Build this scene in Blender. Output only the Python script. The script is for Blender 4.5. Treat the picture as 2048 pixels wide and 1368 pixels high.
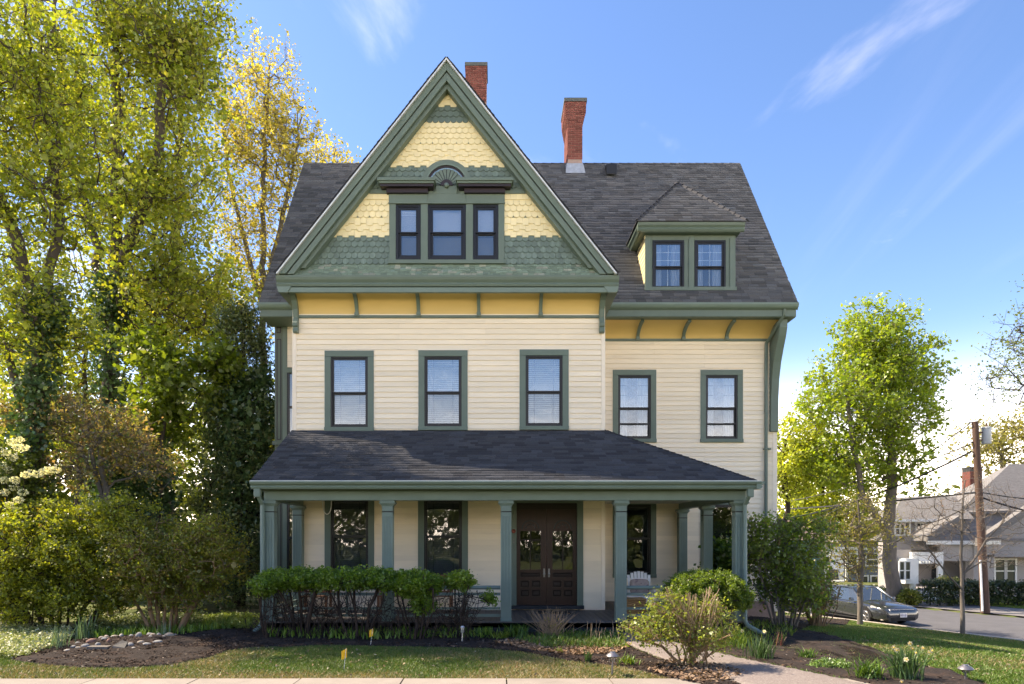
import bpy, bmesh, math, random
import numpy as np
from mathutils import Vector, Matrix

for _o in list(bpy.data.objects):
    bpy.data.objects.remove(_o)
SC = bpy.context.scene
COL = SC.collection
R = math.radians

# ---------------------------------------------------------------- camera
F = 1365.333          # focal length in pixels of the 2048 px wide picture
CU, CV = 990.0, 1078.0   # level vanishing point
ZC = 2.1
cam_d = bpy.data.cameras.new('camera')
cam = bpy.data.objects.new('camera', cam_d)
COL.objects.link(cam)
cam.location = (0, 0, ZC)
cam.rotation_euler = (R(90), 0, 0)
cam_d.sensor_width = 36
cam_d.lens = 24
cam_d.shift_x = (1024 - CU) / 2048
cam_d.shift_y = (CV - 684) / 2048
cam_d.clip_start = 0.1
cam_d.clip_end = 3000
SC.camera = cam

# ---------------------------------------------------------------- sky, sun, exposure
SUN_DIR = Vector((-0.62, 0.19, 0.76)).normalized()
sun_el = math.asin(SUN_DIR.z)
sun_az = math.atan2(SUN_DIR.x, SUN_DIR.y)
W = bpy.data.worlds.new('World')
SC.world = W
W.use_nodes = True
nt = W.node_tree
nt.nodes.clear()
n_out = nt.nodes.new('ShaderNodeOutputWorld')
n_bg = nt.nodes.new('ShaderNodeBackground')
n_sky = nt.nodes.new('ShaderNodeTexSky')
n_sky.sky_type = 'NISHITA'
n_sky.sun_disc = False
n_sky.sun_elevation = sun_el
n_sky.sun_rotation = sun_az
n_sky.altitude = 100
n_sky.air_density = 1.0
n_sky.dust_density = 0.3
n_sky.ozone_density = 3.0
SKY_STRENGTH = 0.15
n_bg.inputs['Strength'].default_value = SKY_STRENGTH
n_tc = nt.nodes.new('ShaderNodeTexCoord')
n_sep = nt.nodes.new('ShaderNodeSeparateXYZ')
nt.links.new(n_tc.outputs['Generated'], n_sep.inputs[0])

def wmath(op, a, b=None, clamp=False):
    n = nt.nodes.new('ShaderNodeMath'); n.operation = op; n.use_clamp = clamp
    for i, v in enumerate((a, b)):
        if v is None: continue
        if isinstance(v, (int, float)): n.inputs[i].default_value = v
        else: nt.links.new(v, n.inputs[i])
    return n.outputs[0]

def wramp(v, a, b):
    n = nt.nodes.new('ShaderNodeMapRange'); n.interpolation_type = 'SMOOTHSTEP'
    nt.links.new(v, n.inputs['Value'])
    n.inputs['From Min'].default_value = a; n.inputs['From Max'].default_value = b
    n.inputs['To Min'].default_value = 0; n.inputs['To Max'].default_value = 1
    return n.outputs[0]

def wnoise(scale, rot, stretch, detail, dist, seed):
    m = nt.nodes.new('ShaderNodeMapping')
    m.inputs['Location'].default_value = seed
    m.inputs['Rotation'].default_value = rot
    m.inputs['Scale'].default_value = stretch
    nt.links.new(n_plane.outputs[0], m.inputs['Vector'])
    n = nt.nodes.new('ShaderNodeTexNoise')
    n.inputs['Scale'].default_value = scale
    n.inputs['Detail'].default_value = detail
    n.inputs['Roughness'].default_value = 0.55
    n.inputs['Distortion'].default_value = dist
    nt.links.new(m.outputs[0], n.inputs['Vector'])
    return n.outputs['Fac']

# clouds lie on a high flat layer: direction projected on a plane overhead
zpos = wmath('MAXIMUM', n_sep.outputs[2], 0.03)
zden = wmath('ADD', zpos, 0.10)
n_plane = nt.nodes.new('ShaderNodeCombineXYZ')
nt.links.new(wmath('DIVIDE', n_sep.outputs[0], zden), n_plane.inputs[0])
nt.links.new(wmath('DIVIDE', n_sep.outputs[1], zden), n_plane.inputs[1])
wisp = wmath('MULTIPLY', wramp(wnoise(0.9, (0, 0, R(-35)), (1.0, 0.28, 1), 7, 0.7, (3.1, 1.7, 0)), 0.52, 0.80), 0.035)
puff = wmath('MULTIPLY', wramp(wnoise(2.2, (0, 0, R(20)), (1, 0.7, 1), 8, 0.4, (18.4, 30.2, 0)), 0.57, 0.76), 0.05)
cl = wmath('MAXIMUM', wisp, puff)
hz = wmath('SUBTRACT', 1.0, wramp(n_sep.outputs[2], -0.02, 0.31))
hz2 = wmath('MULTIPLY', wmath('POWER', hz, 2.2), 0.80)
cmask = wmath('MAXIMUM', cl, hz2, True)
n_mix = nt.nodes.new('ShaderNodeMix'); n_mix.data_type = 'RGBA'
nt.links.new(cmask, n_mix.inputs[0])
n_sat = nt.nodes.new('ShaderNodeHueSaturation')
n_sat.inputs['Saturation'].default_value = 1.18
n_sat.inputs['Hue'].default_value = 0.507
n_sat.inputs['Value'].default_value = 0.58
nt.links.new(n_sky.outputs[0], n_sat.inputs['Color'])
nt.links.new(n_sat.outputs[0], n_mix.inputs[6])
CLOUD_COL = (20, 18.2, 16.6, 1)
n_mix.inputs[7].default_value = CLOUD_COL
nt.links.new(n_mix.outputs[2], n_bg.inputs['Color'])
nt.links.new(n_bg.outputs[0], n_out.inputs[0])

sun_d = bpy.data.lights.new('sun', 'SUN')
sun_d.energy = 3.1
sun_d.angle = R(0.6)
sun_d.color = (1.0, 0.93, 0.80)
sun = bpy.data.objects.new('sun', sun_d)
COL.objects.link(sun)
sun.rotation_euler = SUN_DIR.to_track_quat('Z', 'Y').to_euler()
sun.location = (-40, 20, 50)

SC.render.engine = 'CYCLES'
vs = SC.view_settings
vs.view_transform = 'Standard'
vs.look = 'None'
vs.exposure = 1.93
vs.use_white_balance = True
vs.white_balance_temperature = 7650
vs.white_balance_tint = 14
vs.gamma = 1
vs.use_curve_mapping = False
SC.cycles.max_bounces = 8
SC.cycles.diffuse_bounces = 4
SC.cycles.glossy_bounces = 3
SC.cycles.transmission_bounces = 4
SC.cycles.transparent_max_bounces = 12
SC.cycles.use_denoising = True

# ---------------------------------------------------------------- helpers
def PX(u, D): return (u - CU) * D / F
def PZ(v, D): return ZC + (CV - v) * D / F
def P(u, v, D): return Vector((PX(u, D), D, PZ(v, D)))

def tag(o, label=None, cat=None, group=None, kind=None):
    if label: o['label'] = label
    if cat: o['category'] = cat
    if group: o['group'] = group
    if kind: o['kind'] = kind
    return o

def thing(name, label, cat, loc=(0, 0, 0), rz=0.0, group=None):
    o = bpy.data.objects.new(name, None)
    o.empty_display_size = 0.2
    COL.objects.link(o)
    o.location = loc
    o.rotation_euler = (0, 0, rz)
    return tag(o, label, cat, group)

def wloc(o):
    v = Vector((0, 0, 0))
    while o is not None:
        v += Vector(o.location)
        o = o.parent
    return v

def piece(name, mesh, parent, loc=(0, 0, 0), rot=(0, 0, 0), scale=(1, 1, 1)):
    """an object sharing mesh data; loc in world metres when no parent is turned"""
    o = bpy.data.objects.new(name, mesh)
    COL.objects.link(o)
    o.parent = parent
    o.location = Vector(loc) - wloc(parent)
    o.rotation_euler = rot
    o.scale = scale
    return o

def copy_tree(o, parent=None):
    c = o.copy(); COL.objects.link(c); c.parent = parent
    for ch in list(o.children):
        copy_tree(ch, c)
    return c

class MB:
    def __init__(s):
        s.v = []; s.f = []; s.c = []
    def quad(s, *p):
        n = len(s.v); s.v += [tuple(q) for q in p]; s.f.append(tuple(range(n, n + len(p)))); return s
    def box(s, x0, x1, y0, y1, z0, z1):
        if x0 > x1: x0, x1 = x1, x0
        if y0 > y1: y0, y1 = y1, y0
        if z0 > z1: z0, z1 = z1, z0
        n = len(s.v)
        s.v += [(x0,y0,z0),(x1,y0,z0),(x1,y1,z0),(x0,y1,z0),(x0,y0,z1),(x1,y0,z1),(x1,y1,z1),(x0,y1,z1)]
        s.f += [tuple(n+i for i in q) for q in ((0,3,2,1),(4,5,6,7),(0,1,5,4),(1,2,6,5),(2,3,7,6),(3,0,4,7))]
        return s
    def hexa(s, pts):
        """8 points: bottom ring 0-3, top ring 4-7"""
        n = len(s.v)
        s.v += [tuple(p) for p in pts]
        s.f += [tuple(n+i for i in q) for q in ((0,3,2,1),(4,5,6,7),(0,1,5,4),(1,2,6,5),(2,3,7,6),(3,0,4,7))]
        return s
    def prism(s, poly, axis, a, b):
        """poly: 2D points; axis 'x': (y,z), 'y': (x,z), 'z': (x,y); extruded a..b"""
        n = len(s.v); k = len(poly)
        def mk(p, t):
            if axis == 'x': return (t, p[0], p[1])
            if axis == 'y': return (p[0], t, p[1])
            return (p[0], p[1], t)
        s.v += [mk(p, a) for p in poly] + [mk(p, b) for p in poly]
        s.f.append(tuple(range(n, n + k))); s.f.append(tuple(range(n + 2*k - 1, n + k - 1, -1)))
        for i in range(k):
            j = (i + 1) % k
            s.f.append((n + i, n + k + i, n + k + j, n + j))
        return s
    def tube(s, path, radii, k=8, caps=True):
        path = [Vector(p) for p in path]
        if isinstance(radii, (int, float)): radii = [radii] * len(path)
        rings = []; prev = None
        for i, p in enumerate(path):
            d = (path[min(i+1, len(path)-1)] - path[max(i-1, 0)]).normalized()
            if prev is None:
                a = Vector((0, 0, 1)) if abs(d.z) < 0.9 else Vector((1, 0, 0))
                u = d.cross(a).normalized()
            else:
                u = (prev - d * prev.dot(d)).normalized()
            prev = u
            w = d.cross(u)
            n = len(s.v)
            for j in range(k):
                t = 2 * math.pi * j / k
                s.v.append(tuple(p + (u * math.cos(t) + w * math.sin(t)) * radii[i]))
            rings.append(n)
        for a, b in zip(rings, rings[1:]):
            for j in range(k):
                s.f.append((a + j, a + (j+1) % k, b + (j+1) % k, b + j))
        if caps:
            s.f.append(tuple(rings[0] + j for j in range(k))[::-1])
            s.f.append(tuple(rings[-1] + j for j in range(k)))
        return s
    def lathe(s, prof, c=(0, 0, 0), k=12, axis='z'):
        rings = []
        for r, h in prof:
            n = len(s.v)
            for j in range(k):
                t = 2 * math.pi * j / k
                a, b = r * math.cos(t), r * math.sin(t)
                if axis == 'z': q = (c[0]+a, c[1]+b, c[2]+h)
                elif axis == 'y': q = (c[0]+a, c[1]+h, c[2]+b)
                else: q = (c[0]+h, c[1]+a, c[2]+b)
                s.v.append(q)
            rings.append(n)
        for a, b in zip(rings, rings[1:]):
            for j in range(k):
                s.f.append((a + j, a + (j+1) % k, b + (j+1) % k, b + j))
        s.f.append(tuple(rings[0] + j for j in range(k))[::-1])
        s.f.append(tuple(rings[-1] + j for j in range(k)))
        return s
    def mesh(s, name, mat):
        me = bpy.data.meshes.new(name)
        me.from_pydata(s.v, [], s.f)
        if mat: me.materials.append(mat)
        bm = bmesh.new(); bm.from_mesh(me)
        bmesh.ops.recalc_face_normals(bm, faces=bm.faces)
        bm.to_mesh(me); bm.free()
        return me
    def build(s, name, mat, parent=None, smooth=False, bevel=0.0, local=False):
        me = s.mesh(name, mat)
        if parent is not None and not local:
            off = wloc(parent)
            if off.length > 0: me.transform(Matrix.Translation(-off))
        if smooth:
            me.polygons.foreach_set('use_smooth', [True] * len(me.polygons))
        o = bpy.data.objects.new(name, me)
        COL.objects.link(o)
        o.parent = parent
        if smooth == 'auto':
            m = o.modifiers.new('split', 'EDGE_SPLIT'); m.split_angle = R(35)
        if bevel:
            m = o.modifiers.new('bevel', 'BEVEL'); m.width = bevel; m.segments = 2; m.limit_method = 'ANGLE'
        return o

def np_mesh(name, V, Fq, mat, parent=None, cols=None, smooth=False, local=False):
    """V (n,3); Fq (m,k) faces of k corners; cols (n,3) point colours"""
    V = np.asarray(V, np.float32)
    if parent is not None and not local:
        V = V - np.array(wloc(parent), np.float32)
    me = bpy.data.meshes.new(name)
    Fq = np.asarray(Fq, np.int32)
    k = Fq.shape[1]
    me.vertices.add(len(V)); me.vertices.foreach_set('co', V.ravel())
    me.loops.add(Fq.size); me.loops.foreach_set('vertex_index', Fq.ravel())
    me.polygons.add(len(Fq))
    me.polygons.foreach_set('loop_start', np.arange(0, Fq.size, k, dtype=np.int32))
    me.polygons.foreach_set('loop_total', np.full(len(Fq), k, np.int32))
    if smooth: me.polygons.foreach_set('use_smooth', np.ones(len(Fq), bool))
    me.update(calc_edges=True)
    if cols is not None:
        a = me.color_attributes.new('Col', 'FLOAT_COLOR', 'POINT')
        c = np.ones((len(V), 4), np.float32); c[:, :3] = cols
        a.data.foreach_set('color', c.ravel())
    if mat: me.materials.append(mat)
    o = bpy.data.objects.new(name, me)
    COL.objects.link(o)
    o.parent = parent
    return o

# ---------------------------------------------------------------- materials
def _new(name):
    m = bpy.data.materials.new(name); m.use_nodes = True
    t = m.node_tree; t.nodes.clear()
    o = t.nodes.new('ShaderNodeOutputMaterial')
    return m, t, o

def mat(name, col, rough=0.6, var=0.10, scale=4.0, bump=0.0, bscale=40.0, rnd=0.0, metal=0.0,
        spec=0.4, stretch=(1, 1, 1), attr=False, col2=None, c2=(0.55, 0.75), c2scale=3.0, coat=0.0):
    m, t, o = _new(name)
    b = t.nodes.new('ShaderNodeBsdfPrincipled')
    t.links.new(b.outputs[0], o.inputs[0])
    b.inputs['Roughness'].default_value = rough
    b.inputs['Metallic'].default_value = metal
    b.inputs['Specular IOR Level'].default_value = spec
    b.inputs['Coat Weight'].default_value = coat
    tc = t.nodes.new('ShaderNodeTexCoord')
    oi = t.nodes.new('ShaderNodeObjectInfo')
    mp = t.nodes.new('ShaderNodeMapping'); mp.inputs['Scale'].default_value = stretch
    t.links.new(tc.outputs['Object'], mp.inputs['Vector'])
    def noise(sc, det=5, w=0.0):
        n = t.nodes.new('ShaderNodeTexNoise'); n.noise_dimensions = '4D'
        n.inputs['Scale'].default_value = sc; n.inputs['Detail'].default_value = det
        n.inputs['Roughness'].default_value = 0.6
        t.links.new(mp.outputs[0], n.inputs['Vector'])
        q = t.nodes.new('ShaderNodeMath'); q.operation = 'MULTIPLY_ADD'
        t.links.new(oi.outputs['Random'], q.inputs[0]); q.inputs[1].default_value = 37.0; q.inputs[2].default_value = w
        t.links.new(q.outputs[0], n.inputs['W'])
        return n.outputs['Fac']
    if attr:
        a = t.nodes.new('ShaderNodeAttribute'); a.attribute_name = 'Col'; cur = a.outputs['Color']
    else:
        a = t.nodes.new('ShaderNodeRGB'); a.outputs[0].default_value = (*col, 1); cur = a.outputs[0]
    if col2 is not None:
        mr = t.nodes.new('ShaderNodeMapRange')
        t.links.new(noise(c2scale, 8, 5.0), mr.inputs['Value'])
        mr.inputs['From Min'].default_value = c2[0]; mr.inputs['From Max'].default_value = c2[1]
        mx = t.nodes.new('ShaderNodeMix'); mx.data_type = 'RGBA'
        t.links.new(mr.outputs[0], mx.inputs[0]); t.links.new(cur, mx.inputs[6]); mx.inputs[7].default_value = (*col2, 1)
        cur = mx.outputs[2]
    val = None
    mr = t.nodes.new('ShaderNodeMapRange')
    t.links.new(noise(scale, 6), mr.inputs['Value'])
    mr.inputs['From Min'].default_value = 0.25; mr.inputs['From Max'].default_value = 0.75
    mr.inputs['To Min'].default_value = 1 - var; mr.inputs['To Max'].default_value = 1 + var
    val = mr.outputs[0]
    if rnd:
        q = t.nodes.new('ShaderNodeMapRange')
        t.links.new(oi.outputs['Random'], q.inputs['Value'])
        q.inputs['To Min'].default_value = 1 - rnd; q.inputs['To Max'].default_value = 1 + rnd
        w = t.nodes.new('ShaderNodeMath'); w.operation = 'MULTIPLY'
        t.links.new(val, w.inputs[0]); t.links.new(q.outputs[0], w.inputs[1]); val = w.outputs[0]
    h = t.nodes.new('ShaderNodeVectorMath'); h.operation = 'SCALE'
    t.links.new(cur, h.inputs[0]); t.links.new(val, h.inputs['Scale'])
    t.links.new(h.outputs[0], b.inputs['Base Color'])
    if bump:
        bn = t.nodes.new('ShaderNodeBump'); bn.inputs['Strength'].default_value = bump; bn.inputs['Distance'].default_value = 0.02
        t.links.new(noise(bscale, 6, 11.0), bn.inputs['Height'])
        t.links.new(bn.outputs[0], b.inputs['Normal'])
    return m

def leaf_mat(name, trans=0.45, gloss=0.05):
    m, t, o = _new(name)
    a = t.nodes.new('ShaderNodeAttribute'); a.attribute_name = 'Col'
    d = t.nodes.new('ShaderNodeBsdfDiffuse'); tr = t.nodes.new('ShaderNodeBsdfTranslucent')
    g = t.nodes.new('ShaderNodeBsdfGlossy'); g.inputs['Roughness'].default_value = 0.45
    s = t.nodes.new('ShaderNodeVectorMath'); s.operation = 'MULTIPLY'
    s.inputs[1].default_value = (1.22, 1.18, 0.60)
    t.links.new(a.outputs['Color'], d.inputs['Color'])
    t.links.new(a.outputs['Color'], s.inputs[0]); t.links.new(s.outputs[0], tr.inputs['Color'])
    mx = t.nodes.new('ShaderNodeMixShader'); mx.inputs[0].default_value = trans
    t.links.new(d.outputs[0], mx.inputs[1]); t.links.new(tr.outputs[0], mx.inputs[2])
    m2 = t.nodes.new('ShaderNodeMixShader'); m2.inputs[0].default_value = gloss
    t.links.new(mx.outputs[0], m2.inputs[1]); t.links.new(g.outputs[0], m2.inputs[2])
    t.links.new(m2.outputs[0], o.inputs[0])
    return m

def glass_mat(name, refl=0.16, tint=(0.9, 0.93, 0.95), rough=0.0):
    m, t, o = _new(name)
    tr = t.nodes.new('ShaderNodeBsdfTransparent'); tr.inputs[0].default_value = (*tint, 1)
    g = t.nodes.new('ShaderNodeBsdfGlossy'); g.inputs['Roughness'].default_value = rough
    g.inputs['Color'].default_value = (1, 1, 1, 1)
    fr = t.nodes.new('ShaderNodeFresnel'); fr.inputs[0].default_value = 1.5
    ad = t.nodes.new('ShaderNodeMath'); ad.operation = 'MULTIPLY_ADD'; ad.use_clamp = True
    t.links.new(fr.outputs[0], ad.inputs[0]); ad.inputs[1].default_value = 1.0; ad.inputs[2].default_value = refl - 0.04
    # slight waviness of old panes
    tc = t.nodes.new('ShaderNodeTexCoord'); n = t.nodes.new('ShaderNodeTexNoise'); n.inputs['Scale'].default_value = 2.0
    bn = t.nodes.new('ShaderNodeBump'); bn.inputs['Strength'].default_value = 0.06; bn.inputs['Distance'].default_value = 0.05
    t.links.new(tc.outputs['Object'], n.inputs['Vector']); t.links.new(n.outputs['Fac'], bn.inputs['Height'])
    t.links.new(bn.outputs[0], g.inputs['Normal'])
    mx = t.nodes.new('ShaderNodeMixShader')
    t.links.new(ad.outputs[0], mx.inputs[0]); t.links.new(tr.outputs[0], mx.inputs[1]); t.links.new(g.outputs[0], mx.inputs[2])
    t.links.new(mx.outputs[0], o.inputs[0])
    return m

MT = {}
MT['cream'] = mat('cream_siding_paint', (0.86, 0.745, 0.57), 0.55, 0.06, 1.6, 0.08, 30, rnd=0.06, stretch=(0.6, 1, 3), col2=(0.66, 0.56, 0.43), c2=(0.60, 0.85), c2scale=1.1)
MT['cream_plain'] = mat('cream_board_paint', (0.86, 0.75, 0.60), 0.55, 0.05, 2.0, 0.05, 30)
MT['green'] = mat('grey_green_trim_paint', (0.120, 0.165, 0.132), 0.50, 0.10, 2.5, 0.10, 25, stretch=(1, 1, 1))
MT['green_light'] = mat('pale_green_gutter_paint', (0.15, 0.205, 0.168), 0.42, 0.10, 2.5, 0.05, 25)
MT['green_post'] = mat('blue_green_post_paint', (0.155, 0.22, 0.195), 0.45, 0.10, 2.5, 0.08, 30)
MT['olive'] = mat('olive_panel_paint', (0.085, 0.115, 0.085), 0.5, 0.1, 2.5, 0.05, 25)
MT['yellow'] = mat('yellow_cove_paint', (0.66, 0.465, 0.17), 0.55, 0.07, 1.2, 0.05, 25, stretch=(0.5, 1, 4))
MT['sh_yellow'] = mat('yellow_shingle_paint', (0.82, 0.70, 0.41), 0.6, 0.07, 9, 0.25, 60, rnd=0.06, stretch=(1, 1, 0.3))
MT['sh_green'] = mat('green_shingle_paint', (0.128, 0.178, 0.150), 0.6, 0.16, 9, 0.35, 60, rnd=0.17, stretch=(1.6, 1, 0.25), col2=(0.20, 0.27, 0.23), c2=(0.5, 0.75), c2scale=7)
MT['sh_attr'] = mat('weathered_green_shingle', (1, 1, 1), 0.7, 0.2, 12, 0.35, 60, attr=True)
MT['asphalt_sh'] = mat('asphalt_shingle', (1, 1, 1), 0.85, 0.22, 45, 0.5, 160, attr=True, spec=0.25)
MT['underlay'] = mat('roof_underlay', (0.02, 0.02, 0.022), 0.9)
MT['black'] = mat('black_window_frame', (0.010, 0.011, 0.013), 0.35, 0.1)
MT['maroon'] = mat('dark_maroon_paint', (0.024, 0.016, 0.021), 0.5, 0.1)
MT['blueglass'] = mat('pale_blue_fan_glass', (0.20, 0.32, 0.45), 0.15, 0.05)
MT['white'] = mat('white_paint', (0.80, 0.80, 0.79), 0.5, 0.06, 3)
MT['white_blind'] = mat('white_blind', (0.52, 0.52, 0.51), 0.7, 0.06, 2)
MT['grey_blind'] = mat('grey_blind', (0.12, 0.12, 0.12), 0.7, 0.06, 2)
MT['curtain'] = mat('white_sheer_curtain', (0.33, 0.36, 0.41), 0.8, 0.1, 6)
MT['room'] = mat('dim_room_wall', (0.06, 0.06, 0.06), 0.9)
MT['metal'] = mat('light_metal_drip_edge', (0.62, 0.64, 0.62), 0.4, 0.15, 5, metal=0.2)
MT['lead'] = mat('grey_flashing', (0.42, 0.45, 0.47), 0.5, 0.25, 8, 0.2, 20, metal=0.3)
MT['brick'] = mat('red_brick', (0.215, 0.074, 0.058), 0.85, 0.25, 14, 0.4, 60, rnd=0.28, spec=0.2)
MT['mortar'] = mat('pale_mortar', (0.38, 0.27, 0.22), 0.9, 0.15, 20, 0.3, 60)
MT['cap'] = mat('dark_chimney_cap', (0.10, 0.11, 0.10), 0.7, 0.2)
MT['door'] = mat('dark_mahogany_door', (0.030, 0.0095, 0.006), 0.35, 0.3, 6, 0.1, 40, stretch=(3, 1, 0.3))
MT['door_dark'] = mat('door_recess_mahogany', (0.013, 0.005, 0.004), 0.4, 0.2, 6)
MT['brass'] = mat('aged_nickel', (0.22, 0.22, 0.22), 0.35, 0.1, metal=0.9)
MT['deck'] = mat('grey_brown_porch_plank', (0.105, 0.092, 0.088), 0.6, 0.2, 3, 0.15, 50, rnd=0.14, stretch=(6, 0.4, 1))
MT['navy'] = mat('navy_porch_skirt_paint', (0.014, 0.020, 0.028), 0.5, 0.1)
MT['tan_ceiling'] = mat('porch_ceiling_paint', (0.50, 0.50, 0.43), 0.6, 0.06)
MT['bark'] = mat('grey_brown_bark', (0.085, 0.070, 0.055), 0.9, 0.3, 9, 0.9, 18, stretch=(1, 1, 0.25), spec=0.1)
MT['bark_grey'] = mat('grey_bark', (0.16, 0.14, 0.12), 0.9, 0.3, 9, 0.9, 14, stretch=(1, 1, 0.2), spec=0.1)
MT['bark_tan'] = mat('tan_stem_bark', (0.26, 0.17, 0.10), 0.85, 0.3, 10, 0.4, 30, stretch=(1, 1, 0.3), spec=0.15)
MT['bark_dark'] = mat('dark_twig_bark', (0.055, 0.042, 0.036), 0.9, 0.3, 9, 0.3, 30, spec=0.1)
MT['twig_tan'] = mat('dry_tan_stalk', (0.36, 0.26, 0.17), 0.85, 0.25, 12, spec=0.1)
MT['leaf'] = leaf_mat('leaf_translucent', 0.58)
MT['leaf_flat'] = leaf_mat('leaf_waxy', 0.28, 0.07)
MT['blade'] = leaf_mat('grass_blade', 0.30, 0.04)
MT['petal'] = leaf_mat('petal', 0.45, 0.0)
MT['dead_leaf'] = leaf_mat('dead_leaf', 0.10, 0.0)
MT['glass'] = glass_mat('window_glass', 0.12)
MT['glass_hi'] = glass_mat('storm_window_glass', 0.22)
MT['glass_lo'] = glass_mat('porch_window_glass', 0.055)
# ================================================================ the house
YW, YR, YG, YP = 17.5, 19.8, 17.1, 15.2
rng = random.Random(7)
house = thing('victorian_house', 'three storey cream clapboard house with green trim, front gable and wraparound porch', 'house', (-1.0, 17.5, 0))

def rect_minus(x0, x1, z0, z1, holes):
    xs = sorted({x0, x1, *[min(max(h[i], x0), x1) for h in holes for i in (0, 1)]})
    zs = sorted({z0, z1, *[min(max(h[i], z0), z1) for h in holes for i in (2, 3)]})
    out = []
    for a, b in zip(xs, xs[1:]):
        run = None
        for c, d in zip(zs, zs[1:]):
            mx, mz = (a + b) / 2, (c + d) / 2
            inside = any(h[0] < mx < h[1] and h[2] < mz < h[3] for h in holes)
            if inside:
                if run: out.append((a, b, *run)); run = None
            else:
                run = (run[0] if run else c, d)
        if run: out.append((a, b, *run))
    return out

def wall(name, x0, x1, z0, z1, y, holes, material, depth=0.18):
    m = MB()
    for a, b, c, d in rect_minus(x0, x1, z0, z1, holes):
        m.box(a, b, y, y + depth, c, d)
    return m.build(name, material, house)

_clap = {}
def clapboard(parent, x0, x1, z, y, e=0.135):
    L = round(x1 - x0, 3)
    if L < 0.02: return
    if L not in _clap:
        t, b = 0.003, 0.029
        m = MB().hexa([(0, -b, 0), (L, -b, 0), (L, -0.001, 0), (0, -0.001, 0),
                       (0, -t, e + .012), (L, -t, e + .012), (L, -0.001, e + .012), (0, -0.001, e + .012)])
        _clap[L] = m.mesh('clapboard', MT['cream'])
    piece('clapboard', _clap[L], parent, (x0, y, z))

def clad(parent, x0, x1, z0, z1, y, holes, e=0.135, skip=None):
    n = int(math.ceil((z1 - z0) / e - 0.05))
    for i in range(n):
        z = z0 + i * e; zc = z + e / 2
        if skip and skip[0] < z and z + e < skip[1]: continue
        cuts = sorted([(h[0], h[1]) for h in holes if h[2] < zc < h[3]])
        a = x0
        segs = []
        for c, d in cuts:
            if c > a: segs.append((a, c))
            a = max(a, d)
        if a < x1: segs.append((a, x1))
        for c, d in segs:
            if d - c > 4.5:
                j = c + (d - c) * (0.34 if i % 2 else 0.62)
                clapboard(parent, c, j - 0.0015, z, y, e); clapboard(parent, j + 0.0015, d, z, y, e)
            else:
                clapboard(parent, c, d, z, y, e)

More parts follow.
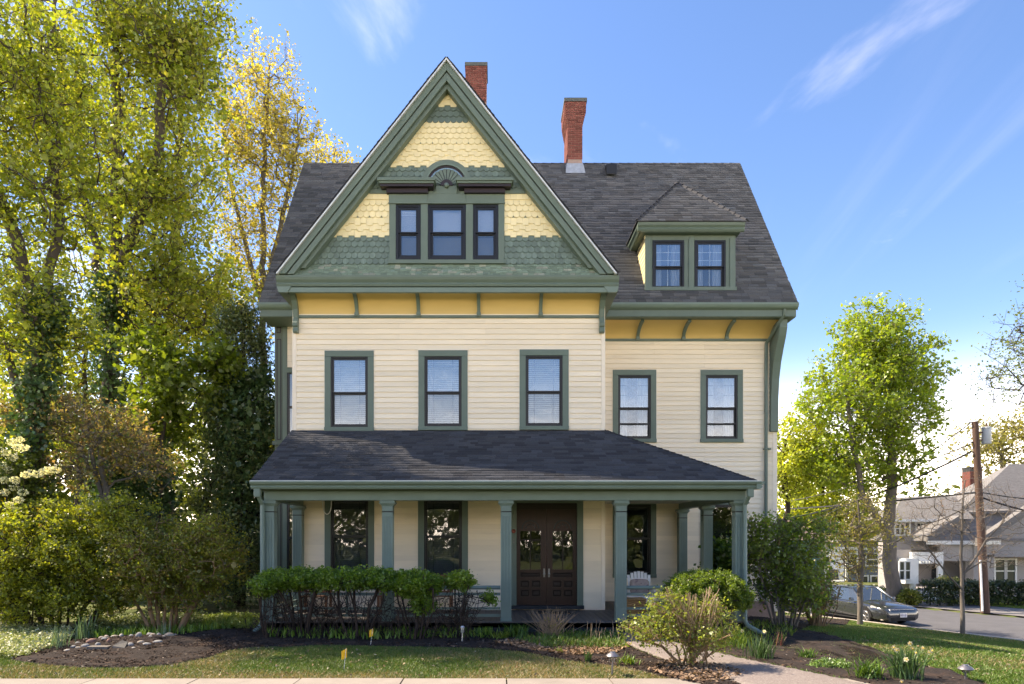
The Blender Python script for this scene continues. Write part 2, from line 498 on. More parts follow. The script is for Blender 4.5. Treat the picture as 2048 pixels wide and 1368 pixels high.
# ---- window builder: casing > sash, pane, muntin, blind / curtain
def window(x0, x1, z0, z1, y, tw=0.155, tt=0.155, tb=0.10, split=0.5, blind='white', glass='glass_hi',
           bars='prairie', casing=True, parent=None, fr=0.072, label=None):
    if casing:
        m = MB()
        f = y - 0.045
        m.box(x0, x0 + tw, f, y + .05, z0 + tb, z1 - tt).box(x1 - tw, x1, f, y + .05, z0 + tb, z1 - tt)
        m.box(x0, x1, f - .004, y + .05, z1 - tt, z1)
        m.box(x0 - .005, x1 + .005, f - .03, y + .05, z0, z0 + tb)
        w = m.build('window', MT['green'], house, bevel=0.006)
        if label: w['label'] = label
        # thin cream J-channel round the casing
        j = MB(); g = 0.016
        j.box(x0 - g, x0, y - .03, y, z0 + tb, z1 + g).box(x1, x1 + g, y - .03, y, z0 + tb, z1 + g).box(x0, x1, y - .03, y, z1, z1 + g)
        j.build('channel', MT['cream_plain'], w)
    else:
        w = parent
    a, b, c, d = x0 + tw, x1 - tw, z0 + tb, z1 - tt
    s = MB()
    zs = c + (d - c) * split
    # outer storm frame
    s.box(a, a + fr * .55, y - .02, y + .09, c, d).box(b - fr * .55, b, y - .02, y + .09, c, d)
    s.box(a + fr*.55, b - fr*.55, y - .02, y + .09, d - fr * .55, d).box(a + fr*.55, b - fr*.55, y - .02, y + .09, c, c + fr * .7)
    s.build('frame', MT['black'], w, bevel=0.004)
    a += fr * .55; b -= fr * .55; c += fr * .7; d -= fr * .55
    r = fr * .5
    u = MB()
    u.box(a, a + r, y + .004, y + .05, zs, d).box(b - r, b, y + .004, y + .05, zs, d)
    u.box(a + r, b - r, y + .004, y + .05, d - r, d).box(a + r, b - r, y + .002, y + .05, zs - .016, zs + .018)
    u.build('sash', MT['black'], w)
    l = MB()
    l.box(a, a + r, y + .055, y + .095, c, zs).box(b - r, b, y + .055, y + .095, c, zs)
    l.box(a + r, b - r, y + .055, y + .095, c, c + r * 1.2).box(a + r, b - r, y + .053, y + .095, zs - .05, zs - .017)
    l.build('sash', MT['black'], w)
    MB().box(a + r, b - r, y + .022, y + .026, zs, d - r).build('pane', MT[glass], w)
    MB().box(a + r, b - r, y + .074, y + .078, c + r, zs - .05).build('pane', MT['glass' if glass == 'glass_hi' else glass], w)
    A, B = a + r, b - r
    wd = B - A
    if bars == 'prairie':
        g = MB(); q = 0.0075
        for t in (0.19, 0.81):
            xx = A + wd * t
            g.box(xx - q, xx + q, y + .030, y + .040, zs, d - r)
            g.box(xx - q, xx + q, y + .082, y + .092, c + r, zs - .05)
        zz = d - r - (d - zs) * 0.19
        g.box(A, B, y + .031, y + .039, zz - q, zz + q)
        g.build('muntin', MT['black'], w)
    elif bars == 'grid':
        g = MB(); q = 0.007
        for t in (0.22, 0.78):
            xx = A + wd * t
            g.box(xx - q, xx + q, y + .030, y + .040, zs, d - r)
        for t in (0.24, 0.55):
            zz = d - r - (d - zs) * t
            g.box(A, B, y + .031, y + .039, zz - q, zz + q)
        g.box(A - r, B + r, y + .0, y + .05, c + (zs - c) * .46 - .02, c + (zs - c) * .46 + .02)
        g.build('muntin', MT['black'], w)
    elif bars == 'cross':
        g = MB(); q = 0.006
        g.box((A+B)/2 - q, (A+B)/2 + q, y + .030, y + .040, zs, d - r)
        g.box((A+B)/2 - q, (A+B)/2 + q, y + .082, y + .092, c + r, zs - .05)
        for t in (0.33, 0.66):
            zz = d - r - (d - zs) * t
            g.box(A, B, y + .031, y + .039, zz - q, zz + q)
        g.build('muntin', MT['white'], w)
    if blind in ('white', 'grey', 'shade'):
        g = MB()
        if blind == 'shade':
            g.box(a, b, y + .12, y + .125, zs - .05, d)
            g.build('blind', MT['white_blind'], w)
            MB().box(a + .02, b - .02, y + .20, y + .205, c, zs - .05).build('blind', MT['grey_blind'], w)
        else:
            n = int((d - c) / 0.05)
            for i in range(n):
                z = c + i * 0.05
                g.quad((a, y + .125, z), (b, y + .125, z), (b, y + .155, z + .046), (a, y + .155, z + .046))
            g.build('blind', MT['white_blind' if blind == 'white' else 'grey_blind'], w)
    elif blind == 'curtain':
        for s0, s1 in ((a, a + (b - a) * .30), (b - (b - a) * .36, b)):
            n = 14; V = []; 
            g = MB()
            for i in range(n):
                x = s0 + (s1 - s0) * i / n; x2 = s0 + (s1 - s0) * (i + 1) / n
                y1 = y + .16 + .02 * math.sin(i * 1.9); y2 = y + .16 + .02 * math.sin((i + 1) * 1.9)
                g.quad((x, y1, c), (x2, y2, c), (x2, y2, d), (x, y1, d))
            g.build('curtain', MT['curtain'], w)
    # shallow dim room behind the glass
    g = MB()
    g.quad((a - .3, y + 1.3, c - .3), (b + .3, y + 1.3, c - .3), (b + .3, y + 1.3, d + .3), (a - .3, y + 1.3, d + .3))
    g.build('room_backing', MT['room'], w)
    return w

# ---------------------------------------------------------------- main front wall
XL, XR = -5.19, 2.82
S2 = [(-4.36, -3.10, 4.86, 6.92), (-1.96, -0.70, 4.88, 6.93), (0.63, 1.885, 4.89, 6.95)]
S1 = [(-4.36, -3.09, 1.05, 3.28), (-1.97, -0.69, 1.05, 3.28)]
DOOR = (0.41, 2.256, 0.33, 3.16)
def inner(r): return (r[0] + .15, r[1] - .15, r[2] + .10, r[3] - .15)
fw = wall('front_wall', XL, XR, 0.28, 8.6, YW, [inner(r) for r in S2 + S1] + [(0.55, 2.10, 0.33, 3.03)], MT['cream_plain'])
clad(fw, XL + .1, XR - .1, 0.33, 7.80, YW, S2 + S1 + [DOOR], skip=(3.34, 4.80))
cb = MB()
cb.box(XL, XL + .1, YW - .03, YW, 0.33, 7.45)
MB().box(XR - .1, XR, YW - .03, YW, 0.33, 7.45).build('corner_board', MT['cream_plain'], house, bevel=0.004)
cb.build('corner_board', MT['cream_plain'], house, bevel=0.004)
# side walls of the projecting block, wing wall, gable ends and back
bw = MB()
bw.box(XL, XL + .18, YW + .18, YR + .18, 0.28, 8.6).box(XR - .18, XR, YW + .18, YR + .18, 0.28, 8.6)
bw.build('side_wall', MT['cream_plain'], house)
for i, r in enumerate(S2):
    w = window(*r, YW, blind='white', glass='glass_hi', split=0.495)
    ch = [c for c in w.children if c.name.startswith('blind')][0]
    ch.location.z += (0.0, .012, -.008)[i]; ch.rotation_euler = (0, R((.25, -.2, .1)[i]), 0)
    if i == 2:   # pull cord with its tassel
        x = (r[0] + r[1]) / 2
        MB().tube([(x, YW + .112, r[2] + 1.02), (x + .004, YW + .112, r[2] + .86)], .005, 5).tube([(x + .004, YW + .112, r[2] + .86), (x + .004, YW + .112, r[2] + .80)], .012, 6).build('pull_cord', MT['white'], w)
for r in S1:
    window(*r, YW, blind='grey', glass='glass_lo', split=0.52)

WX1 = 8.15
W2w = [(3.41, 4.67, 4.90, 7.0), (5.95, 7.18, 4.90, 7.0)]
W1w = [(3.41, 4.67, 0.98, 3.25), (5.95, 7.20, 0.98, 3.25)]
ww = wall('wing_wall', XR, WX1, 0.0, 8.6, YR, [inner(r) for r in W2w + W1w], MT['cream_plain'])
clad(ww, XR + .02, WX1 - .1, 0.30, 7.86, YR, W2w + W1w)
cb = MB().box(WX1 - .1, WX1 + .02, YR - .03, YR, 0.0, 7.86)
MB().box(XR, XR + .02, YR - .03, YR, 0.3, 7.86).build('corner_board', MT['cream_plain'], house)
cb.build('corner_board', MT['cream_plain'], house)
for r in W2w: window(*r, YR, blind='curtain', glass='glass_hi', split=0.49, bars='grid')
window(*W1w[0], YR, blind=None, glass='glass_lo', split=0.52, bars=None)
window(*W1w[1], YR, blind=None, glass='glass_lo', split=0.42, bars=None)
MB().box(3.0, WX1, YR - .015, YR, -0.4, 0.3).build('foundation', MT['mortar'], house)
m = MB()
m.prism([(YR + .18, 0), (27, 0), (27, 8.6), (23.3, 14.6), (YR + .18, 9.3)], 'x', WX1 - .18, WX1)
m.build('gable_end_wall', MT['cream_plain'], house)
m = MB(); m.prism([(YR + .18, 0), (27, 0), (27, 8.6), (23.3, 14.6), (YR + .18, 9.3)], 'x', -6.3, -6.12)
m.build('gable_end_wall', MT['cream_plain'], house)
MB().box(-6.3, WX1, 26.8, 27, 0, 8.6).build('back_wall', MT['cream_plain'], house)

# left return: paneled green corner with a narrow window
lx = -6.39
m = MB()
for a, b, c, d in rect_minus(lx, XL, 0.28, 8.45, [(-6.03, XL, 4.95, 6.91), (-6.03, XL, 1.0, 3.3)]):
    m.box(a, b, YR, YR + .18, c, d)
m.box(lx - .05, -5.6, YR - .07, YR, 4.82, 4.94)
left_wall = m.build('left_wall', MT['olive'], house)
m = MB()
def outline(m, x0, x1, z0, z1, y, t=.022, pr=.012):
    m.box(x0, x0 + t, y - pr, y, z0, z1).box(x1 - t, x1, y - pr, y, z0, z1)
    m.box(x0 + t, x1 - t, y - pr, y, z1 - t, z1).box(x0 + t, x1 - t, y - pr, y, z0, z0 + t)
outline(m, -6.33, -6.21, 8.07, 8.25, YR)
outline(m, -6.33, -6.20, 4.98, 7.90, YR)
outline(m, -6.33, -6.20, 0.6, 4.75, YR)
m.build('panel_moulding', MT['maroon'], left_wall)
m = MB().box(-6.15, -6.03, YR - .03, YR, 0.3, 8.45).box(-6.03, -5.3, YR - .03, YR, 6.93, 7.05)
m.build('panel_frame', MT['green'], left_wall)
for i in range(7):
    m = MB().box(-6.02, -5.3, YR - .012, YR, 7.08 + i * .17, 7.245 + i * .17)
    m.build('clapboard', MT['cream_plain'], left_wall)
m = MB().box(-6.03, -5.98, YR - .01, YR + .1, 4.95, 6.91).box(-5.98, XL, YR - .01, YR + .1, 5.9, 5.96)
m.box(-6.03, -5.98, YR - .01, YR + .1, 1.0, 3.3).box(-5.98, XL, YR - .01, YR + .1, 2.1, 2.16)
m.build('sash', MT['black'], left_wall)
MB().box(-5.98, XL, YR + .05, YR + .055, 1.0, 6.91).build('pane', MT['glass'], left_wall)

# ---------------------------------------------------------------- coves, brackets, cornices
def cove_curve(y0, z0, y1, z1, off=0.0, n=8):
    pts = []
    for i in range(n + 1):
        t = i / n * math.pi / 2
        pts.append((y0 + (y1 - y0) * (1 - math.cos(t)) - off * math.cos(t * .5), z0 + (z1 - z0) * math.sin(t) - off * math.sin(t) * .9))
    return pts
def cove(x0, x1, y0, z0, y1, z1):
    c = cove_curve(y0, z0, y1, z1)
    MB().prism(c + [(y0 + .01, z1)], 'x', x0, x1).build('cove', MT['yellow'], house, smooth='auto')
def cove_bracket(x, y0, z0, y1, z1, w=0.085, off=0.07):
    o = cove_curve(y0, z0, y1, z1, off); c = cove_curve(y0 + .01, z0, y1, z1 + .01)
    m = MB().prism(o + c[::-1], 'x', x - w / 2, x + w / 2)
    m.box(x - w / 2 - .01, x + w / 2 + .01, y0 - .1, y0, z0 - .03, z0 + .06)
    m.build('bracket', MT['green'], house, smooth='auto')
cove(XL + .12, XR - .08, YW - .005, 7.82, 16.98, 8.33)
for x in (-3.53, -1.953, -0.415, 1.167): cove_bracket(x, YW - .005, 7.82, 16.98, 8.33)
MB().box(XL + .1, XR - .02, YW - .055, YW, 7.755, 7.825).build('frieze_moulding', MT['green'], house, bevel=.01)
cove(XR + .02, WX1 + .0, YR - .005, 7.88, 19.12, 8.24)
for x in (4.13, 5.45, 6.70): cove_bracket(x, YR - .005, 7.88, 19.12, 8.24)
MB().box(XR + .02, WX1, YR - .055, YR, 7.83, 7.90).build('frieze_moulding', MT['green'], house, bevel=.01)
# tall scrolled corner brackets of the front gable
for x in (XL + .04, XR - .16):
    prof = [(YW, 7.36), (YW - .12, 7.36), (YW - .14, 7.40), (YW - .12, 7.5), (YW - .16, 7.52), (YW - .17, 7.6), (YW - .13, 7.64), (YW - .10, 7.75),
            (YW - .14, 7.95), (YW - .26, 8.13), (YW - .45, 8.24), (YW - .56, 8.24), (YW - .56, 8.34), (YW, 8.34)]
    MB().prism(prof, 'x', x, x + .13).build('corner_bracket', MT['green'], house, bevel=.008)
# front cornice: soffit, fascia, moulded gutter, end caps
GX0, GX1 = -5.40, 3.06
m = MB().box(GX0 + .1, GX1 - .1, 16.95, YW - .001, 8.335, 8.37)
m.build('soffit', MT['green'], house)
m = MB().prism([(16.95, 8.20), (16.90, 8.215), (16.90, 8.33), (16.95, 8.34)], 'x', GX0 + .04, GX1 - .04)
m.build('fascia', MT['green_light'], house)
m = MB().prism([(17.0, 8.345), (16.88, 8.35), (16.86, 8.40), (16.875, 8.44), (16.83, 8.50), (16.81, 8.56), (16.81, 8.60), (17.0, 8.62)], 'x', GX0, GX1)
m.build('cornice', MT['green'], house)
for x, s in ((GX0, 1), (GX1, -1)):
    MB().prism([(x, 8.345), (x + s * .36, 8.345), (x + s * .26, 8.20), (x + s * .06, 8.20)], 'y', 16.875, 16.95).build('cornice_return', MT['green_light'], house)
# side returns of the gable eaves running back to the main roof
for x0, x1 in ((GX0, XL + .0), (XR, GX1)):
    MB().box(x0, x1, 16.955, 18.95, 8.25, 8.6).build('eave_return', MT['green'], house, bevel=.01)
# attic floor band between wall and gable
MB().box(XL, XR, YG + .02, YR, 8.40, 8.58).build('attic_floor', MT['green'], house)

# wing eave: fascia, soffit and half round gutter
for x0, x1, nm in ((GX1 - .2, 8.34, 'r'), (-6.50, GX0 + .15, 'l')):
    MB().box(x0, x1, 18.95, YR - .002, 8.25, 8.28).build('soffit', MT['green'], house)
    MB().box(x0, x1, 18.90, 18.95, 8.26, 8.50).build('fascia', MT['green'], house, bevel=.006)
    g = MB().prism([(18.899, 8.45), (18.84, 8.46), (18.79, 8.50), (18.765, 8.56), (18.765, 8.61), (18.79, 8.615), (18.80, 8.57), (18.84, 8.53), (18.899, 8.53)], 'x', x0 - .02, x1 + .02)
    g.build('gutter', MT['green_light'], house)
# big S curved board at the right corner
prof = [(19.8, 5.2), (19.68, 5.2), (19.66, 6.2), (19.60, 6.7), (19.47, 7.15), (19.30, 7.5), (19.14, 7.8), (19.06, 8.02), (19.06, 8.25), (19.8, 8.25)]
MB().prism(prof, 'x', 7.95, 8.17).build('corner_bracket', MT['green'], house, bevel=.012)
# downspout of the wing
dp = [(8.0, 18.86, 8.45), (8.0, 18.88, 8.32), (7.90, 19.3, 7.98), (7.83, 19.70, 7.75), (7.83, 19.72, 7.5), (7.83, 19.72, 0.2)]
MB().tube(dp, 0.048, 8).build('downspout', MT['green'], house, smooth='auto')
MB().box(7.76, 7.96, 19.66, 19.79, 4.68, 4.72).build('downspout_strap', MT['green'], house)

# ---------------------------------------------------------------- gable
GXc, GZa, SL = -1.19, 13.89, 1.264
def chevron(d0, d1, y0, y1, zf, name, material, bevel=0.0, zf1=None):
    a0, a1 = GZa - d0 * 1.611, GZa - d1 * 1.611
    for s in (-1, 1):
        poly = [(GXc, a0), (GXc + s * (a0 - zf) / SL, zf), (GXc + s * (a1 - zf) / SL, zf), (GXc, a1)]
        MB().prism(poly, 'y', y0, y1).build(name, material, house, bevel=bevel)
chevron(0.00, 0.035, 16.70, 16.90, 8.60, 'drip_edge', MT['metal'])
chevron(0.036, 0.17, 16.76, 17.08, 8.62, 'rake_board', MT['green'], .008)
chevron(0.17, 0.19, 16.82, 17.08, 8.62, 'rake_board', MT['maroon'])
chevron(0.19, 0.315, 16.79, 17.08, 8.62, 'rake_board', MT['green'], .008)
chevron(0.315, 0.405, 16.88, 17.095, 8.80, 'rake_board', MT['green'], .01)

# gable wall behind the shingles with openings for the windows and the fan
GS = 79.84
def gx(u): return (u - CU) / GS
def gz(v): return ZC + (CV - v) / GS
tri = []
gw = MB()
holes = [(gx(792), gx(842), gz(521), gz(411)), (gx(856), gx(932), gz(521), gz(411)), (gx(946), gx(997), gz(521), gz(411))]
# rows of narrow strips follow the slope
zz = 8.6
lvls = sorted({8.6, gz(521), gz(411), *[8.6 + 0.3 * i for i in range(1, 18)]})
for a, b in zip(lvls, lvls[1:]):
    hw0 = (GZa - .3 - a) / SL; hw1 = (GZa - .3 - b) / SL
    cuts = sorted([(h[0], h[1]) for h in holes if h[2] < (a + b) / 2 < h[3]])
    xa0, xa1 = GXc - hw0, GXc - hw1
    for c, d in cuts:
        gw.prism([(xa0, a), (c, a), (c, b), (xa1, b)], 'y', YG, YG + .15)
        xa0 = xa1 = d
    gw.prism([(xa0, a), (GXc + hw0, a), (GXc + hw1, b), (xa1, b)], 'y', YG, YG + .15)
gable_wall = gw.build('gable_wall', MT['sh_green'], house)

# shingle shapes shared by every piece
def shingle_mesh(kind, material, w=0.148, top=0.20):
    pts = []
    if kind == 'fish':
        r = w / 2
        for i in range(9):
            t = math.pi + math.pi * i / 8
            pts.append((r * math.cos(t), r * .92 + r * .92 * math.sin(t)))
        pts += [(w / 2, top), (-w / 2, top)]
    else:
        pts = [(-w / 2, 0), (w / 2, 0), (w / 2, top), (-w / 2, top)]
    m = MB()
    n = len(pts)
    def yy(z): return -0.030 + 0.026 * z / top
    m.v = [(x, yy(z), z) for x, z in pts] + [(x, -0.001, z) for x, z in pts]
    m.f = [tuple(range(n))] + [(i, n + i, n + (i + 1) % n, (i + 1) % n) for i in range(n)]
    return m.mesh('shingle', material)
SHM = {(k, c): shingle_mesh(k, MT['sh_' + c]) for k in ('fish', 'rect') for c in ('yellow', 'green')}
bands = [(8.97, 9.69, 'green', 'fish', 5), (9.69, 10.74, 'yellow', 'mix', 7), (10.87, 11.44, 'green', 'fish', 4),
         (11.44, 12.51, 'yellow', 'mix', 8), (12.51, 12.95, 'green', 'fish', 3), (12.95, 13.40, 'yellow', 'rect', 3)]
blocks = [(gx(779), gx(1008.5), gz(528), gz(366)), (gx(846), gx(941), gz(392), gz(322))]
places = []
for z0, z1, c, kind, n in bands:
    e = (z1 - z0) / n
    for i in range(n):
        z = z0 + i * e
        k = kind
        if kind == 'mix': k = 'rect' if i < n // 2 else 'fish'
        if kind == 'mix' and i == n - 1 and n == 7: k = 'rect'
        hw = (GZa - z - .50) / SL
        cnt = int(hw / .15) + 2
        for q in range(-cnt, cnt + 1):
            x = GXc + (q + (0.5 if i % 2 else 0)) * .15
            if abs(x - GXc) > hw + .02: continue
            if any(b[0] + .03 < x < b[1] - .03 and b[2] < z + e / 2 < b[3] for b in blocks[:1]): continue
            if math.hypot(x - gx(893.5), z + .07 - gz(374)) < 0.60 and z > 10.8: continue
            dz = 0
            if k == 'rect' and not (kind == 'mix' and i == n - 1): dz = -0.045 if (q % 2) else 0.0
            places.append((z + dz, x, k, c))
places.sort()
stuff = {'yellow': MB(), 'green': MB()}
for idx, (z, x, k, c) in enumerate(places):
    if idx < 300:
        piece('shingle', SHM[(k, c)], gable_wall, (x, YG - .002 - (0.004 if k == 'rect' else 0) * rng.random(), z), (0, R(rng.uniform(-.7, .7)), 0))
    else:
        me = SHM[(k, c)]; n = len(stuff[c].v)
        y = YG - .002
        stuff[c].v += [(v.co.x + x, v.co.y + y, v.co.z + z) for v in me.vertices]
        stuff[c].f += [tuple(n + j for j in p.vertices) for p in me.polygons]
for c in stuff:
    tag(stuff[c].build('shingle_field', MT['sh_' + c], gable_wall), kind='stuff')
# trim band level with the window heads
for a, b in ((GXc - (GZa - .62 - 10.8) / SL, gx(779)), (gx(1008.5), GXc + (GZa - .62 - 10.8) / SL)):
    MB().box(a, b, YG - .04, YG, 10.735, 10.865).build('trim_band', MT['green'], gable_wall, bevel=.006)
# pent skirt of small weathered shingles at the foot of the gable
V = []; Fc = []; C = []
rows = 5
for i in range(rows):
    t0 = i / rows; t1 = (i + 1.25) / rows
    y0, z0 = 16.86 + .24 * t0, 8.62 + .36 * t0
    y1, z1 = 16.86 + .24 * t1, 8.62 + .36 * t1
    hw = (GZa - z0 - .30) / SL
    x = GXc - hw
    while x < GXc + hw:
        w = rng.uniform(.10, .175); lift = rng.uniform(.010, .022); dz = rng.uniform(-.008, .006)
        n = len(V)
        V += [(x, y0 - lift, z0 + dz - .012), (x + w - .006, y0 - lift, z0 + dz - .012), (x + w - .006, y1, z1), (x, y1, z1),
              (x, y0 + .01, z0 + dz - .015), (x + w - .006, y0 + .01, z0 + dz - .015)]
        Fc += [(n, n + 1, n + 2, n + 3), (n, n + 4, n + 5, n + 1)]
        g = rng.uniform(.75, 1.2); wv = rng.random()
        col = np.array((.165, .235, .185)) * g if wv < .8 else np.array((.27, .30, .25)) * g
        if rng.random() < .012: col = np.array((.2, .13, .09))
        C += [col] * 6
        x += w
tag(np_mesh('skirt_shingle', V, Fc, MT['sh_attr'], gable_wall, C), kind='stuff')
MB().prism([(16.885, 8.60), (17.13, 8.97), (17.13, 8.60)], 'x', GXc - 3.85, GXc + 3.85).build('skirt_base', MT['olive'], gable_wall)

# attic window group: casing, caps and fan light
m = MB()
yc = YG - .05
x0, x1 = gx(779), gx(1008.5)
zh = gz(409)
for a, b in ((779, 792), (842, 856), (932, 946), (996.8, 1008.5)):
    m.box(gx(a), gx(b), yc, YG + .02, gz(521.5), zh)
m.box(x0 - .03, x1 + .03, yc - .03, YG + .02, gz(529), gz(521.5))
m.box(x0 - .01, gx(856), yc - .012, YG + .02, zh, gz(390)).box(gx(856.3), gx(931.7), yc - .004, YG + .02, zh, gz(390)).box(gx(932), x1 + .01, yc - .012, YG + .02, zh, gz(390))
m.box(x0 - .02, x1 + .02, yc - .03, YG + .02, zh - .012, zh + .018)
m.box(gx(872), gx(914), yc - .005, YG + .02, gz(390), gz(371))
attic = m.build('attic_window', MT['green'], house, bevel=.005)
for a, b, bl in ((792, 842, 'shade'), (856, 932, 'shade'), (946, 996.8, 'shade')):
    window(gx(a), gx(b), gz(521.5), gz(409.5), YG - .01, tw=0, tt=0, tb=0, split=.5, blind=bl, glass='glass_hi', bars=None, casing=False, parent=attic, fr=.12)
MB().box(gx(797), gx(837), YG + .085, YG + .09, gz(424), gz(414)).box(gx(797), gx(837), YG + .085, YG + .09, gz(428), gz(426)).build('blind_head', MT['white'], attic)
for a, b in ((758.5, 872.7), (913, 1026)):
    A, B = gx(a), gx(b)
    c = MB()
    c.box(A, B, YG - .30, YG, gz(373), gz(366.5)).box(A + .03, B - .03, YG - .27, YG, gz(377), gz(373))
    c.build('window_cap', MT['green'], attic, bevel=.008)
    c = MB()
    c.prism([(A + .07, gz(382)), (B - .07, gz(382)), (B - .05, gz(377)), (A + .05, gz(377))], 'y', YG - .24, YG)
    c.box(A + .20, B - .20, YG - .14, YG, gz(390.5), gz(382))
    c.build('cap_moulding', MT['maroon'], attic)
FCX, FCZ = gx(893.5), gz(374)
def half_ring(r0, r1, y0, y1, name, material, n=24):
    m = MB()
    for i in range(n):
        t0, t1 = math.pi * i / n, math.pi * (i + 1) / n
        p = lambda r, t: (FCX + r * math.cos(t), FCZ + r * math.sin(t))
        m.prism([p(r0, t0), p(r1, t0), p(r1, t1), p(r0, t1)] if r0 > 0 else [p(0, t0), p(r1, t0), p(r1, t1)], 'y', y0, y1)
    return m.build(name, material, attic)
half_ring(.535, .635, YG - .09, YG, 'arch_trim', MT['green'])
half_ring(.500, .535, YG - .105, YG, 'arch_trim', MT['green_light'])
half_ring(.455, .500, YG - .07, YG, 'arch_trim', MT['maroon'])
half_ring(.415, .455, YG - .05, YG, 'fan_glass', MT['blueglass'])
half_ring(.0, .415, YG - .03, YG, 'fan_back', MT['maroon'])
for i in range(12):
    t0 = math.pi * i / 12 + .022; t1 = math.pi * (i + 1) / 12 - .022
    r = .415; pts = [(.14, t0 + .03), (r, t0), (r + .012, (t0 + t1) / 2), (r, t1), (.14, t1 - .03)]
    MB().prism([(FCX + q * math.cos(t), FCZ + q * math.sin(t)) for q, t in pts], 'y', YG - .055, YG - .031).build('fan_petal', MT['green'], attic)
half_ring(.0, .155, YG - .075, YG - .056, 'fan_hub', MT['maroon'], 12)
MB().lathe([(.0, -.05), (.035, -.045), (.062, -.02), (.066, 0)], (FCX, YG - .077, FCZ), 14, 'y').build('fan_boss', MT['green_light'], attic, smooth=True)

# ---------------------------------------------------------------- roofs
def shingle_roof(name, org, ud, vd, interval, vmax, e=0.14, w=(.18, .42), tone=(0.062, 0.062, 0.068), parent=None, skip=None, seed=1):
    r = random.Random(seed)
    org, ud, vd = Vector(org), Vector(ud).normalized(), Vector(vd).normalized()
    nn = ud.cross(vd)
    if nn.z < 0: nn = -nn
    V = []; Fc = []; C = []
    v = 0.0
    while v < vmax:
        u0, u1 = interval(v)
        u = u0 - r.random() * .2
        while u < u1:
            wd = r.uniform(*w)
            a, b = max(u, u0), min(u + wd, u1)
            u += wd
            if b - a < .02: continue
            if skip and skip(org + ud * ((a + b) / 2) + vd * (v + e / 2)): continue
            t = .012 if r.random() < .55 else .020
            ga = .002
            p = [org + ud * (a + ga) + vd * v + nn * t, org + ud * (b - ga) + vd * v + nn * t,
                 org + ud * (b - ga) + vd * (v + e * 1.2) + nn * .004, org + ud * (a + ga) + vd * (v + e * 1.2) + nn * .004,
                 org + ud * (a + ga) + vd * v, org + ud * (b - ga) + vd * v]
            n = len(V)
            V += [tuple(q) for q in p]
            Fc += [(n, n + 1, n + 2, n + 3), (n, n + 4, n + 5, n + 1)]
            g = r.choice((.72, .90, 1.0, 1.08, 1.22)) * r.uniform(.93, 1.07)
            wm = r.uniform(-.03, .03)
            C += [(tone[0] * g * (1 + wm), tone[1] * g, tone[2] * g * (1 - wm))] * 6
        v += e
    return tag(np_mesh(name, V, Fc, MT['asphalt_sh'], parent, C), kind='stuff')

EZ, EY, RZ, RY = 8.62, 18.86, 14.9, 23.3
slope = Vector((0, RY - EY, RZ - EZ))
m = MB()
th = .10
m.prism([(EY, EZ - .02), (RY, RZ - .02), (RY + 4.4, EZ - .02), (RY + 4.4, EZ - .02 - th), (RY, RZ - th - .12), (EY, EZ - .02 - th)], 'x', -6.50, 8.34)
main_roof = m.build('main_roof', MT['underlay'], house)
def under_gable(p): return (GZa - abs(p.x - GXc) * SL) > p.z + .35
def under_dormer(p): return 4.3 < p.x < 6.7 and p.z > 9.2 and p.z < 12.6 - abs(p.x - 5.45) * 1.3
shingle_roof('shingle_course', (-6.52, EY - .03, EZ), (1, 0, 0), slope, lambda v: (0, 14.88), slope.length, tone=(.096, .100, .106), parent=main_roof,
             skip=lambda p: under_gable(p) or under_dormer(p), seed=3)
m = MB()
x = -6.5
while x < 8.05:
    m.hexa([(x, RY - .16, RZ - .19), (x + .30, RY - .16, RZ - .20), (x + .30, RY + .16, RZ - .20), (x, RY + .16, RZ - .19),
            (x, RY - .02, RZ + .035), (x + .30, RY - .02, RZ + .02), (x + .30, RY + .02, RZ + .02), (x, RY + .02, RZ + .035)]); x += .29
tag(m.build('ridge_cap', MT['underlay'], main_roof), kind='stuff')
# rake edge boards of the gable ends
for x in (-6.52, 8.34):
    MB().prism([(EY, EZ - .2), (EY, EZ - .02), (RY, RZ - .02), (RY, RZ - .26)], 'x', x, x + .03).build('rake_board', MT['green'], main_roof)
# gable roof slabs
for s in (-1, 1):
    hw = (GZa - 8.60) / SL
    pts = []
    m = MB()
    yb = lambda z: EY + (z - EZ) / (RZ - EZ) * (RY - EY)
    a = [(GXc, 16.70, GZa), (GXc + s * hw, 16.70, 8.60), (GXc + s * hw, yb(8.60) + .1, 8.60), (GXc, yb(GZa) + .1, GZa)]
    nn = Vector((s * .789, 0, .614)) * .03
    m.hexa([Vector(q) - nn * .1 for q in a] + [Vector(q) + nn for q in a])
    gr = m.build('gable_roof', MT['underlay'], house)
    ud = (0, 1, 0); vd = (-s, 0, SL)
    L = math.hypot(hw, hw * SL)
    shingle_roof('shingle_course', (GXc + s * hw + nn.x, 16.70, 8.60 + nn.z), ud, vd, lambda v: (0, (yb(8.60 + v * .789) - 16.70)), L - .17, tone=(.096, .100, .106), parent=gr, seed=11 + s)
# roof vent
vy = 22.97; vz = EZ + (vy - EY) * (RZ - EZ) / (RY - EY)
m = MB().prism([(vy - .30, vz - .22), (vy - .32, vz + .12), (vy - .1, vz + .2), (vy + .15, vz + .2)], 'x', 3.70, 4.05)
m.build('roof_vent', MT['black'], house, bevel=.02)

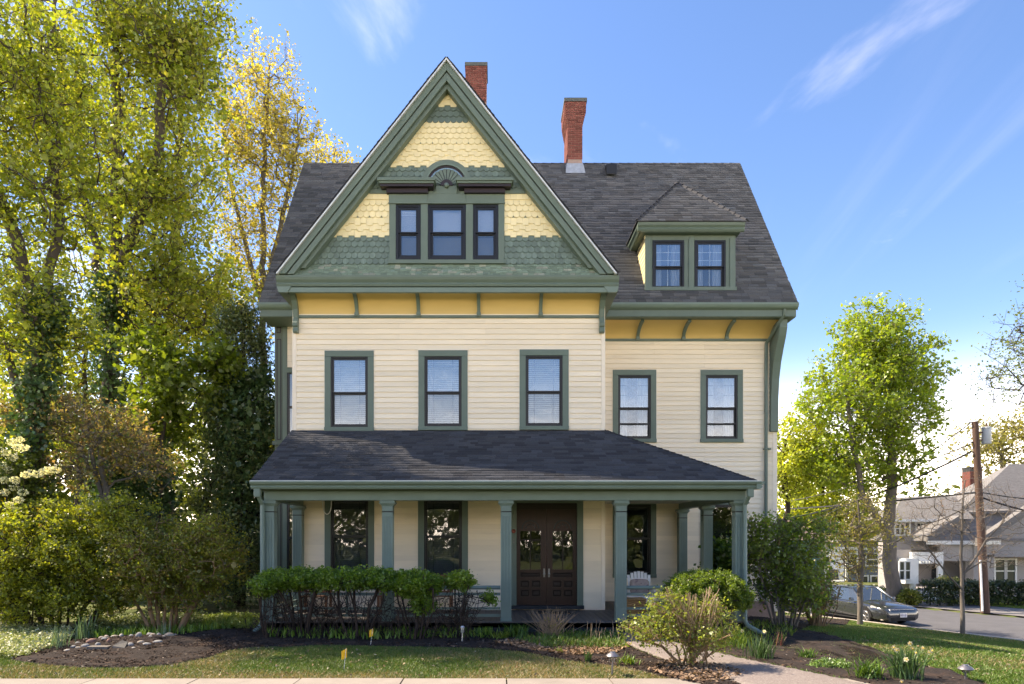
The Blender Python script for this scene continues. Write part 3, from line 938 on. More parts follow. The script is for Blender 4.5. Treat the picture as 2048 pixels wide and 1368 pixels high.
# dormer
DX0, DX1, DY = 4.22, 6.755, 19.17
dz0, dz1 = 9.07, 10.74
ry = lambda z: EY + (z - EZ) / (RZ - EZ) * (RY - EY)
dw = [(PX(1305, DY), PX(1368, DY), PZ(580, DY), PZ(481, DY)), (PX(1389, DY), PX(1451, DY), PZ(580, DY), PZ(481, DY))]
m = MB()
for a, b, c, d in rect_minus(DX0, DX1, dz0, dz1, dw): m.box(a, b, DY, DY + .14, c, d)
m.box(DX0 - .02, DX1 + .02, DY - .05, DY, dz0, dz0 + .10)
for u0, u1 in ((1290, 1299), (1377, 1388), (1459, 1470)):
    m.box(PX(u0, DY), PX(u1, DY), DY - .035, DY, dz0 + .1, dz1 - .2)
dormer = m.build('dormer', MT['green'], house, bevel=.005)
m = MB()
for s, x in ((-1, DX0), (1, DX1)):
    zz = 0
    m.prism([(DY + .14, dz0), (DY + .14, dz1), (ry(dz1) + .2, dz1)], 'x', x if s < 0 else x - .05, x + .05 if s < 0 else x)
m.build('cheek_wall', MT['cream_plain'], dormer)
for i in range(12):
    z = dz0 + .1 + i * .135
    y1 = ry(z) + .1
    if y1 > DY + .2:
        MB().hexa([(DX0 - .02, DY + .002, z), (DX0 - .02, y1, z), (DX0, y1, z), (DX0, DY + .002, z), (DX0 - .004, DY + .002, z + .135), (DX0 - .004, y1, z + .135), (DX0, y1, z + .135), (DX0, DY + .002, z + .135)]).build('clapboard', MT['sh_yellow'], dormer)
for r in dw:
    window(*r, DY - .01, tw=0, tt=0, tb=0, split=.47, blind='curtain', glass='glass_hi', bars='cross', casing=False, parent=dormer, fr=.10)
ex0, ex1, ey, ez = 3.93, 6.94, 18.86, 10.76
m = MB()
prof = [(0, 0), (-.06, .01), (-.09, .06), (-.07, .10), (-.12, .15), (-.14, .22), (0, .22)]
m.prism([(DY + a - .17, dz1 - .10 + b) for a, b in prof], 'x', ex0 + .02, ex1 - .02)
m.box(ex0 + .12, ex1 - .12, DY - .20, DY + .1, dz1 - .11, dz1 - .06)
for s, x in ((1, ex0), (-1, ex1)):
    m.prism([(x - s * a + s * .0 + s * .15, dz1 - .10 + b) for a, b in [(0, 0), (.06, .01), (.09, .06), (.07, .10), (.12, .15), (.13, .22), (-.25, .22), (-.25, 0)]], 'y', DY - .16, ry(dz1) + .3)
m.build('dormer_cornice', MT['green'], dormer)
pk = Vector((5.44, 20.36, 12.68))
ez2 = dz1 + .125
A, B = Vector((ex0, ey, ez2)), Vector((ex1, ey, ez2))
yb_ = ry(ez2) + .25
Cc, Dd = Vector((ex0, yb_, ez2)), Vector((ex1, yb_, ez2))
E = Vector((5.44, ry(12.68) + .15, 12.68))
m = MB()
m.quad(A, B, pk).quad(B, Dd, E, pk).quad(Cc, A, pk, E).quad(A, Cc, Dd, B)
droof = m.build('dormer_roof', MT['underlay'], dormer)
up = Vector((0, pk.y - ey, pk.z - ez2)); hL = up.length; wL = ex1 - ex0
shingle_roof('shingle_course', A + Vector((0, -.02, .005)), (1, 0, 0), up, lambda v: (wL / 2 * v / hL, wL - wL / 2 * v / hL), hL, tone=(.104, .106, .110), parent=droof, seed=21)
shingle_roof('shingle_course', Cc + Vector((-.01, 0, .005)), (0, -1, 0), (pk.x - ex0, 0, pk.z - ez2), lambda v: (-1.8 * v / 2.4, (yb_ - ey) - (pk.y - ey) * v / 2.43), 2.4, tone=(.104, .106, .110), parent=droof, seed=22)
m = MB()
for q in (A, B):
    n = 13
    for i in range(n):
        a = q.lerp(pk, i / n); b = q.lerp(pk, (i + 1.25) / n)
        d = Vector((.09, 0, -.10)); l = .035
        m.quad(a + Vector((-.10, -.03, -.06)) + Vector((0, 0, l)), a + Vector((0, -.02, .05 + l)), b + Vector((0, -.02, .045)), b + Vector((-.10, -.03, -.06)))
        m.quad(a + Vector((0, -.02, .05 + l)), a + Vector((.10, -.03, -.06 + l)), b + Vector((.10, -.03, -.06)), b + Vector((0, -.02, .045)))
tag(m.build('hip_cap', MT['asphalt_sh'] if False else mat('hip_cap_shingle', (.055, .056, .06), .85, .2, 20), droof), kind='stuff')

# chimneys, brick by brick
_brick = MB().box(0, 1, 0, .09, 0, .058).mesh('brick', MT['brick'])
_side = MB().box(0, .09, 0, 1, 0, .058).mesh('brick', MT['brick'])
def chimney(prof, y0, depth, side, label, zlow):
    """prof: list of (z, xleft, xright)"""
    def at(z):
        for (za, a, b), (zb, c, d) in zip(prof, prof[1:]):
            if za <= z <= zb:
                t = (z - za) / (zb - za); return a + (c - a) * t, b + (d - b) * t
        return prof[-1][1:]
    m = MB()
    for (za, a, b), (zb, c, d) in zip(prof, prof[1:]):
        i = .012
        m.hexa([(a + i, y0 + i, za), (b - i, y0 + i, za), (b - i, y0 + depth, za), (a + i, y0 + depth, za),
                (c + i, y0 + i, zb), (d - i, y0 + i, zb), (d - i, y0 + depth, zb), (c + i, y0 + depth, zb)])
    ch = m.build('chimney', MT['mortar'], house); ch['label'] = label
    z = zlow; row = 0; top = prof[-1][0]
    while z < top - .06:
        a, b = at(z + .03)
        n = max(2, round((b - a) / .21))
        w = (b - a) / n
        xs = [a + w * i for i in range(n + 1)] if row % 2 == 0 else [a] + [a + w * (i + .5) for i in range(n)] + [b]
        for p, q in zip(xs, xs[1:]):
            piece('brick', _brick, ch, (p + .005, y0 - rng.uniform(0, .006), z), scale=(q - p - .010, 1, 1))
        if side:
            k = side
            for i in range(k):
                s0 = y0 + .1 + (depth - .1) * i / k
                piece('brick', _side, ch, (a - rng.uniform(0, .006), s0 + .005, z), scale=(1, (depth - .1) / k - .01, 1))
        z += .0715; row += 1
    a, b = prof[-1][1:]
    MB().box(a - .015, b + .015, y0 - .02, y0 + depth + .02, top - .06, top + .06).build('chimney_cap', MT['cap'], ch)
    return ch
chimney([(14.3, 2.44, 2.95), (16.05, 2.45, 2.95), (16.50, 2.36, 3.07), (16.90, 2.345, 3.085)], 23.0, 1.15, 5, 'right brick chimney that flares wider towards its top', 14.9)
chimney([(13.6, -1.02, -.42), (16.9, -1.02, -.42), (17.15, -1.02, -.29), (18.38, -1.02, -.27)], 23.4, 0.9, 0, 'taller brick chimney behind the gable peak', 15.9)
m = MB()
m.hexa([(2.37, 22.86, 14.36), (3.03, 22.86, 14.36), (3.02, 23.3, 14.8), (2.38, 23.3, 14.8), (2.425, 22.96, 14.74), (2.965, 22.96, 14.74), (2.97, 23.3, 14.86), (2.42, 23.3, 14.86)])
m.build('chimney_flashing', MT['lead'], house)

# ---------------------------------------------------------------- front door
m = MB()
m.box(.41, .55, YW - .05, YW + .05, .40, 3.02).box(2.10, 2.256, YW - .05, YW + .05, .40, 3.02).box(.41, 2.256, YW - .054, YW + .05, 3.02, 3.16)
doorway = m.build('door_casing', MT['green'], house, bevel=.006)
MB().box(.40, 2.27, YW - .12, YW + .1, .31, .40).build('door_sill', MT['navy'], doorway)
MB().box(.55, 2.10, YW + .02, YW + .10, 2.86, 3.02).build('transom_board', MT['door_dark'], doorway)
for k, (a, b) in enumerate(((.55, 1.323), (1.327, 2.10))):
    y = YW + .04
    ia, ib = a + .12, b - .12
    if k == 0: ia, ib = a + .10, b - .15
    else: ia, ib = a + .15, b - .10
    mx = (ia + ib) / 2
    pan = [(ia, mx - .03, .62, .80), (mx + .03, ib, .62, .80), (ia, mx - .03, .86, 1.04), (mx + .03, ib, .86, 1.04), (ia, ib, 1.12, 1.24)]
    gl = (ia, ib, 1.32, 2.30)
    m = MB()
    for p, q, c, d in rect_minus(a, b, .405, 2.86, pan + [gl]): m.box(p, q, y, y + .05, c, d)
    d_ = m.build('door', MT['door'], doorway)
    for p in pan:
        q = MB().box(p[0], p[1], y + .022, y + .05, p[2], p[3])
        q.hexa([(p[0] + .02, y + .022, p[2] + .02), (p[1] - .02, y + .022, p[2] + .02), (p[1] - .02, y + .022, p[3] - .02), (p[0] + .02, y + .022, p[3] - .02),
                (p[0] + .04, y + .008, p[2] + .04), (p[1] - .04, y + .008, p[2] + .04), (p[1] - .04, y + .008, p[3] - .04), (p[0] + .04, y + .008, p[3] - .04)])
        q.build('door_panel', MT['door_dark'], d_)
    MB().box(gl[0], gl[1], y + .02, y + .026, gl[2], gl[3]).build('pane', MT['glass_lo'], d_)
    q = MB().box(mx - .012, mx + .012, y + .004, y + .03, gl[2], gl[3]).box(gl[0], gl[1], y + .002, y + .03, 2.06, 2.09)
    q.build('muntin', MT['door_dark'], d_)
    # arched carved light above
    q = MB()
    for i in range(10):
        t0, t1 = math.pi * i / 10, math.pi * (i + 1) / 10
        q.prism([(mx + r * math.cos(t), 2.36 + r * math.sin(t)) for r, t in ((.20, t0), (.235, t0), (.235, t1), (.20, t1))], 'y', y - .012, y + .01)
    for i in range(5):
        t = math.pi * (i + .5) / 5
        q.lathe([(.0, -.012), (.022, -.01), (.028, .008)], (mx + .12 * math.cos(t), y, 2.36 + .12 * math.sin(t)), 8, 'y')
    q.build('carved_arch', MT['black'], d_)
    hx = b - .06 if k == 0 else a + .06
    q = MB().box(hx - .022, hx + .022, y - .012, y, 1.12, 1.34)
    q.lathe([(.012, -.055), (.03, -.05), (.032, -.03), (.012, -.012), (.012, 0)], (hx, y, 1.20), 10, 'y')
    q.build('door_handle', MT['brass'], d_)
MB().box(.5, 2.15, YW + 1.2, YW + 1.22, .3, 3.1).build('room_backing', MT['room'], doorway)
MB().lathe([(.0, -.03), (.035, -.028), (.05, -.012), (.055, 0)], (.475, YW - .051, 2.30), 14, 'y').build('door_bell', MT['brick'], doorway, smooth=True)
# house number on the casing: 9 9 as small metal figures
for zc_ in (2.10, 2.02):
    q = MB()
    for i in range(12):
        t0, t1 = 2 * math.pi * i / 12, 2 * math.pi * (i + 1) / 12
        q.prism([(.475 + r * math.cos(t), zc_ + r * math.sin(t)) for r, t in ((.011, t0), (.020, t0), (.020, t1), (.011, t1))], 'y', YW - .058, YW - .0505)
    q.prism([(.486, zc_), (.495, zc_), (.486, zc_ - .042), (.476, zc_ - .042)], 'y', YW - .0575, YW - .0505)
    q.build('house_number', MT['brass'], doorway)
# ================================================================ porch (parts of the house)
PZF = 0.28
# floor planks
x = -5.15
k = 0
_pl = {}
floor = MB().box(-5.13, 5.53, 15.10, 17.45, .14, .25).box(2.9, 5.53, 17.5, 19.75, .14, .25).build('porch_floor', MT['navy'], house)
while x < 5.54:
    L = 17.47 - 15.03 if x + .07 < 2.86 else 19.77 - 15.03
    L = round(L, 3)
    if L not in _pl:
        _pl[L] = MB().box(0, .128, 0, L, 0, .028).mesh('floor_plank', MT['deck'])
    piece('floor_plank', _pl[L], floor, (x, 15.03, PZF - .028 + rng.uniform(-.0015, .0015)))
    x += .1405
m = MB().box(-5.12, 5.5, 15.10, 15.14, -.25, .245)
m.box(-5.12, -5.08, 15.14, 17.45, -.25, .245).box(5.46, 5.5, 15.14, 19.75, -.4, .245)
m.build('porch_skirt', MT['navy'], house)
# beam, frieze, ceiling
m = MB()
m.box(-5.10, 5.54, 15.06, 15.34, 2.955, 3.16)
m.box(5.32, 5.54, 15.34, 19.78, 2.955, 3.16).box(-5.10, -4.90, 15.34, 17.48, 2.955, 3.16)
m.build('porch_beam', MT['green_post'], house, bevel=.008)
m = MB().box(-5.14, 5.58, 15.02, 15.30, 3.162, 3.21).box(5.34, 5.58, 15.3, 19.78, 3.162, 3.21)
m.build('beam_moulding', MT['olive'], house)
m = MB().box(-4.9, 5.32, 15.34, 17.45, 3.12, 3.15).box(2.85, 5.32, 17.45, 19.75, 3.12, 3.15)
m.build('porch_ceiling', MT['tan_ceiling'], house)
m = MB().box(-5.22, 5.60, 14.76, 15.02, 3.19, 3.215).box(5.58, 5.75, 15.02, 19.78, 3.19, 3.215)
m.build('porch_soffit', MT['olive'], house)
# roof planes
ez0, ey0, ez1 = 3.335, 14.70, 4.86
pe = 5.62
m = MB()
a = [(-5.24, ey0, ez0), (pe, ey0, ez0), (XR, YW, ez1), (-5.20, YW, ez1)]
m.hexa([(q[0], q[1], q[2] - .07) for q in a] + a)
b = [(pe, ey0, ez0), (pe, YR, ez0), (XR, YR, ez1), (XR, YW, ez1)]
m.hexa([(q[0], q[1], q[2] - .07) for q in b] + b)
porch_roof = m.build('porch_roof', MT['underlay'], house)
sv = Vector((0, YW - ey0, ez1 - ez0)); sl = sv.length
shingle_roof('shingle_course', (-5.26, ey0 - .03, ez0 + .002), (1, 0, 0), sv, lambda v: (.04 * v / sl, 10.88 - (pe - XR) * v / sl), sl - .02,
             tone=(.050, .053, .060), parent=porch_roof, seed=31)
sv2 = Vector((XR - pe, 0, ez1 - ez0))
shingle_roof('shingle_course', (pe + .03, YR, ez0 + .002), (0, -1, 0), sv2, lambda v: (0, 5.1 - 2.8 * v / sv2.length), sv2.length - .02,
             tone=(.050, .053, .060), parent=porch_roof, seed=32)
m = MB()
A, B = Vector((pe, ey0, ez0)), Vector((XR, YW, ez1))
for i in range(24):
    a = A.lerp(B, i / 24); b = A.lerp(B, (i + 1.2) / 24)
    m.quad(a + Vector((-.12, 0, .02)), a + Vector((0, 0, .05)), b + Vector((0, 0, .035)), b + Vector((-.12, 0, .01)))
    m.quad(a + Vector((0, 0, .05)), a + Vector((.1, .1, .02)), b + Vector((.1, .1, .01)), b + Vector((0, 0, .035)))
tag(m.build('hip_cap', mat('porch_hip_cap', (.046, .047, .054), .85, .2, 20), porch_roof), kind='stuff')
# thin flashing line where roof meets wall
MB().box(XL, XR, YW - .045, YW, ez1 - .02, ez1 + .02).build('wall_flashing', MT['underlay'], porch_roof)
# gutter with ogee profile, front and right side
prof = [(14.76, 3.175), (14.66, 3.18), (14.64, 3.22), (14.655, 3.25), (14.60, 3.28), (14.58, 3.315), (14.58, 3.335), (14.61, 3.34), (14.63, 3.30), (14.76, 3.30)]
g = MB().prism(prof, 'x', -5.25, 5.70)
g.build('porch_gutter', MT['green_light'], house)
MB().box(-5.25, 5.70, 14.595, 14.61, 3.337, 3.352).build('gutter_lip', MT['metal'], house)
prof2 = [(5.60, 3.175), (5.70, 3.18), (5.72, 3.22), (5.705, 3.25), (5.76, 3.28), (5.78, 3.335), (5.75, 3.34), (5.60, 3.30)]
MB().prism(prof2, 'y', 14.60, 19.78).build('porch_gutter', MT['green_light'], house)

# posts
def post(x, y, w=.235, half=False):
    m = MB()
    h = w / 2
    z0, z1 = PZF, 2.953
    c = h - .012
    m.box(x - c, x + c, y - c, y + c, z0 + .25, 2.72)
    # raised fillets leave flutes between them
    for t in (-1, -.36, .36, 1):
        cx = x + t * (h - .022)
        m.box(cx - .020, cx + .020, y - h, y - c, z0 + .30, 2.60)
    for s in (-1, 1):
        for t in (-1, -.36, .36, 1):
            cy = y + t * (h - .022)
            m.box(x + s * c, x + s * h, cy - .020, cy + .020, z0 + .30, 2.60)
    m.box(x - h, x + h, y - h, y + h, z0 + .02, z0 + .30).box(x - h - .012, x + h + .012, y - h - .012, y + h + .012, z0, z0 + .05)
    m.box(x - h, x + h, y - h, y + h, 2.60, 2.69).box(x - h, x + h, y - h, y + h, 2.715, 2.81)
    p = m.build('porch_post', MT['green_post'], house, bevel=.004)
    MB().box(x - h - .002, x + h + .002, y - h - .002, y + h + .002, 2.692, 2.713).build('neck_band', MT['black'], p)
    c = MB()
    def ring(h0, h1, za, zb):
        c.hexa([(x - h0, y - h0, za), (x + h0, y - h0, za), (x + h0, y + h0, za), (x - h0, y + h0, za),
                (x - h1, y - h1, zb), (x + h1, y - h1, zb), (x + h1, y + h1, zb), (x - h1, y + h1, zb)])
    ring(h + .005, h + .005, 2.812, 2.835); ring(h + .005, h + .045, 2.836, 2.885); ring(h + .055, h + .055, 2.886, 2.91); ring(h + .045, h + .045, 2.911, 2.951)
    c.build('capital', MT['green_post'], p)
for x in (-5.0, -2.38, .245, 2.795, 5.43): post(x, YP)
post(-5.0, 17.36); post(5.43, 17.5); post(5.38, 19.62)
# railings
def railing(x0, x1, y):
    m = MB()
    m.tube([(x0, y, 1.02), (x1, y, 1.02)], .045, 10)
    m.box(x0, x1, y - .03, y + .03, .845, .905).box(x0, x1, y - .028, y + .028, .53, .58).box(x0, x1, y - .03, y + .03, .37, .43)
    r = m.build('porch_railing', MT['green_post'], house, smooth='auto')
    n = 3
    for i in range(1, n):
        xx = x0 + (x1 - x0) * i / n
        MB().box(xx - .025, xx + .025, y - .025, y + .025, .43, .98).build('baluster', MT['green_post'], r)
railing(-4.88, -2.5, YP); railing(-2.26, .12, YP); railing(2.92, 5.31, YP)
def railing_y(x, y0, y1):
    m = MB()
    m.tube([(x, y0, 1.02), (x, y1, 1.02)], .045, 10)
    m.box(x - .03, x + .03, y0, y1, .845, .905).box(x - .028, x + .028, y0, y1, .53, .58).box(x - .03, x + .03, y0, y1, .37, .43)
    m.build('porch_railing', MT['green_post'], house, smooth='auto')
railing_y(-5.0, 15.32, 17.24); railing_y(5.43, 15.32, 17.38); railing_y(5.43, 17.62, 19.5)
# corner downspouts with kicked-out feet
def spout(x, y, dx):
    q = [(x, 14.70, 3.19), (x, 14.76, 3.05), (x, y, 2.85), (x, y, .30), (x + dx * .06, y - .05, .20), (x + dx * .45, y - .25, .02)]
    MB().tube(q, [.05] * 6, 8).build('downspout', MT['green_post'], house, smooth='auto')
    MB().box(x - .07, x + .07, 14.66, 14.78, 3.0, 3.19).build('downspout_head', MT['green_light'], house, bevel=.02)
spout(-5.12, 15.02, -.35)
spout(5.50, 15.02, .75)
# ================================================================ terrain, lawn, beds, path
C0 = np.array((16.2, 26.5)); SD = np.array((0.42, -0.908)); SD = SD / np.hypot(*SD)
SN = np.array((SD[1], -SD[0]))          # points from the kerb towards the house
ROAD_W = 8.4
def sdist(x, y): return SN[0] * (np.asarray(x, float) - C0[0]) + SN[1] * (np.asarray(y, float) - C0[1])
def tz(x, y):
    s = sdist(x, y)
    t = np.clip(s / 14.0, 0, 1)
    z = -1.30 * (1 - t * t * (3 - 2 * t))
    z = np.where(s < 0, -1.48, z)
    z = np.where(s < -ROAD_W, -1.36, z)
    return z
def tzf(x, y): return float(tz(x, y))
def G(u, v):
    """where the viewing ray of a picture point meets the ground"""
    D = np.linspace(7, 140, 8000)
    x = (u - CU) * D / F; z = ZC + (CV - v) * D / F
    g = tz(x, D)
    i = int(np.argmax(z < g))
    return Vector((x[i], D[i], float(g[i])))

_nrng = np.random.default_rng(5)
_grid = _nrng.random((64, 64))
def vnoise(x, y, s):
    x = np.asarray(x) / s + 31.7; y = np.asarray(y) / s + 17.3
    xi = np.floor(x).astype(int); yi = np.floor(y).astype(int)
    fx = x - xi; fy = y - yi; fx = fx * fx * (3 - 2 * fx); fy = fy * fy * (3 - 2 * fy)
    g = lambda a, b: _grid[a % 64, b % 64]
    return (g(xi, yi) * (1 - fx) + g(xi + 1, yi) * fx) * (1 - fy) + (g(xi, yi + 1) * (1 - fx) + g(xi + 1, yi + 1) * fx) * fy
def fbm(x, y, s): return (vnoise(x, y, s) + .5 * vnoise(x, y, s / 2.1) + .25 * vnoise(x, y, s / 4.3)) / 1.75
def inpoly(x, y, poly):
    x = np.asarray(x); y = np.asarray(y); c = np.zeros(x.shape, bool)
    n = len(poly)
    for i in range(n):
        x0, y0 = poly[i][:2]; x1, y1 = poly[(i + 1) % n][:2]
        c ^= ((y0 > y) != (y1 > y)) & (x < (x1 - x0) * (y - y0) / ((y1 - y0) if y1 != y0 else 1e-9) + x0)
    return c

def axis(lo, hi, a, b, st):
    inner = np.arange(a, b + st / 2, st)
    g = 1.35; left = []; d = st; p = a
    while p > lo: d *= g; p -= d; left.append(p)
    right = []; d = st; p = inner[-1]
    while p < hi: d *= g; p += d; right.append(p)
    return np.array(left[::-1] + list(inner) + right)
gx_ = axis(-900, 900, -16, 40, .5); gy_ = axis(-300, 1500, 6, 60, .5)
Xg, Yg = np.meshgrid(gx_, gy_)
Zg = tz(Xg, Yg)
nx, ny = len(gx_), len(gy_)
idx = np.arange(nx * ny).reshape(ny, nx)
Fg = np.stack([idx[:-1, :-1], idx[:-1, 1:], idx[1:, 1:], idx[1:, :-1]], -1).reshape(-1, 4)
MT['lawn'] = mat('lawn_soil', (0.085, 0.105, 0.035), 0.95, 0.25, 3, 0.4, 40, col2=(0.22, 0.18, 0.10), c2=(0.5, 0.72), c2scale=0.9, spec=0.1)
ground = tag(np_mesh('ground', np.stack([Xg, Yg, Zg], -1).reshape(-1, 3), Fg, MT['lawn'], smooth=True), 'short patchy spring lawn sloping down to the side street', kind='structure')

# front pavement of separate slabs
MT['concrete'] = mat('pale_concrete', (0.27, 0.235, 0.205), 0.9, 0.15, 3, 0.3, 80, rnd=0.05, spec=0.2)
pave_edge = 10.19
pv = MB().box(-14, 6.5, 8.4, pave_edge - .02, -.12, .0).build('pavement', MT['lawn'])
tag(pv, 'pale concrete pavement along the front edge of the lawn', kind='structure')
_slab = MB().box(0, 1.51, 0, 1.76, 0, .07).mesh('slab', MT['concrete'])
for i in range(13):
    piece('slab', _slab, pv, (-14 + i * 1.53 + .41, 8.42, -.048 + rng.uniform(-.004, .004)))

# garden path of exposed aggregate
MT['aggregate'] = mat('aggregate_path', (0.20, 0.165, 0.15), 0.9, 0.30, 55, 0.5, 120, spec=0.2, col2=(0.28, 0.25, 0.225), c2=(0.5, 0.62), c2scale=38)
pl = [G(u, v) for u, v in ((1198, 1264), (1212, 1272), (1262, 1294), (1330, 1322), (1412, 1343), (1479, 1368), (1520, 1392))]
pr = [G(u, v) for u, v in ((1262, 1260), (1285, 1268), (1335, 1281), (1403, 1299), (1484, 1318), (1602, 1342), (1712, 1366), (1830, 1396))]
path_poly = [(p.x, p.y) for p in pl] + [(p.x, p.y) for p in reversed(pr)]
def sheet(name, poly, h, material, st=.12, bump=0.0, mound=None, label=None, kind='structure', edge=.05):
    """a piece of ground cover draped on the terrain inside a polygon"""
    xs = [p[0] for p in poly]; ys = [p[1] for p in poly]
    bm = bmesh.new()
    vs_ = [bm.verts.new((p[0], p[1], 0)) for p in poly]
    bm.faces.new(vs_)
    bmesh.ops.triangulate(bm, faces=bm.faces)
    def cut(ax, lo, hi):
        c = lo
        while c < hi:
            nrm = (1, 0, 0) if ax == 0 else (0, 1, 0)
            bmesh.ops.bisect_plane(bm, geom=bm.verts[:] + bm.edges[:] + bm.faces[:], plane_co=(c, c, 0), plane_no=nrm)
            c += st
    cut(0, min(xs) + st * .37, max(xs)); cut(1, min(ys) + st * .41, max(ys))
    me = bpy.data.meshes.new(name); bm.to_mesh(me); bm.free()
    n = len(me.vertices); co = np.empty(n * 3, np.float32); me.vertices.foreach_get('co', co); co = co.reshape(-1, 3)
    P_ = np.array(poly)
    A_ = P_; B_ = np.roll(P_, -1, 0)
    dmin = np.full(n, 9.0)
    for a, b in zip(A_, B_):
        ab = b - a; t = np.clip(((co[:, :2] - a) @ ab) / max(ab @ ab, 1e-9), 0, 1)
        dmin = np.minimum(dmin, np.hypot(*(co[:, :2] - a - t[:, None] * ab).T))
    e = np.clip(dmin / edge, 0, 1)
    co[:, 2] = tz(co[:, 0], co[:, 1]) + .004 + (h + bump * (fbm(co[:, 0], co[:, 1], .25) - .3)) * e
    if mound: co[:, 2] += mound(co[:, 0], co[:, 1]) * np.clip(dmin / .5, 0, 1)
    me.vertices.foreach_set('co', co.ravel()); me.update()
    me.polygons.foreach_set('use_smooth', np.ones(len(me.polygons), bool))
    me.materials.append(material)
    o = bpy.data.objects.new(name, me); COL.objects.link(o)
    return tag(o, label, kind=kind)
sheet('path', path_poly, .03, MT['aggregate'], label='pinkish grey aggregate garden path curving from the porch to the street', edge=.03)

# mulch beds
MT['mulch'] = mat('dark_mulch', (0.036, 0.029, 0.026), 0.95, 0.45, 22, 0.8, 60, spec=0.1, col2=(0.078, 0.052, 0.040), c2=(0.52, 0.72), c2scale=4)
MT['chip'] = mat('mulch_chip', (1, 1, 1), 0.95, 0.2, 30, attr=True, spec=0.1)
def gpoly(pts): return [tuple(G(u, v)[:2]) for u, v in pts]
bed_left = gpoly(((20, 1322), (80, 1330), (160, 1337), (250, 1338), (340, 1332), (420, 1316), (455, 1303), (500, 1297), (580, 1296), (640, 1292),
                  (760, 1294), (900, 1297), (990, 1299), (1010, 1268), (1000, 1250), (700, 1247), (520, 1247), (450, 1246), (330, 1262), (150, 1280), (60, 1300)))
bed_mid = gpoly(((985, 1301), (1040, 1305), (1080, 1312), (1130, 1322), (1200, 1330), (1250, 1336), (1290, 1346), (1330, 1356), (1400, 1372), (1440, 1388), (1508, 1388), (1470, 1366),
                 (1408, 1343), (1328, 1323), (1260, 1296), (1208, 1273), (1190, 1263), (1100, 1256), (1012, 1258)))
bed_right = gpoly(((1500, 1321), (1604, 1341), (1716, 1366), (1840, 1395), (2010, 1388), (1950, 1362), (1900, 1344), (1860, 1340), (1700, 1322), (1625, 1309), (1560, 1304), (1520, 1300),
                   (1560, 1285), (1600, 1281), (1660, 1284), (1690, 1282), (1650, 1268), (1600, 1262), (1690, 1252), (1700, 1240), (1560, 1232), (1490, 1236), (1440, 1248), (1300, 1252), (1290, 1266), (1340, 1280), (1405, 1298), (1480, 1316)))
def mound_left(x, y):
    c = G(285, 1292); c2 = G(450, 1274)
    return .16 * np.exp(-(((x - c.x) / 1.3) ** 2 + ((y - c.y) / .7) ** 2)) + .12 * np.exp(-(((x - c2.x) / .7) ** 2 + ((y - c2.y) / .5) ** 2))
def mound_right(x, y):
    c = G(1650, 1276)
    return .05 * np.exp(-(((x - c.x) / .6) ** 2 + ((y - c.y) / .5) ** 2))
sheet('mulch_bed', bed_left, .03, MT['mulch'], bump=.05, mound=mound_left, label='dark mulch bed with a low mound left of the porch')
sheet('mulch_bed', bed_mid, .03, MT['mulch'], bump=.05, label='mulch bed between the front lawn and the path')
sheet('mulch_bed', bed_right, .03, MT['mulch'], bump=.05, mound=mound_right, label='mulch bed right of the path reaching the wing of the house')
def bed_z(x, y): return tz(x, y) + .035 + mound_left(x, y) * inpoly(x, y, bed_left) + mound_right(x, y) * inpoly(x, y, bed_right)

NR = np.random.default_rng(11)
def scatter(poly, n, extra=None):
    xs = [p[0] for p in poly]; ys = [p[1] for p in poly]
    x = NR.uniform(min(xs), max(xs), n); y = NR.uniform(min(ys), max(ys), n)
    k = inpoly(x, y, poly)
    return x[k], y[k]
def flakes(name, x, y, z, size, cols, wts, tilt=.5, aspect=.35, material=None, label=None, cat=None, lift=.0):
    n = len(x)
    th = NR.uniform(0, 2 * np.pi, n); s = size * NR.uniform(.4, 1.4, n)
    a = np.stack([np.cos(th), np.sin(th), NR.normal(0, tilt, n) * .5], 1) * s[:, None]
    b = np.stack([-np.sin(th), np.cos(th), NR.normal(0, tilt, n)], 1) * (s * aspect)[:, None]
    c = np.stack([x, y, z + lift + NR.uniform(0, .015, n)], 1)
    V = np.stack([c - a * .5, c + b * .5, c + a * .5, c - b * .5], 1).reshape(-1, 3)
    ci = NR.choice(len(cols), n, p=np.array(wts) / sum(wts))
    col = np.array(cols)[ci] * NR.uniform(.7, 1.3, n)[:, None]
    o = np_mesh(name, V, np.arange(4 * n).reshape(-1, 4), material or MT['chip'], cols=np.repeat(col, 4, 0))
    return tag(o, label, cat, kind='stuff')
xa, ya = [], []
for b, n in ((bed_left, 42000), (bed_mid, 26000), (bed_right, 34000)):
    x, y = scatter(b, n); xa.append(x); ya.append(y)
x = np.concatenate(xa); y = np.concatenate(ya)
flakes('mulch_chip', x, y, bed_z(x, y), .055, [(.035, .025, .02), (.065, .042, .03), (.12, .085, .06), (.24, .20, .16)], [6, 4, 1.2, .25], label='loose dark bark chips on the planting beds', cat='mulch')

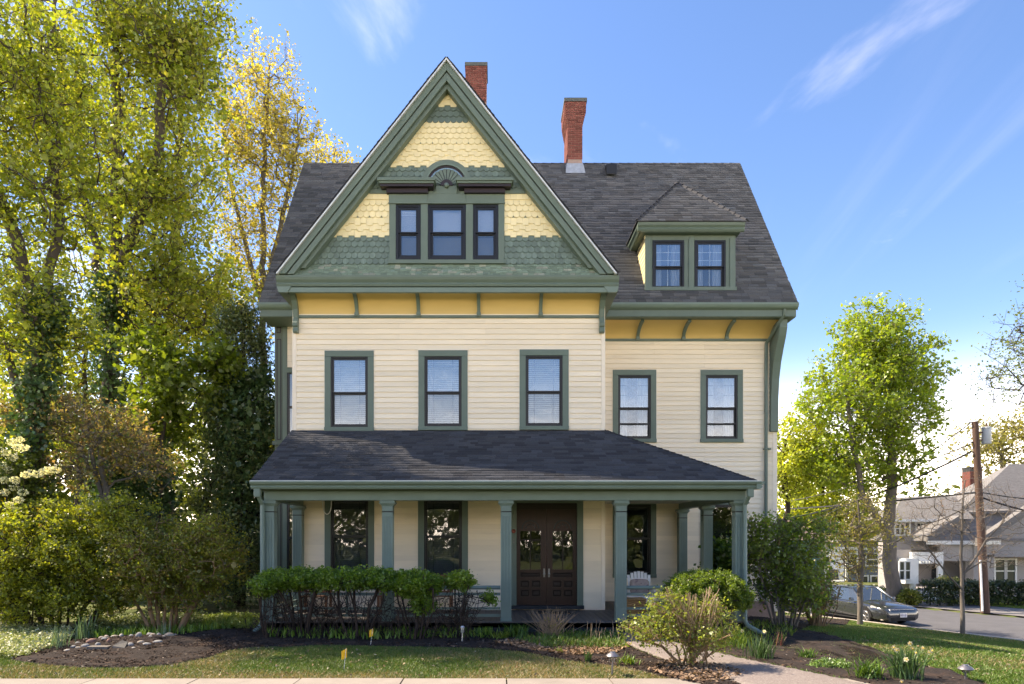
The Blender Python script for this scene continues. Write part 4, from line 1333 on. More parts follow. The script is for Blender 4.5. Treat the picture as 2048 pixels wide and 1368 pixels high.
# grass: short blades, green and straw
def grass(name, x, y, z, h, green, straw, dry, label, w=.006):
    n = len(x)
    th = NR.uniform(0, 2 * np.pi, n)
    hh = h * NR.uniform(.5, 1.3, n)
    lean = NR.normal(0, .7, (n, 2)) * hh[:, None]
    b = np.stack([np.cos(th), np.sin(th), np.zeros(n)], 1) * w
    c = np.stack([x, y, z], 1)
    t = c + np.stack([lean[:, 0], lean[:, 1], hh], 1)
    V = np.stack([c - b, c + b, t], 1).reshape(-1, 3)
    isdry = NR.random(n) < dry
    col = np.where(isdry[:, None], np.array(straw), np.array(green)) * NR.uniform(.65, 1.35, n)[:, None]
    col[:, 0] *= NR.uniform(.8, 1.25, n)
    return tag(np_mesh(name, V, np.arange(3 * n).reshape(-1, 3), MT['blade'], cols=np.repeat(col, 3, 0)), label, 'grass', kind='stuff')
def lawn_pts(n, x0, x1, y0, y1, power=1.0):
    x = NR.uniform(x0, x1, n); y = y0 + (y1 - y0) * NR.random(n) ** power
    u = CU + x * F / y
    k = (u > -60) & (u < 2110) & (sdist(x, y) > .45)
    for b in (bed_left, bed_mid, bed_right, path_poly): k &= ~inpoly(x, y, b)
    return x[k], y[k]
x, y = lawn_pts(330000, -9.5, 4, pave_edge + .02, 14.6)
edge = np.clip((y - pave_edge) / 1.3, 0, 1)
dry = np.clip(.16 + 1.5 * (fbm(x, y, 1.3) - .5) + .55 * (1 - edge) ** 1.5 + .2 * (x > 1.2), .05, .95)
keep = NR.random(len(x)) < np.clip(1.25 - .75 * dry, .25, 1)
grass('front_lawn_grass', x[keep], y[keep], tz(x, y)[keep], .036, (.090, .155, .024), (.29, .235, .115), dry[keep], 'short green and straw coloured grass of the front lawn')
x, y = lawn_pts(420000, 3.5, 20, 10.2, 29, 1.25)
x2, y2 = lawn_pts(60000, 6.6, 12, 8.4, 10.25)
x = np.concatenate([x, x2]); y = np.concatenate([y, y2])
dry = np.clip(.10 + 1.3 * (fbm(x, y, 1.7) - .52), .03, .8)
keep = NR.random(len(x)) < np.clip(1.2 - .6 * dry, .3, 1)
grass('side_lawn_grass', x[keep], y[keep], tz(x, y)[keep], .045, (.095, .170, .024), (.32, .26, .13), dry[keep], 'greener grass of the side lawn sloping to the street', .008)

x, y = lawn_pts(2600, -9, 14, pave_edge + .05, 15)
flakes('lawn_litter', x, y, tz(x, y), .05, [(.22, .15, .09), (.30, .24, .16), (.40, .36, .28), (.14, .09, .06)], [3, 1.5, .25, 2.5], tilt=.7, aspect=.5, label='scattered dry leaves and bits on the lawn', cat='leaves', lift=.02)
# ================================================================ trees and shrubs
def norm_rows(a): return a / np.maximum(np.linalg.norm(a, axis=1, keepdims=True), 1e-9)
def frustums(p0, p1, r0, r1, k):
    d = norm_rows(p1 - p0)
    ref = np.where(np.abs(d[:, 2:3]) < .9, np.array([[0, 0, 1.]]), np.array([[1., 0, 0]]))
    u = norm_rows(np.cross(d, ref)); w = np.cross(d, u)
    t = 2 * np.pi * np.arange(k) / k
    ring = u[:, None] * np.cos(t)[None, :, None] + w[:, None] * np.sin(t)[None, :, None]
    A = p0[:, None] + ring * r0[:, None, None]; B = p1[:, None] + ring * r1[:, None, None]
    n = len(p0)
    V = np.concatenate([A, B], 1).reshape(-1, 3)
    j = np.arange(k)
    f = np.stack([j, (j + 1) % k, k + (j + 1) % k, k + j], 1)
    Fq = (np.arange(n)[:, None, None] * 2 * k + f[None]).reshape(-1, 4)
    return V, Fq

class Tree:
    def __init__(s, seed): s.r = np.random.default_rng(seed); s.pos = []; s.par = []; s.rad0 = []; s.tips = []
    def trunk(s, pts, r0, r1, wob=.05, seg=.6):
        pts = [np.array(p, float) for p in pts]; last = -1
        L = sum(np.linalg.norm(b - a) for a, b in zip(pts, pts[1:])); acc = 0
        for i, (a, b) in enumerate(zip(pts, pts[1:])):
            n = max(1, int(np.linalg.norm(b - a) / seg))
            for q in range(n + (i == len(pts) - 2)):
                p = a + (b - a) * q / n + s.r.normal(0, wob, 3) * (1 if last >= 0 else 0)
                f = (acc + np.linalg.norm(b - a) * q / n) / L
                s.pos.append(p); s.par.append(last); s.rad0.append(r0 + (r1 - r0) * f); last = len(s.pos) - 1
            acc += np.linalg.norm(b - a)
        return s
    def grow(s, tips, zmin=None, seg=.55, down=.9, wob=.06, bend=.35):
        tips = np.asarray(tips, float)
        base = np.array(s.pos)
        dist = np.min(np.linalg.norm(tips[:, None] - base[None], axis=2), 1)
        order = np.argsort(dist)
        cap = len(s.pos) + len(tips) * 14
        A = np.zeros((cap, 3)); A[:len(base)] = base; n = len(base)
        ok = np.ones(cap, bool)
        if zmin is not None: ok[:n] = base[:, 2] > zmin
        for t in order:
            tip = tips[t]
            dv = tip - A[:n]; d = np.linalg.norm(dv, axis=1)
            cost = d + down * np.maximum(0, -dv[:, 2]) + .25 * np.abs(dv[:, 2] - .6 * d)
            cost[~ok[:n]] = 1e9
            j = int(np.argmin(cost)); p0 = A[j]; dd = d[j]
            tan = p0 - np.array(s.pos[s.par[j]]) if s.par[j] >= 0 else np.array((0, 0, 1.))
            tan = tan / max(np.linalg.norm(tan), 1e-6); tan = tan * .5 + np.array((0, 0, .5))
            c = p0 + tan * dd * bend + (tip - p0) * .25
            k = int(min(12, max(2, round(dd / seg))))
            last = j
            for q in range(1, k + 1):
                f = q / k
                p = p0 * (1 - f) ** 2 + c * 2 * f * (1 - f) + tip * f * f
                if q < k: p = p + s.r.normal(0, wob, 3)
                s.pos.append(p); s.par.append(last); s.rad0.append(0); A[n] = p; last = n; n += 1
            s.tips.append(last)
        return s
    def twigs(s, n, length, droop=0.0, up=.2):
        """short straight twigs at every tip; returns twig end points"""
        P_ = np.array(s.pos)
        T = P_[s.tips]
        par = np.array([s.par[i] for i in s.tips]); D = norm_rows(T - P_[par])
        out = np.repeat(T, n, 0)
        d = norm_rows(np.repeat(D, n, 0) * .5 + s.r.normal(0, .8, out.shape) + np.array((0, 0, up - droop)))
        end = out + d * length * s.r.uniform(.4, 1.2, (len(out), 1))
        s.tw = (out, end)
        return end
    def wood(s, name, material, parent, rt=.012, pw=.5, twig_r=.006, kbig=9):
        P_ = np.array(s.pos); par = np.array(s.par); n = len(P_)
        cnt = np.zeros(n); cnt[s.tips] = 1
        for i in range(n - 1, -1, -1):
            if par[i] >= 0: cnt[par[i]] += cnt[i]
        r = np.maximum(rt * np.maximum(cnt, .6) ** pw, np.array(s.rad0))
        e = np.where(par >= 0)[0]
        istr = np.array(s.rad0)[e] > 0
        r0 = np.where(istr, r[par[e]], np.minimum(r[par[e]], r[e] * 1.25)); r1 = r[e]
        big = r1 > .07
        Vs, Fs, off = [], [], 0
        for m, k in ((big, kbig), (~big, 5)):
            if m.any():
                ov = norm_rows(P_[e][m] - P_[par[e]][m]) * (r1[m] * .35)[:, None]
                V, f = frustums(P_[par[e]][m] - ov * .5, P_[e][m] + ov, r0[m], r1[m], k)
                Vs.append(V); Fs.append(f + off); off += len(V)
        if getattr(s, 'tw', None) is not None:
            V, f = frustums(s.tw[0], s.tw[1], np.full(len(s.tw[0]), twig_r), np.full(len(s.tw[0]), twig_r * .5), 3)
            Vs.append(V); Fs.append(f + off)
        return np_mesh(name, np.concatenate(Vs), np.concatenate(Fs), material, parent, smooth=True)

def ell(rg, c, r, n, shell=.45):
    v = norm_rows(rg.normal(size=(n, 3)))
    q = rg.random(n) ** (shell)
    return np.array(c) + v * q[:, None] * np.array(r)
def leaf_cloud(name, rg, centers, per, spread, size, pal, wts, material, parent, up=.35, aspect=.75, clump=.18, flat=1.0, droop=0, kind=None):
    n = len(centers) * per
    c = np.repeat(centers, per, 0) + rg.normal(0, 1, (n, 3)) * spread * np.array((1, 1, flat))
    nrm = norm_rows(rg.normal(0, 1, (n, 3)) + np.array((0, 0, up * 2)))
    a = norm_rows(np.cross(nrm, rg.normal(size=(n, 3)))); a[:, 2] -= droop; a = norm_rows(a)
    b = np.cross(nrm, a)
    s = size * np.exp(rg.normal(-.08, .30, n))
    a = a * s[:, None]; b = b * (s * aspect)[:, None]
    f = nrm * (s * .12)[:, None]
    V = np.stack([c - a * .5, c + b * .5 + f, c + a * .55, c - b * .5 + f], 1).reshape(-1, 3)
    ci = rg.choice(len(pal), len(centers), p=np.array(wts) / sum(wts))
    base = np.repeat(np.array(pal)[ci], per, 0)
    other = np.array(pal)[rg.choice(len(pal), n, p=np.array(wts) / sum(wts))]
    col = base * .6 + other * .4
    col *= np.repeat(rg.uniform(1 - clump, 1 + clump, len(centers)), per)[:, None] * rg.uniform(.78, 1.22, (n, 1))
    o = np_mesh(name, V, np.arange(4 * n).reshape(-1, 4), material, parent, np.repeat(col, 4, 0))
    if kind: o['kind'] = kind
    return o

def at(u, D, z=None):
    x = PX(u, D); return (x, D, tzf(x, D) if z is None else z)
def E(u, v, D, ru, rv, rd):
    """ellipsoid of picture size ru x rv pixels at distance D -> centre, radii in metres"""
    p = P(u, v, D); return (p.x, p.y, p.z), (ru * D / F, rd, rv * D / F)

def tree(name, label, cat, seed, trunks, crowns, leaf, wood='bark', group=None, base=None, zmin=None, rt=.013, pw=.48, twn=5, twl=.6,
         per=8, spread=.22, size=.15, up=.35, down=.9, seg=.55, twig_r=.006, lmat='leaf', aspect=.75, droop=0, clump=.18, flat=1.0, shell=.45, bend=.35, extra=None, crown='crown', dens=1.0, along=(1.0, .55), wob=.06):
    T = Tree(seed)
    for t in trunks: T.trunk(*t)
    b = base or trunks[0][0][0]
    th = thing(name, label, cat, b, group=group)
    tips = np.concatenate([ell(T.r, c, r, int(n * dens), shell) for (c, r), n in crowns])
    tips = tips[tips[:, 2] > tz(tips[:, 0], tips[:, 1]) + .08]
    T.grow(tips, zmin=zmin, down=down, seg=seg, bend=bend, wob=wob)
    ends = T.twigs(twn, twl, droop=droop, up=up if per == 1 else .2)
    T.wood('trunk' if cat == 'tree' else 'stem', MT[wood], th, rt=rt, pw=pw, twig_r=twig_r)
    if leaf and per:
        pal, w = leaf
        cs = np.concatenate([ends * f + T.tw[0] * (1 - f) for f in along])
        leaf_cloud(crown, T.r, cs, per, spread, size, pal, w, MT[lmat], th, up=up, aspect=aspect, droop=droop * .5, clump=clump, flat=flat)
    if extra: extra(th, T)
    return th

MAPLE = ([(.30, .35, .036), (.37, .38, .04), (.22, .30, .035), (.42, .36, .05)], [4, 3, 3, 1])
MAPLE_G = ([(.30, .36, .034), (.38, .38, .036), (.22, .30, .03)], [4, 3, 2])
YELLOW = ([(.50, .42, .09), (.54, .46, .10), (.42, .40, .08), (.48, .33, .08)], [4, 3, 3, 1.2])
DARK = ([(.09, .14, .042), (.125, .175, .05), (.18, .22, .058), (.16, .16, .058)], [4, 4, 2, 1])
IVY = ([(.05, .105, .034), (.075, .145, .045), (.12, .20, .06)], [4, 3, 1])
# --- left: the big maples
D = 23
tree('maple_tree', 'tall maple with yellow green spring leaves and a straight grey trunk, left of the house', 'tree', 101,
     [([at(205, D), P(215, 900, D), P(228, 600, D), P(236, 300, D), P(232, 40, D), P(225, -120, D)], .34, .08, .06),
      ([P(228, 640, D), P(180, 430, D + .6), P(110, 220, D + 1), P(60, 0, D + 1)], .17, .05, .06),
      ([P(230, 560, D), P(300, 400, D - .5), P(330, 180, D - .8), P(345, -40, D - 1)], .15, .04, .06)],
     [(E(250, 60, D, 180, 210, 3.2), 110), (E(360, 110, D - .5, 105, 170, 2.3), 90), (E(300, 380, D - .5, 130, 200, 2.6), 80), (E(120, 250, D + .5, 140, 230, 2.8), 80), (E(330, 560, D - 1.2, 100, 120, 2.0), 40), (E(180, -140, D, 200, 120, 3), 40)],
     MAPLE, dens=1.4, twn=6, twl=1.0, per=3, spread=.15, along=(1.0, .75, .5), size=.132, zmin=5, rt=.013, shell=.7, group='tall maples on the left')
D = 17.0
tree('maple_tree', 'maple at the left edge leaning left with several forked trunks', 'tree', 102,
     [([at(28, D), P(32, 1180, D), P(62, 900, D), P(88, 640, D), P(20, 430, D), P(-60, 220, D), P(-120, 0, D)], .27, .07, .05),
      ([P(88, 640, D), P(120, 450, D + .5), P(95, 200, D + .8), P(110, -30, D + 1)], .13, .04, .05),
      ([P(60, 900, D), P(15, 700, D + .3), P(-50, 520, D + .5), P(-140, 380, D + .5)], .12, .04, .05)],
     [(E(20, 120, D, 130, 190, 2.2), 80), (E(30, 420, D, 130, 150, 2.0), 60), (E(110, 250, D, 90, 220, 2.0), 60), (E(-120, 250, D, 120, 250, 2.2), 45), (E(60, 640, D - .6, 120, 90, 1.6), 40)],
     MAPLE_G, dens=1.5, twn=6, twl=.75, per=3, spread=.12, along=(1.0, .75, .5), size=.102, zmin=4, rt=.010, group='tall maples on the left')
D = 28
tree('maple_tree', 'maple behind the other two, filling the gap between their trunks', 'tree', 103,
     [([at(330, D), P(330, 900, D), P(345, 600, D), P(360, 300, D), P(370, 60, D)], .30, .07, .07)],
     [(E(330, 330, D, 140, 260, 3.0), 120), (E(150, 420, D, 160, 220, 3.0), 90), (E(380, 640, D, 110, 140, 2.4), 60), (E(60, 620, D, 140, 140, 3), 60)],
     MAPLE, dens=1.0, twn=6, twl=1.1, per=3, spread=.15, along=(1.0, .75, .5), size=.155, zmin=4, rt=.012, group='tall maples on the left')
D = 25
tree('maple_tree', 'shorter bushy maple between the big trunks with light yellow green leaves', 'tree', 109,
     [([at(150, D), P(155, 1000, D), P(170, 800, D), P(180, 620, D)], .16, .04, .06), ([P(155, 1000, D), P(260, 820, D), P(330, 660, D)], .1, .03, .06)],
     [(E(140, 720, D, 130, 110, 2.2), 90), (E(300, 660, D, 110, 90, 2.0), 80), (E(420, 610, D, 70, 90, 1.6), 50), (E(60, 850, D, 110, 90, 2.0), 50), (E(260, 880, D, 120, 70, 1.8), 50)],
     ([(.36, .42, .045), (.42, .43, .05), (.28, .36, .04), (.44, .37, .06)], [4, 3, 3, 1]), twn=6, twl=.9, per=2, spread=.14, along=(1.0, .75, .5), size=.16, zmin=2.5, rt=.011)
D = 31
tree('birch_tree', 'slender tree with golden young leaves showing sky through it, beside the roof', 'tree', 104,
     [([at(525, D), P(526, 800, D), P(524, 560, D), P(528, 330, D), P(540, 130, D)], .26, .04, .05),
      ([P(525, 620, D), P(470, 420, D), P(445, 250, D)], .12, .03, .05),
      ([P(526, 600, D), P(575, 400, D), P(605, 230, D)], .12, .03, .05)],
     [(E(535, 230, D, 90, 150, 2.0), 120), (E(580, 330, D, 70, 140, 1.8), 80), (E(480, 330, D, 75, 190, 2.0), 80), (E(520, 480, D, 100, 120, 2.0), 70), (E(625, 420, D, 40, 130, 1.2), 26), (E(500, 600, D, 90, 90, 2.0), 40)],
     YELLOW, dens=1.25, twn=5, twl=.9, per=2, spread=.10, along=(1.0, .7, .4), size=.125, zmin=6, rt=.010, clump=.25, wood='bark_grey')
D = 38
tree('birch_tree', 'top of a thin yellow tree showing above the left end of the roof', 'tree', 105,
     [([at(660, D), P(662, 700, D), P(665, 400, D), P(672, 300, D)], .2, .03, .05)],
     [(E(665, 350, D, 50, 55, 1.6), 40), (E(640, 450, D, 60, 100, 2), 40)], YELLOW, per=4, size=.14, twl=.7, spread=.25, zmin=7, rt=.011)
D = 21.5
def hemlock(th, T): pass
T = Tree(106); b = at(478, D)
T.trunk([b, P(480, 1000, D), P(486, 750, D), P(490, 610, D)], .20, .03, .04)
th = thing('hemlock_tree', 'dark green hemlock with drooping boughs close to the left wall', 'tree', b)
tips = []
for z in np.arange(.7, 9.3, .33):
    rr = 2.05 * (1 - z / 10.2) ** .75 + .1
    n = int(9 + rr * 5)
    a = T.r.uniform(0, 2 * np.pi, n); q = rr * T.r.uniform(.45, 1.0, n)
    tips.append(np.stack([b[0] + .1 + q * np.cos(a), D + q * np.sin(a), z + T.r.normal(0, .12, n) - .15 * q], 1))
T.grow(np.concatenate(tips), down=.1, bend=.1); ends = T.twigs(5, .5, droop=.5)
T.wood('trunk', MT['bark_dark'], th, rt=.009)
leaf_cloud('crown', T.r, np.concatenate([ends, ends * .5 + np.repeat(T.tw[0][::5], 5, 0) * .5]), 9, .13, .12, *DARK, MT['leaf_flat'], th, up=.3, aspect=.35, droop=.5, clump=.3)
D = 20
tree('maple_sapling', 'young maple with bright lime leaves in front of the hemlock', 'tree', 107,
     [([at(322, D), P(318, 1000, D), P(322, 880, D), P(345, 740, D)], .07, .02, .03)],
     [(E(360, 770, D, 90, 60, 1.0), 34), (E(330, 850, D, 70, 45, .9), 24), (E(420, 720, D, 50, 25, .6), 12), (E(300, 700, D, 60, 50, .9), 14)],
     ([(.17, .24, .022), (.20, .25, .025), (.14, .21, .022)], [3, 2, 2]), per=8, size=.15, twl=.45, spread=.16, zmin=3, rt=.008, flat=.5)
D = 17.6
def dogwood_bracts(th, T): pass
tree('dogwood_tree', 'low dogwood with reddish olive foliage in flat layers and a leaning grey trunk', 'tree', 108,
     [([at(222, D), P(219, 1100, D), P(212, 980, D), P(196, 880, D)], .075, .04, .02), ([P(216, 1040, D), P(190, 940, D), P(175, 860, D)], .04, .02, .02)],
     [(E(190, 850, D, 110, 40, 1.3), 60), (E(80, 830, D, 100, 45, 1.3), 50), (E(230, 905, D, 80, 45, 1.0), 36), (E(110, 940, D, 90, 40, 1.0), 30), (E(300, 930, D, 60, 50, .9), 20)],
     ([(.28, .20, .08), (.24, .23, .06), (.36, .22, .14), (.19, .24, .055)], [3, 3, 1.5, 2]), wood='bark_grey', per=3, size=.085, twl=.45, spread=.08, zmin=1.8, rt=.007, flat=.6, clump=.3, dens=1.25)
# ivy climbing the trunks
def ivy(label, path, r, n, seed):
    g = np.random.default_rng(seed)
    pts = np.array([tuple(p) for p in path]); t = g.random(n) * (len(pts) - 1); i = t.astype(int); f = (t - i)[:, None]
    c = pts[i] * (1 - f) + pts[np.minimum(i + 1, len(pts) - 1)] * f
    a = g.uniform(0, 2 * np.pi, n); q = r * g.uniform(.5, 1.25, n)
    c = c + np.stack([q * np.cos(a), q * np.sin(a), g.normal(0, .1, n)], 1)
    b = pts[0]
    th = thing('ivy', label, 'ivy', tuple(b), group='ivy on the left trunks')
    m = MB().tube([tuple(p) for p in pts], .03, 5); m.build('stem', MT['bark_dark'], th)
    leaf_cloud('leaves', g, c, 14, .14, .115, *IVY, MT['leaf_flat'], th, up=.0, aspect=.9)
ivy('dark ivy clothing the straight trunk of the tall maple', [P(203, 1180, 22.6), P(213, 900, 22.6), P(224, 640, 22.6), P(228, 560, 22.6)], .5, 560, 1)
ivy('dark ivy on the forked trunk at the left edge', [P(60, 900, 16.7), P(88, 640, 16.7), P(92, 600, 16.9)], .30, 260, 2)
ivy('ivy hanging round the hemlock trunk beside the house', [P(480, 1190, 21.2), P(486, 900, 20.9), P(495, 740, 20.9)], .62, 700, 3)
ivy('ivy thicket at the foot of the big maples', [P(300, 1190, 20), P(270, 1000, 20), P(250, 860, 20)], .9, 800, 4)
# woodland behind everything on the left
g = np.random.default_rng(9)
n = 2600
cx = g.uniform(-34, -8.5, n); cy = g.uniform(30, 42, n); cz = g.uniform(0, 1, n) ** 1.1 * (9.5 + 2 * np.sin(cx * .7))
tag(leaf_cloud('woodland', g, np.stack([cx, cy, cz], 1), 10, .5, .36, [(.11, .15, .03), (.17, .20, .035), (.24, .26, .04), (.07, .10, .025)], [4, 3, 3, 2], MT['leaf'], None, clump=.35),
    'dense dim woodland undergrowth far behind the left trees', 'woodland', kind='stuff')

# --- left shrubs
SHRUB = ([(.25, .30, .028), (.32, .34, .032), (.18, .23, .026), (.36, .34, .036)], [4, 3, 3, 1])
def shrub(name, label, seed, stems, crowns, leaf, **k):
    kw = dict(per=8, size=.06, twl=.25, spread=.08, rt=.006, twig_r=.004, seg=.25, wood='bark_dark', crown='foliage', twn=5)
    kw.update(k); wob = .02
    r0 = kw.pop('r0', .02)
    tr = [([*s], r0, min(.008, r0 * .6), wob, .25) for i, s in enumerate(stems)]
    return tree(name, label, 'shrub', seed, tr, crowns, leaf, **kw)
D = 15.6
b = at(120, D)
def fan(u0, u1, D, vtop, n, spread, seed, base_v=None, zb=None):
    g = np.random.default_rng(seed); out = []
    for i in range(n):
        u = u0 + (u1 - u0) * (i + .5) / n
        ub = (u0 + u1) / 2 + (u - (u0 + u1) / 2) * .35
        a = Vector(at(ub, D + g.uniform(-.2, .2))); t = P(u, vtop + g.uniform(-15, 15), D + g.uniform(-.4, .4))
        m = a.lerp(t, .5) + Vector((g.normal(0, .06), g.normal(0, .06), .05))
        out.append([tuple(a), tuple(m), tuple(t)])
    return out
shrub('burning_bush', 'big spreading shrub with yellow green layered foliage at the left edge', 110, fan(-20, 260, D, 1150, 7, 1, 1),
      [(E(90, 1195, D, 170, 45, 1.0), 110), (E(230, 1170, D, 90, 50, .9), 60), (E(130, 1090, D, 170, 85, 1.3), 230), (E(40, 1150, D, 120, 70, 1.0), 110), (E(230, 1050, D, 90, 60, 1.0), 80)], SHRUB, per=9, size=.060, flat=.5, zmin=.25, wob=.03)
D = 15.3
shrub('burning_bush', 'rounded shrub with tan crooked stems and browner twigs, nearest the porch on the left', 111, fan(240, 420, D, 1150, 7, 1, 2),
      [(E(350, 1180, D, 100, 40, .8), 60), (E(330, 1105, D, 110, 70, 1.1), 190), (E(420, 1110, D, 62, 80, .8), 120), (E(300, 1160, D, 100, 40, .9), 70)], ([(.24, .28, .030), (.29, .31, .036), (.18, .22, .03), (.26, .20, .06)], [4, 3, 3, 2]), per=6, size=.055, flat=.6, zmin=.45, wood='bark_tan', r0=.05)
D = 17.2
shrub('forsythia_bush', 'yellow flowering bush behind the big shrub at the left edge', 112, fan(-40, 70, D, 1100, 6, 1, 3),
      [(E(15, 1055, D, 62, 50, .9), 80)], ([(.50, .34, .025), (.42, .30, .03), (.22, .20, .03)], [3, 2, 1]), per=8, size=.06)
D = 16.2
def snowballs(th, T):
    g = np.random.default_rng(4)
    c = []
    for u, v in ((10, 985), (20, 1010), (28, 975), (38, 1000), (46, 985), (30, 960), (8, 960), (52, 950), (62, 946), (75, 948), (88, 943), (98, 940), (112, 940), (12, 905), (26, 915), (34, 895), (22, 885), (40, 880), (48, 895), (5, 930), (18, 940)):
        c.append(tuple(P(u, v, D - .7 + g.uniform(-.3, .3))))
    for p in c:
        q = ell(g, p, (.10, .10, .08), 90, .12)
        leaf_cloud('blossom', g, q, 1, .004, .038, [(.72, .70, .52), (.80, .78, .62)], [1, 2], MT['petal'], th, aspect=1)
shrub('viburnum_bush', 'snowball viburnum with creamy white flower heads at the left edge', 113, fan(-30, 110, D, 960, 5, 1, 4),
      [(E(40, 960, D, 80, 75, .8), 60), (E(-20, 1000, D, 60, 80, .8), 30)], ([(.12, .16, .02), (.09, .13, .02)], [1, 1]), per=6, size=.085, extra=snowballs)

# --- porch shrubs
AZ = ([(.15, .27, .024), (.20, .33, .03), (.11, .20, .02)], [3, 3, 2])
def azalea(u0, u1, vt, vb, D, label, seed, n, extra_tips=None, bare=26):
    cu = (u0 + u1) / 2
    st = fan(u0 + 8, u1 - 8, D, vb, max(6, int((u1 - u0) / 9)), 1, seed)
    g = np.random.default_rng(seed + 50)
    def twig(th, T):
        # bare interlaced twigs below the leaf cap
        m = []
        for i in range(bare):
            u = g.uniform(u0, u1)
            a = Vector(at(u + g.normal(0, 10), D + g.uniform(-.3, .3))); e = P(u + g.normal(0, 30), g.uniform(vb - 10, vb + 60), D + g.uniform(-.35, .35))
            mid = a.lerp(e, .55) + Vector((g.normal(0, .08), g.normal(0, .08), g.normal(0, .05)))
            m.append((a, mid, e))
            for k in range(3):
                q = mid.lerp(e, g.random()); m.append((q, q + Vector((g.normal(0, .07), g.normal(0, .07), g.normal(.05, .06))), q + Vector((g.normal(0, .16), g.normal(0, .1), g.normal(.08, .1)))))
        p0 = np.array([tuple(x) for t in m for x in t[:2]]); p1 = np.array([tuple(x) for t in m for x in t[1:]])
        V, f = frustums(p0, p1, np.full(len(p0), .0065), np.full(len(p0), .005), 4)
        np_mesh('bare_twigs', V, f, MT['bark_dark'], th)
    return shrub('azalea_bush', label, seed, st, [(E(cu, (vt + vb) / 2, D, (u1 - u0) / 2 - 3, (vb - vt) / 2 - 6, .42), int(n * 1.6))] + (extra_tips or []), AZ, per=9, size=.044, twl=.12, spread=.04, twn=5, zmin=.35, rt=.0036, r0=.010,
                 group='clipped azaleas along the porch', extra=twig, shell=.33, flat=.8)
D = 14.25
azalea(506, 560, 1142, 1195, D, 'small clipped azalea at the left corner post of the porch', 120, 60, bare=10)
azalea(535, 668, 1138, 1180, D + .1, 'wide clipped azalea with bare lower twigs left of the second porch post', 121, 150, [(E(650, 1160, D + .1, 26, 15, .4), 60), (E(545, 1162, D + .1, 24, 15, .4), 50)], bare=30)
azalea(640, 788, 1138, 1180, D, 'wide clipped azalea reaching the second porch post', 122, 170, [(E(772, 1162, D, 24, 16, .4), 50), (E(660, 1160, D, 24, 15, .4), 50)], bare=30)
azalea(778, 884, 1142, 1195, D - .1, 'rounded bright green azalea just right of the second porch post', 123, 150, [(E(850, 1210, D - .2, 26, 24, .25), 26)], bare=24)
azalea(892, 946, 1145, 1180, D, 'smallest azalea tuft on sprawling bare twigs near the third porch post', 124, 50, [(E(976, 1200, D, 14, 14, .15), 8)], bare=30)
D = 14.2
shrub('boxwood_bush', 'smooth domed green bush between the last two porch posts', 125, fan(1370, 1470, D, 1190, 8, 1, 6),
      [(E(1412, 1180, D, 80, 36, .75), 520), (E(1460, 1196, D, 44, 22, .6), 140)], ([(.15, .235, .022), (.19, .275, .026), (.11, .18, .02)], [3, 3, 2]), per=10, size=.034, twl=.08, spread=.03, zmin=.4, shell=.2, rt=.005)
D = 17.9
shrub('rhododendron_bush', 'leafy green bush against the wing behind the porch side', 126, fan(1425, 1480, D, 1150, 5, 1, 7),
      [(E(1458, 1118, D, 44, 32, .7), 70), (E(1445, 1160, D, 45, 34, .6), 50)], ([(.075, .15, .018), (.105, .185, .022), (.05, .10, .015)], [3, 3, 2]), per=8, size=.085, twl=.2, spread=.08)
D = 16.6
shrub('lilac_bush', 'tall dark green lilac at the right front corner of the house', 127, fan(1500, 1640, D, 1150, 10, 1, 8),
      [(E(1570, 1125, D, 84, 78, .9), 110), (E(1525, 1085, D, 38, 62, .6), 34), (E(1605, 1070, D, 50, 36, .7), 24), (E(1580, 1180, D, 80, 40, .8), 40)], ([(.17, .26, .034), (.22, .31, .04), (.12, .18, .03), (.14, .09, .07)], [4, 3, 3, .6]), per=5, size=.075, twl=.34, spread=.10, zmin=.4, wood='bark_grey', r0=.035)
D = 17.6
shrub('spirea_thicket', 'brownish twiggy thicket of pale canes right of the lilac', 128, fan(1590, 1680, D, 1185, 13, 1, 9),
      [(E(1632, 1185, D, 36, 36, .6), 90), (E(1600, 1195, D, 44, 36, .6), 50)], ([(.17, .115, .06), (.23, .17, .08), (.15, .18, .04)], [3, 2, 2]), per=3, size=.05, twl=.25, wood='bark_tan', rt=.007)
D = 11.0
b = G(1383, 1336)
D = b.y
def st_(n, sp, h, seed):
    g = np.random.default_rng(seed); out = []
    for i in range(n):
        a = b + Vector((g.normal(0, .10), g.normal(0, .08), 0)); t = b + Vector((g.normal(0, sp), g.normal(0, sp * .8), g.uniform(h * .5, h)))
        out.append([tuple(a), tuple(a.lerp(t, .5) + Vector((0, 0, .1))), tuple(t)])
    return out
def dry_canes(th, T):
    g = np.random.default_rng(77); P0, P1 = [], []
    for i in range(90):
        a = b + Vector((g.normal(.10, .12), g.normal(0, .1), g.uniform(.1, .5)))
        u = g.uniform(1330, 1440)
        e = P(u, g.uniform(1172, 1235), D - .15 + g.normal(0, .2)); mid = a.lerp(e, .5) + Vector((g.normal(0, .03), 0, 0))
        P0 += [tuple(a), tuple(mid)]; P1 += [tuple(mid), tuple(e)]
    V, f = frustums(np.array(P0), np.array(P1), np.full(len(P0), .0065), np.full(len(P0), .0055), 4)
    np_mesh('dry_canes', V, f, MT['twig_tan'], th)
shrub('rose_bush', 'twiggy bush with pale dry canes and small fresh leaves beside the path', 129, st_(16, .35, .7, 3),
      [(E(1395, 1262, D, 85, 55, .55), 90), (E(1290, 1258, D, 42, 26, .4), 34), (E(1330, 1215, D, 34, 30, .35), 34), (E(1420, 1230, D, 26, 34, .3), 26)],
      ([(.24, .31, .045), (.30, .34, .06), (.17, .22, .04)], [3, 2, 2]), per=3, size=.042, twl=.16, spread=.06, wood='bark_tan', rt=.004, twig_r=.0028, extra=dry_canes, zmin=.05)

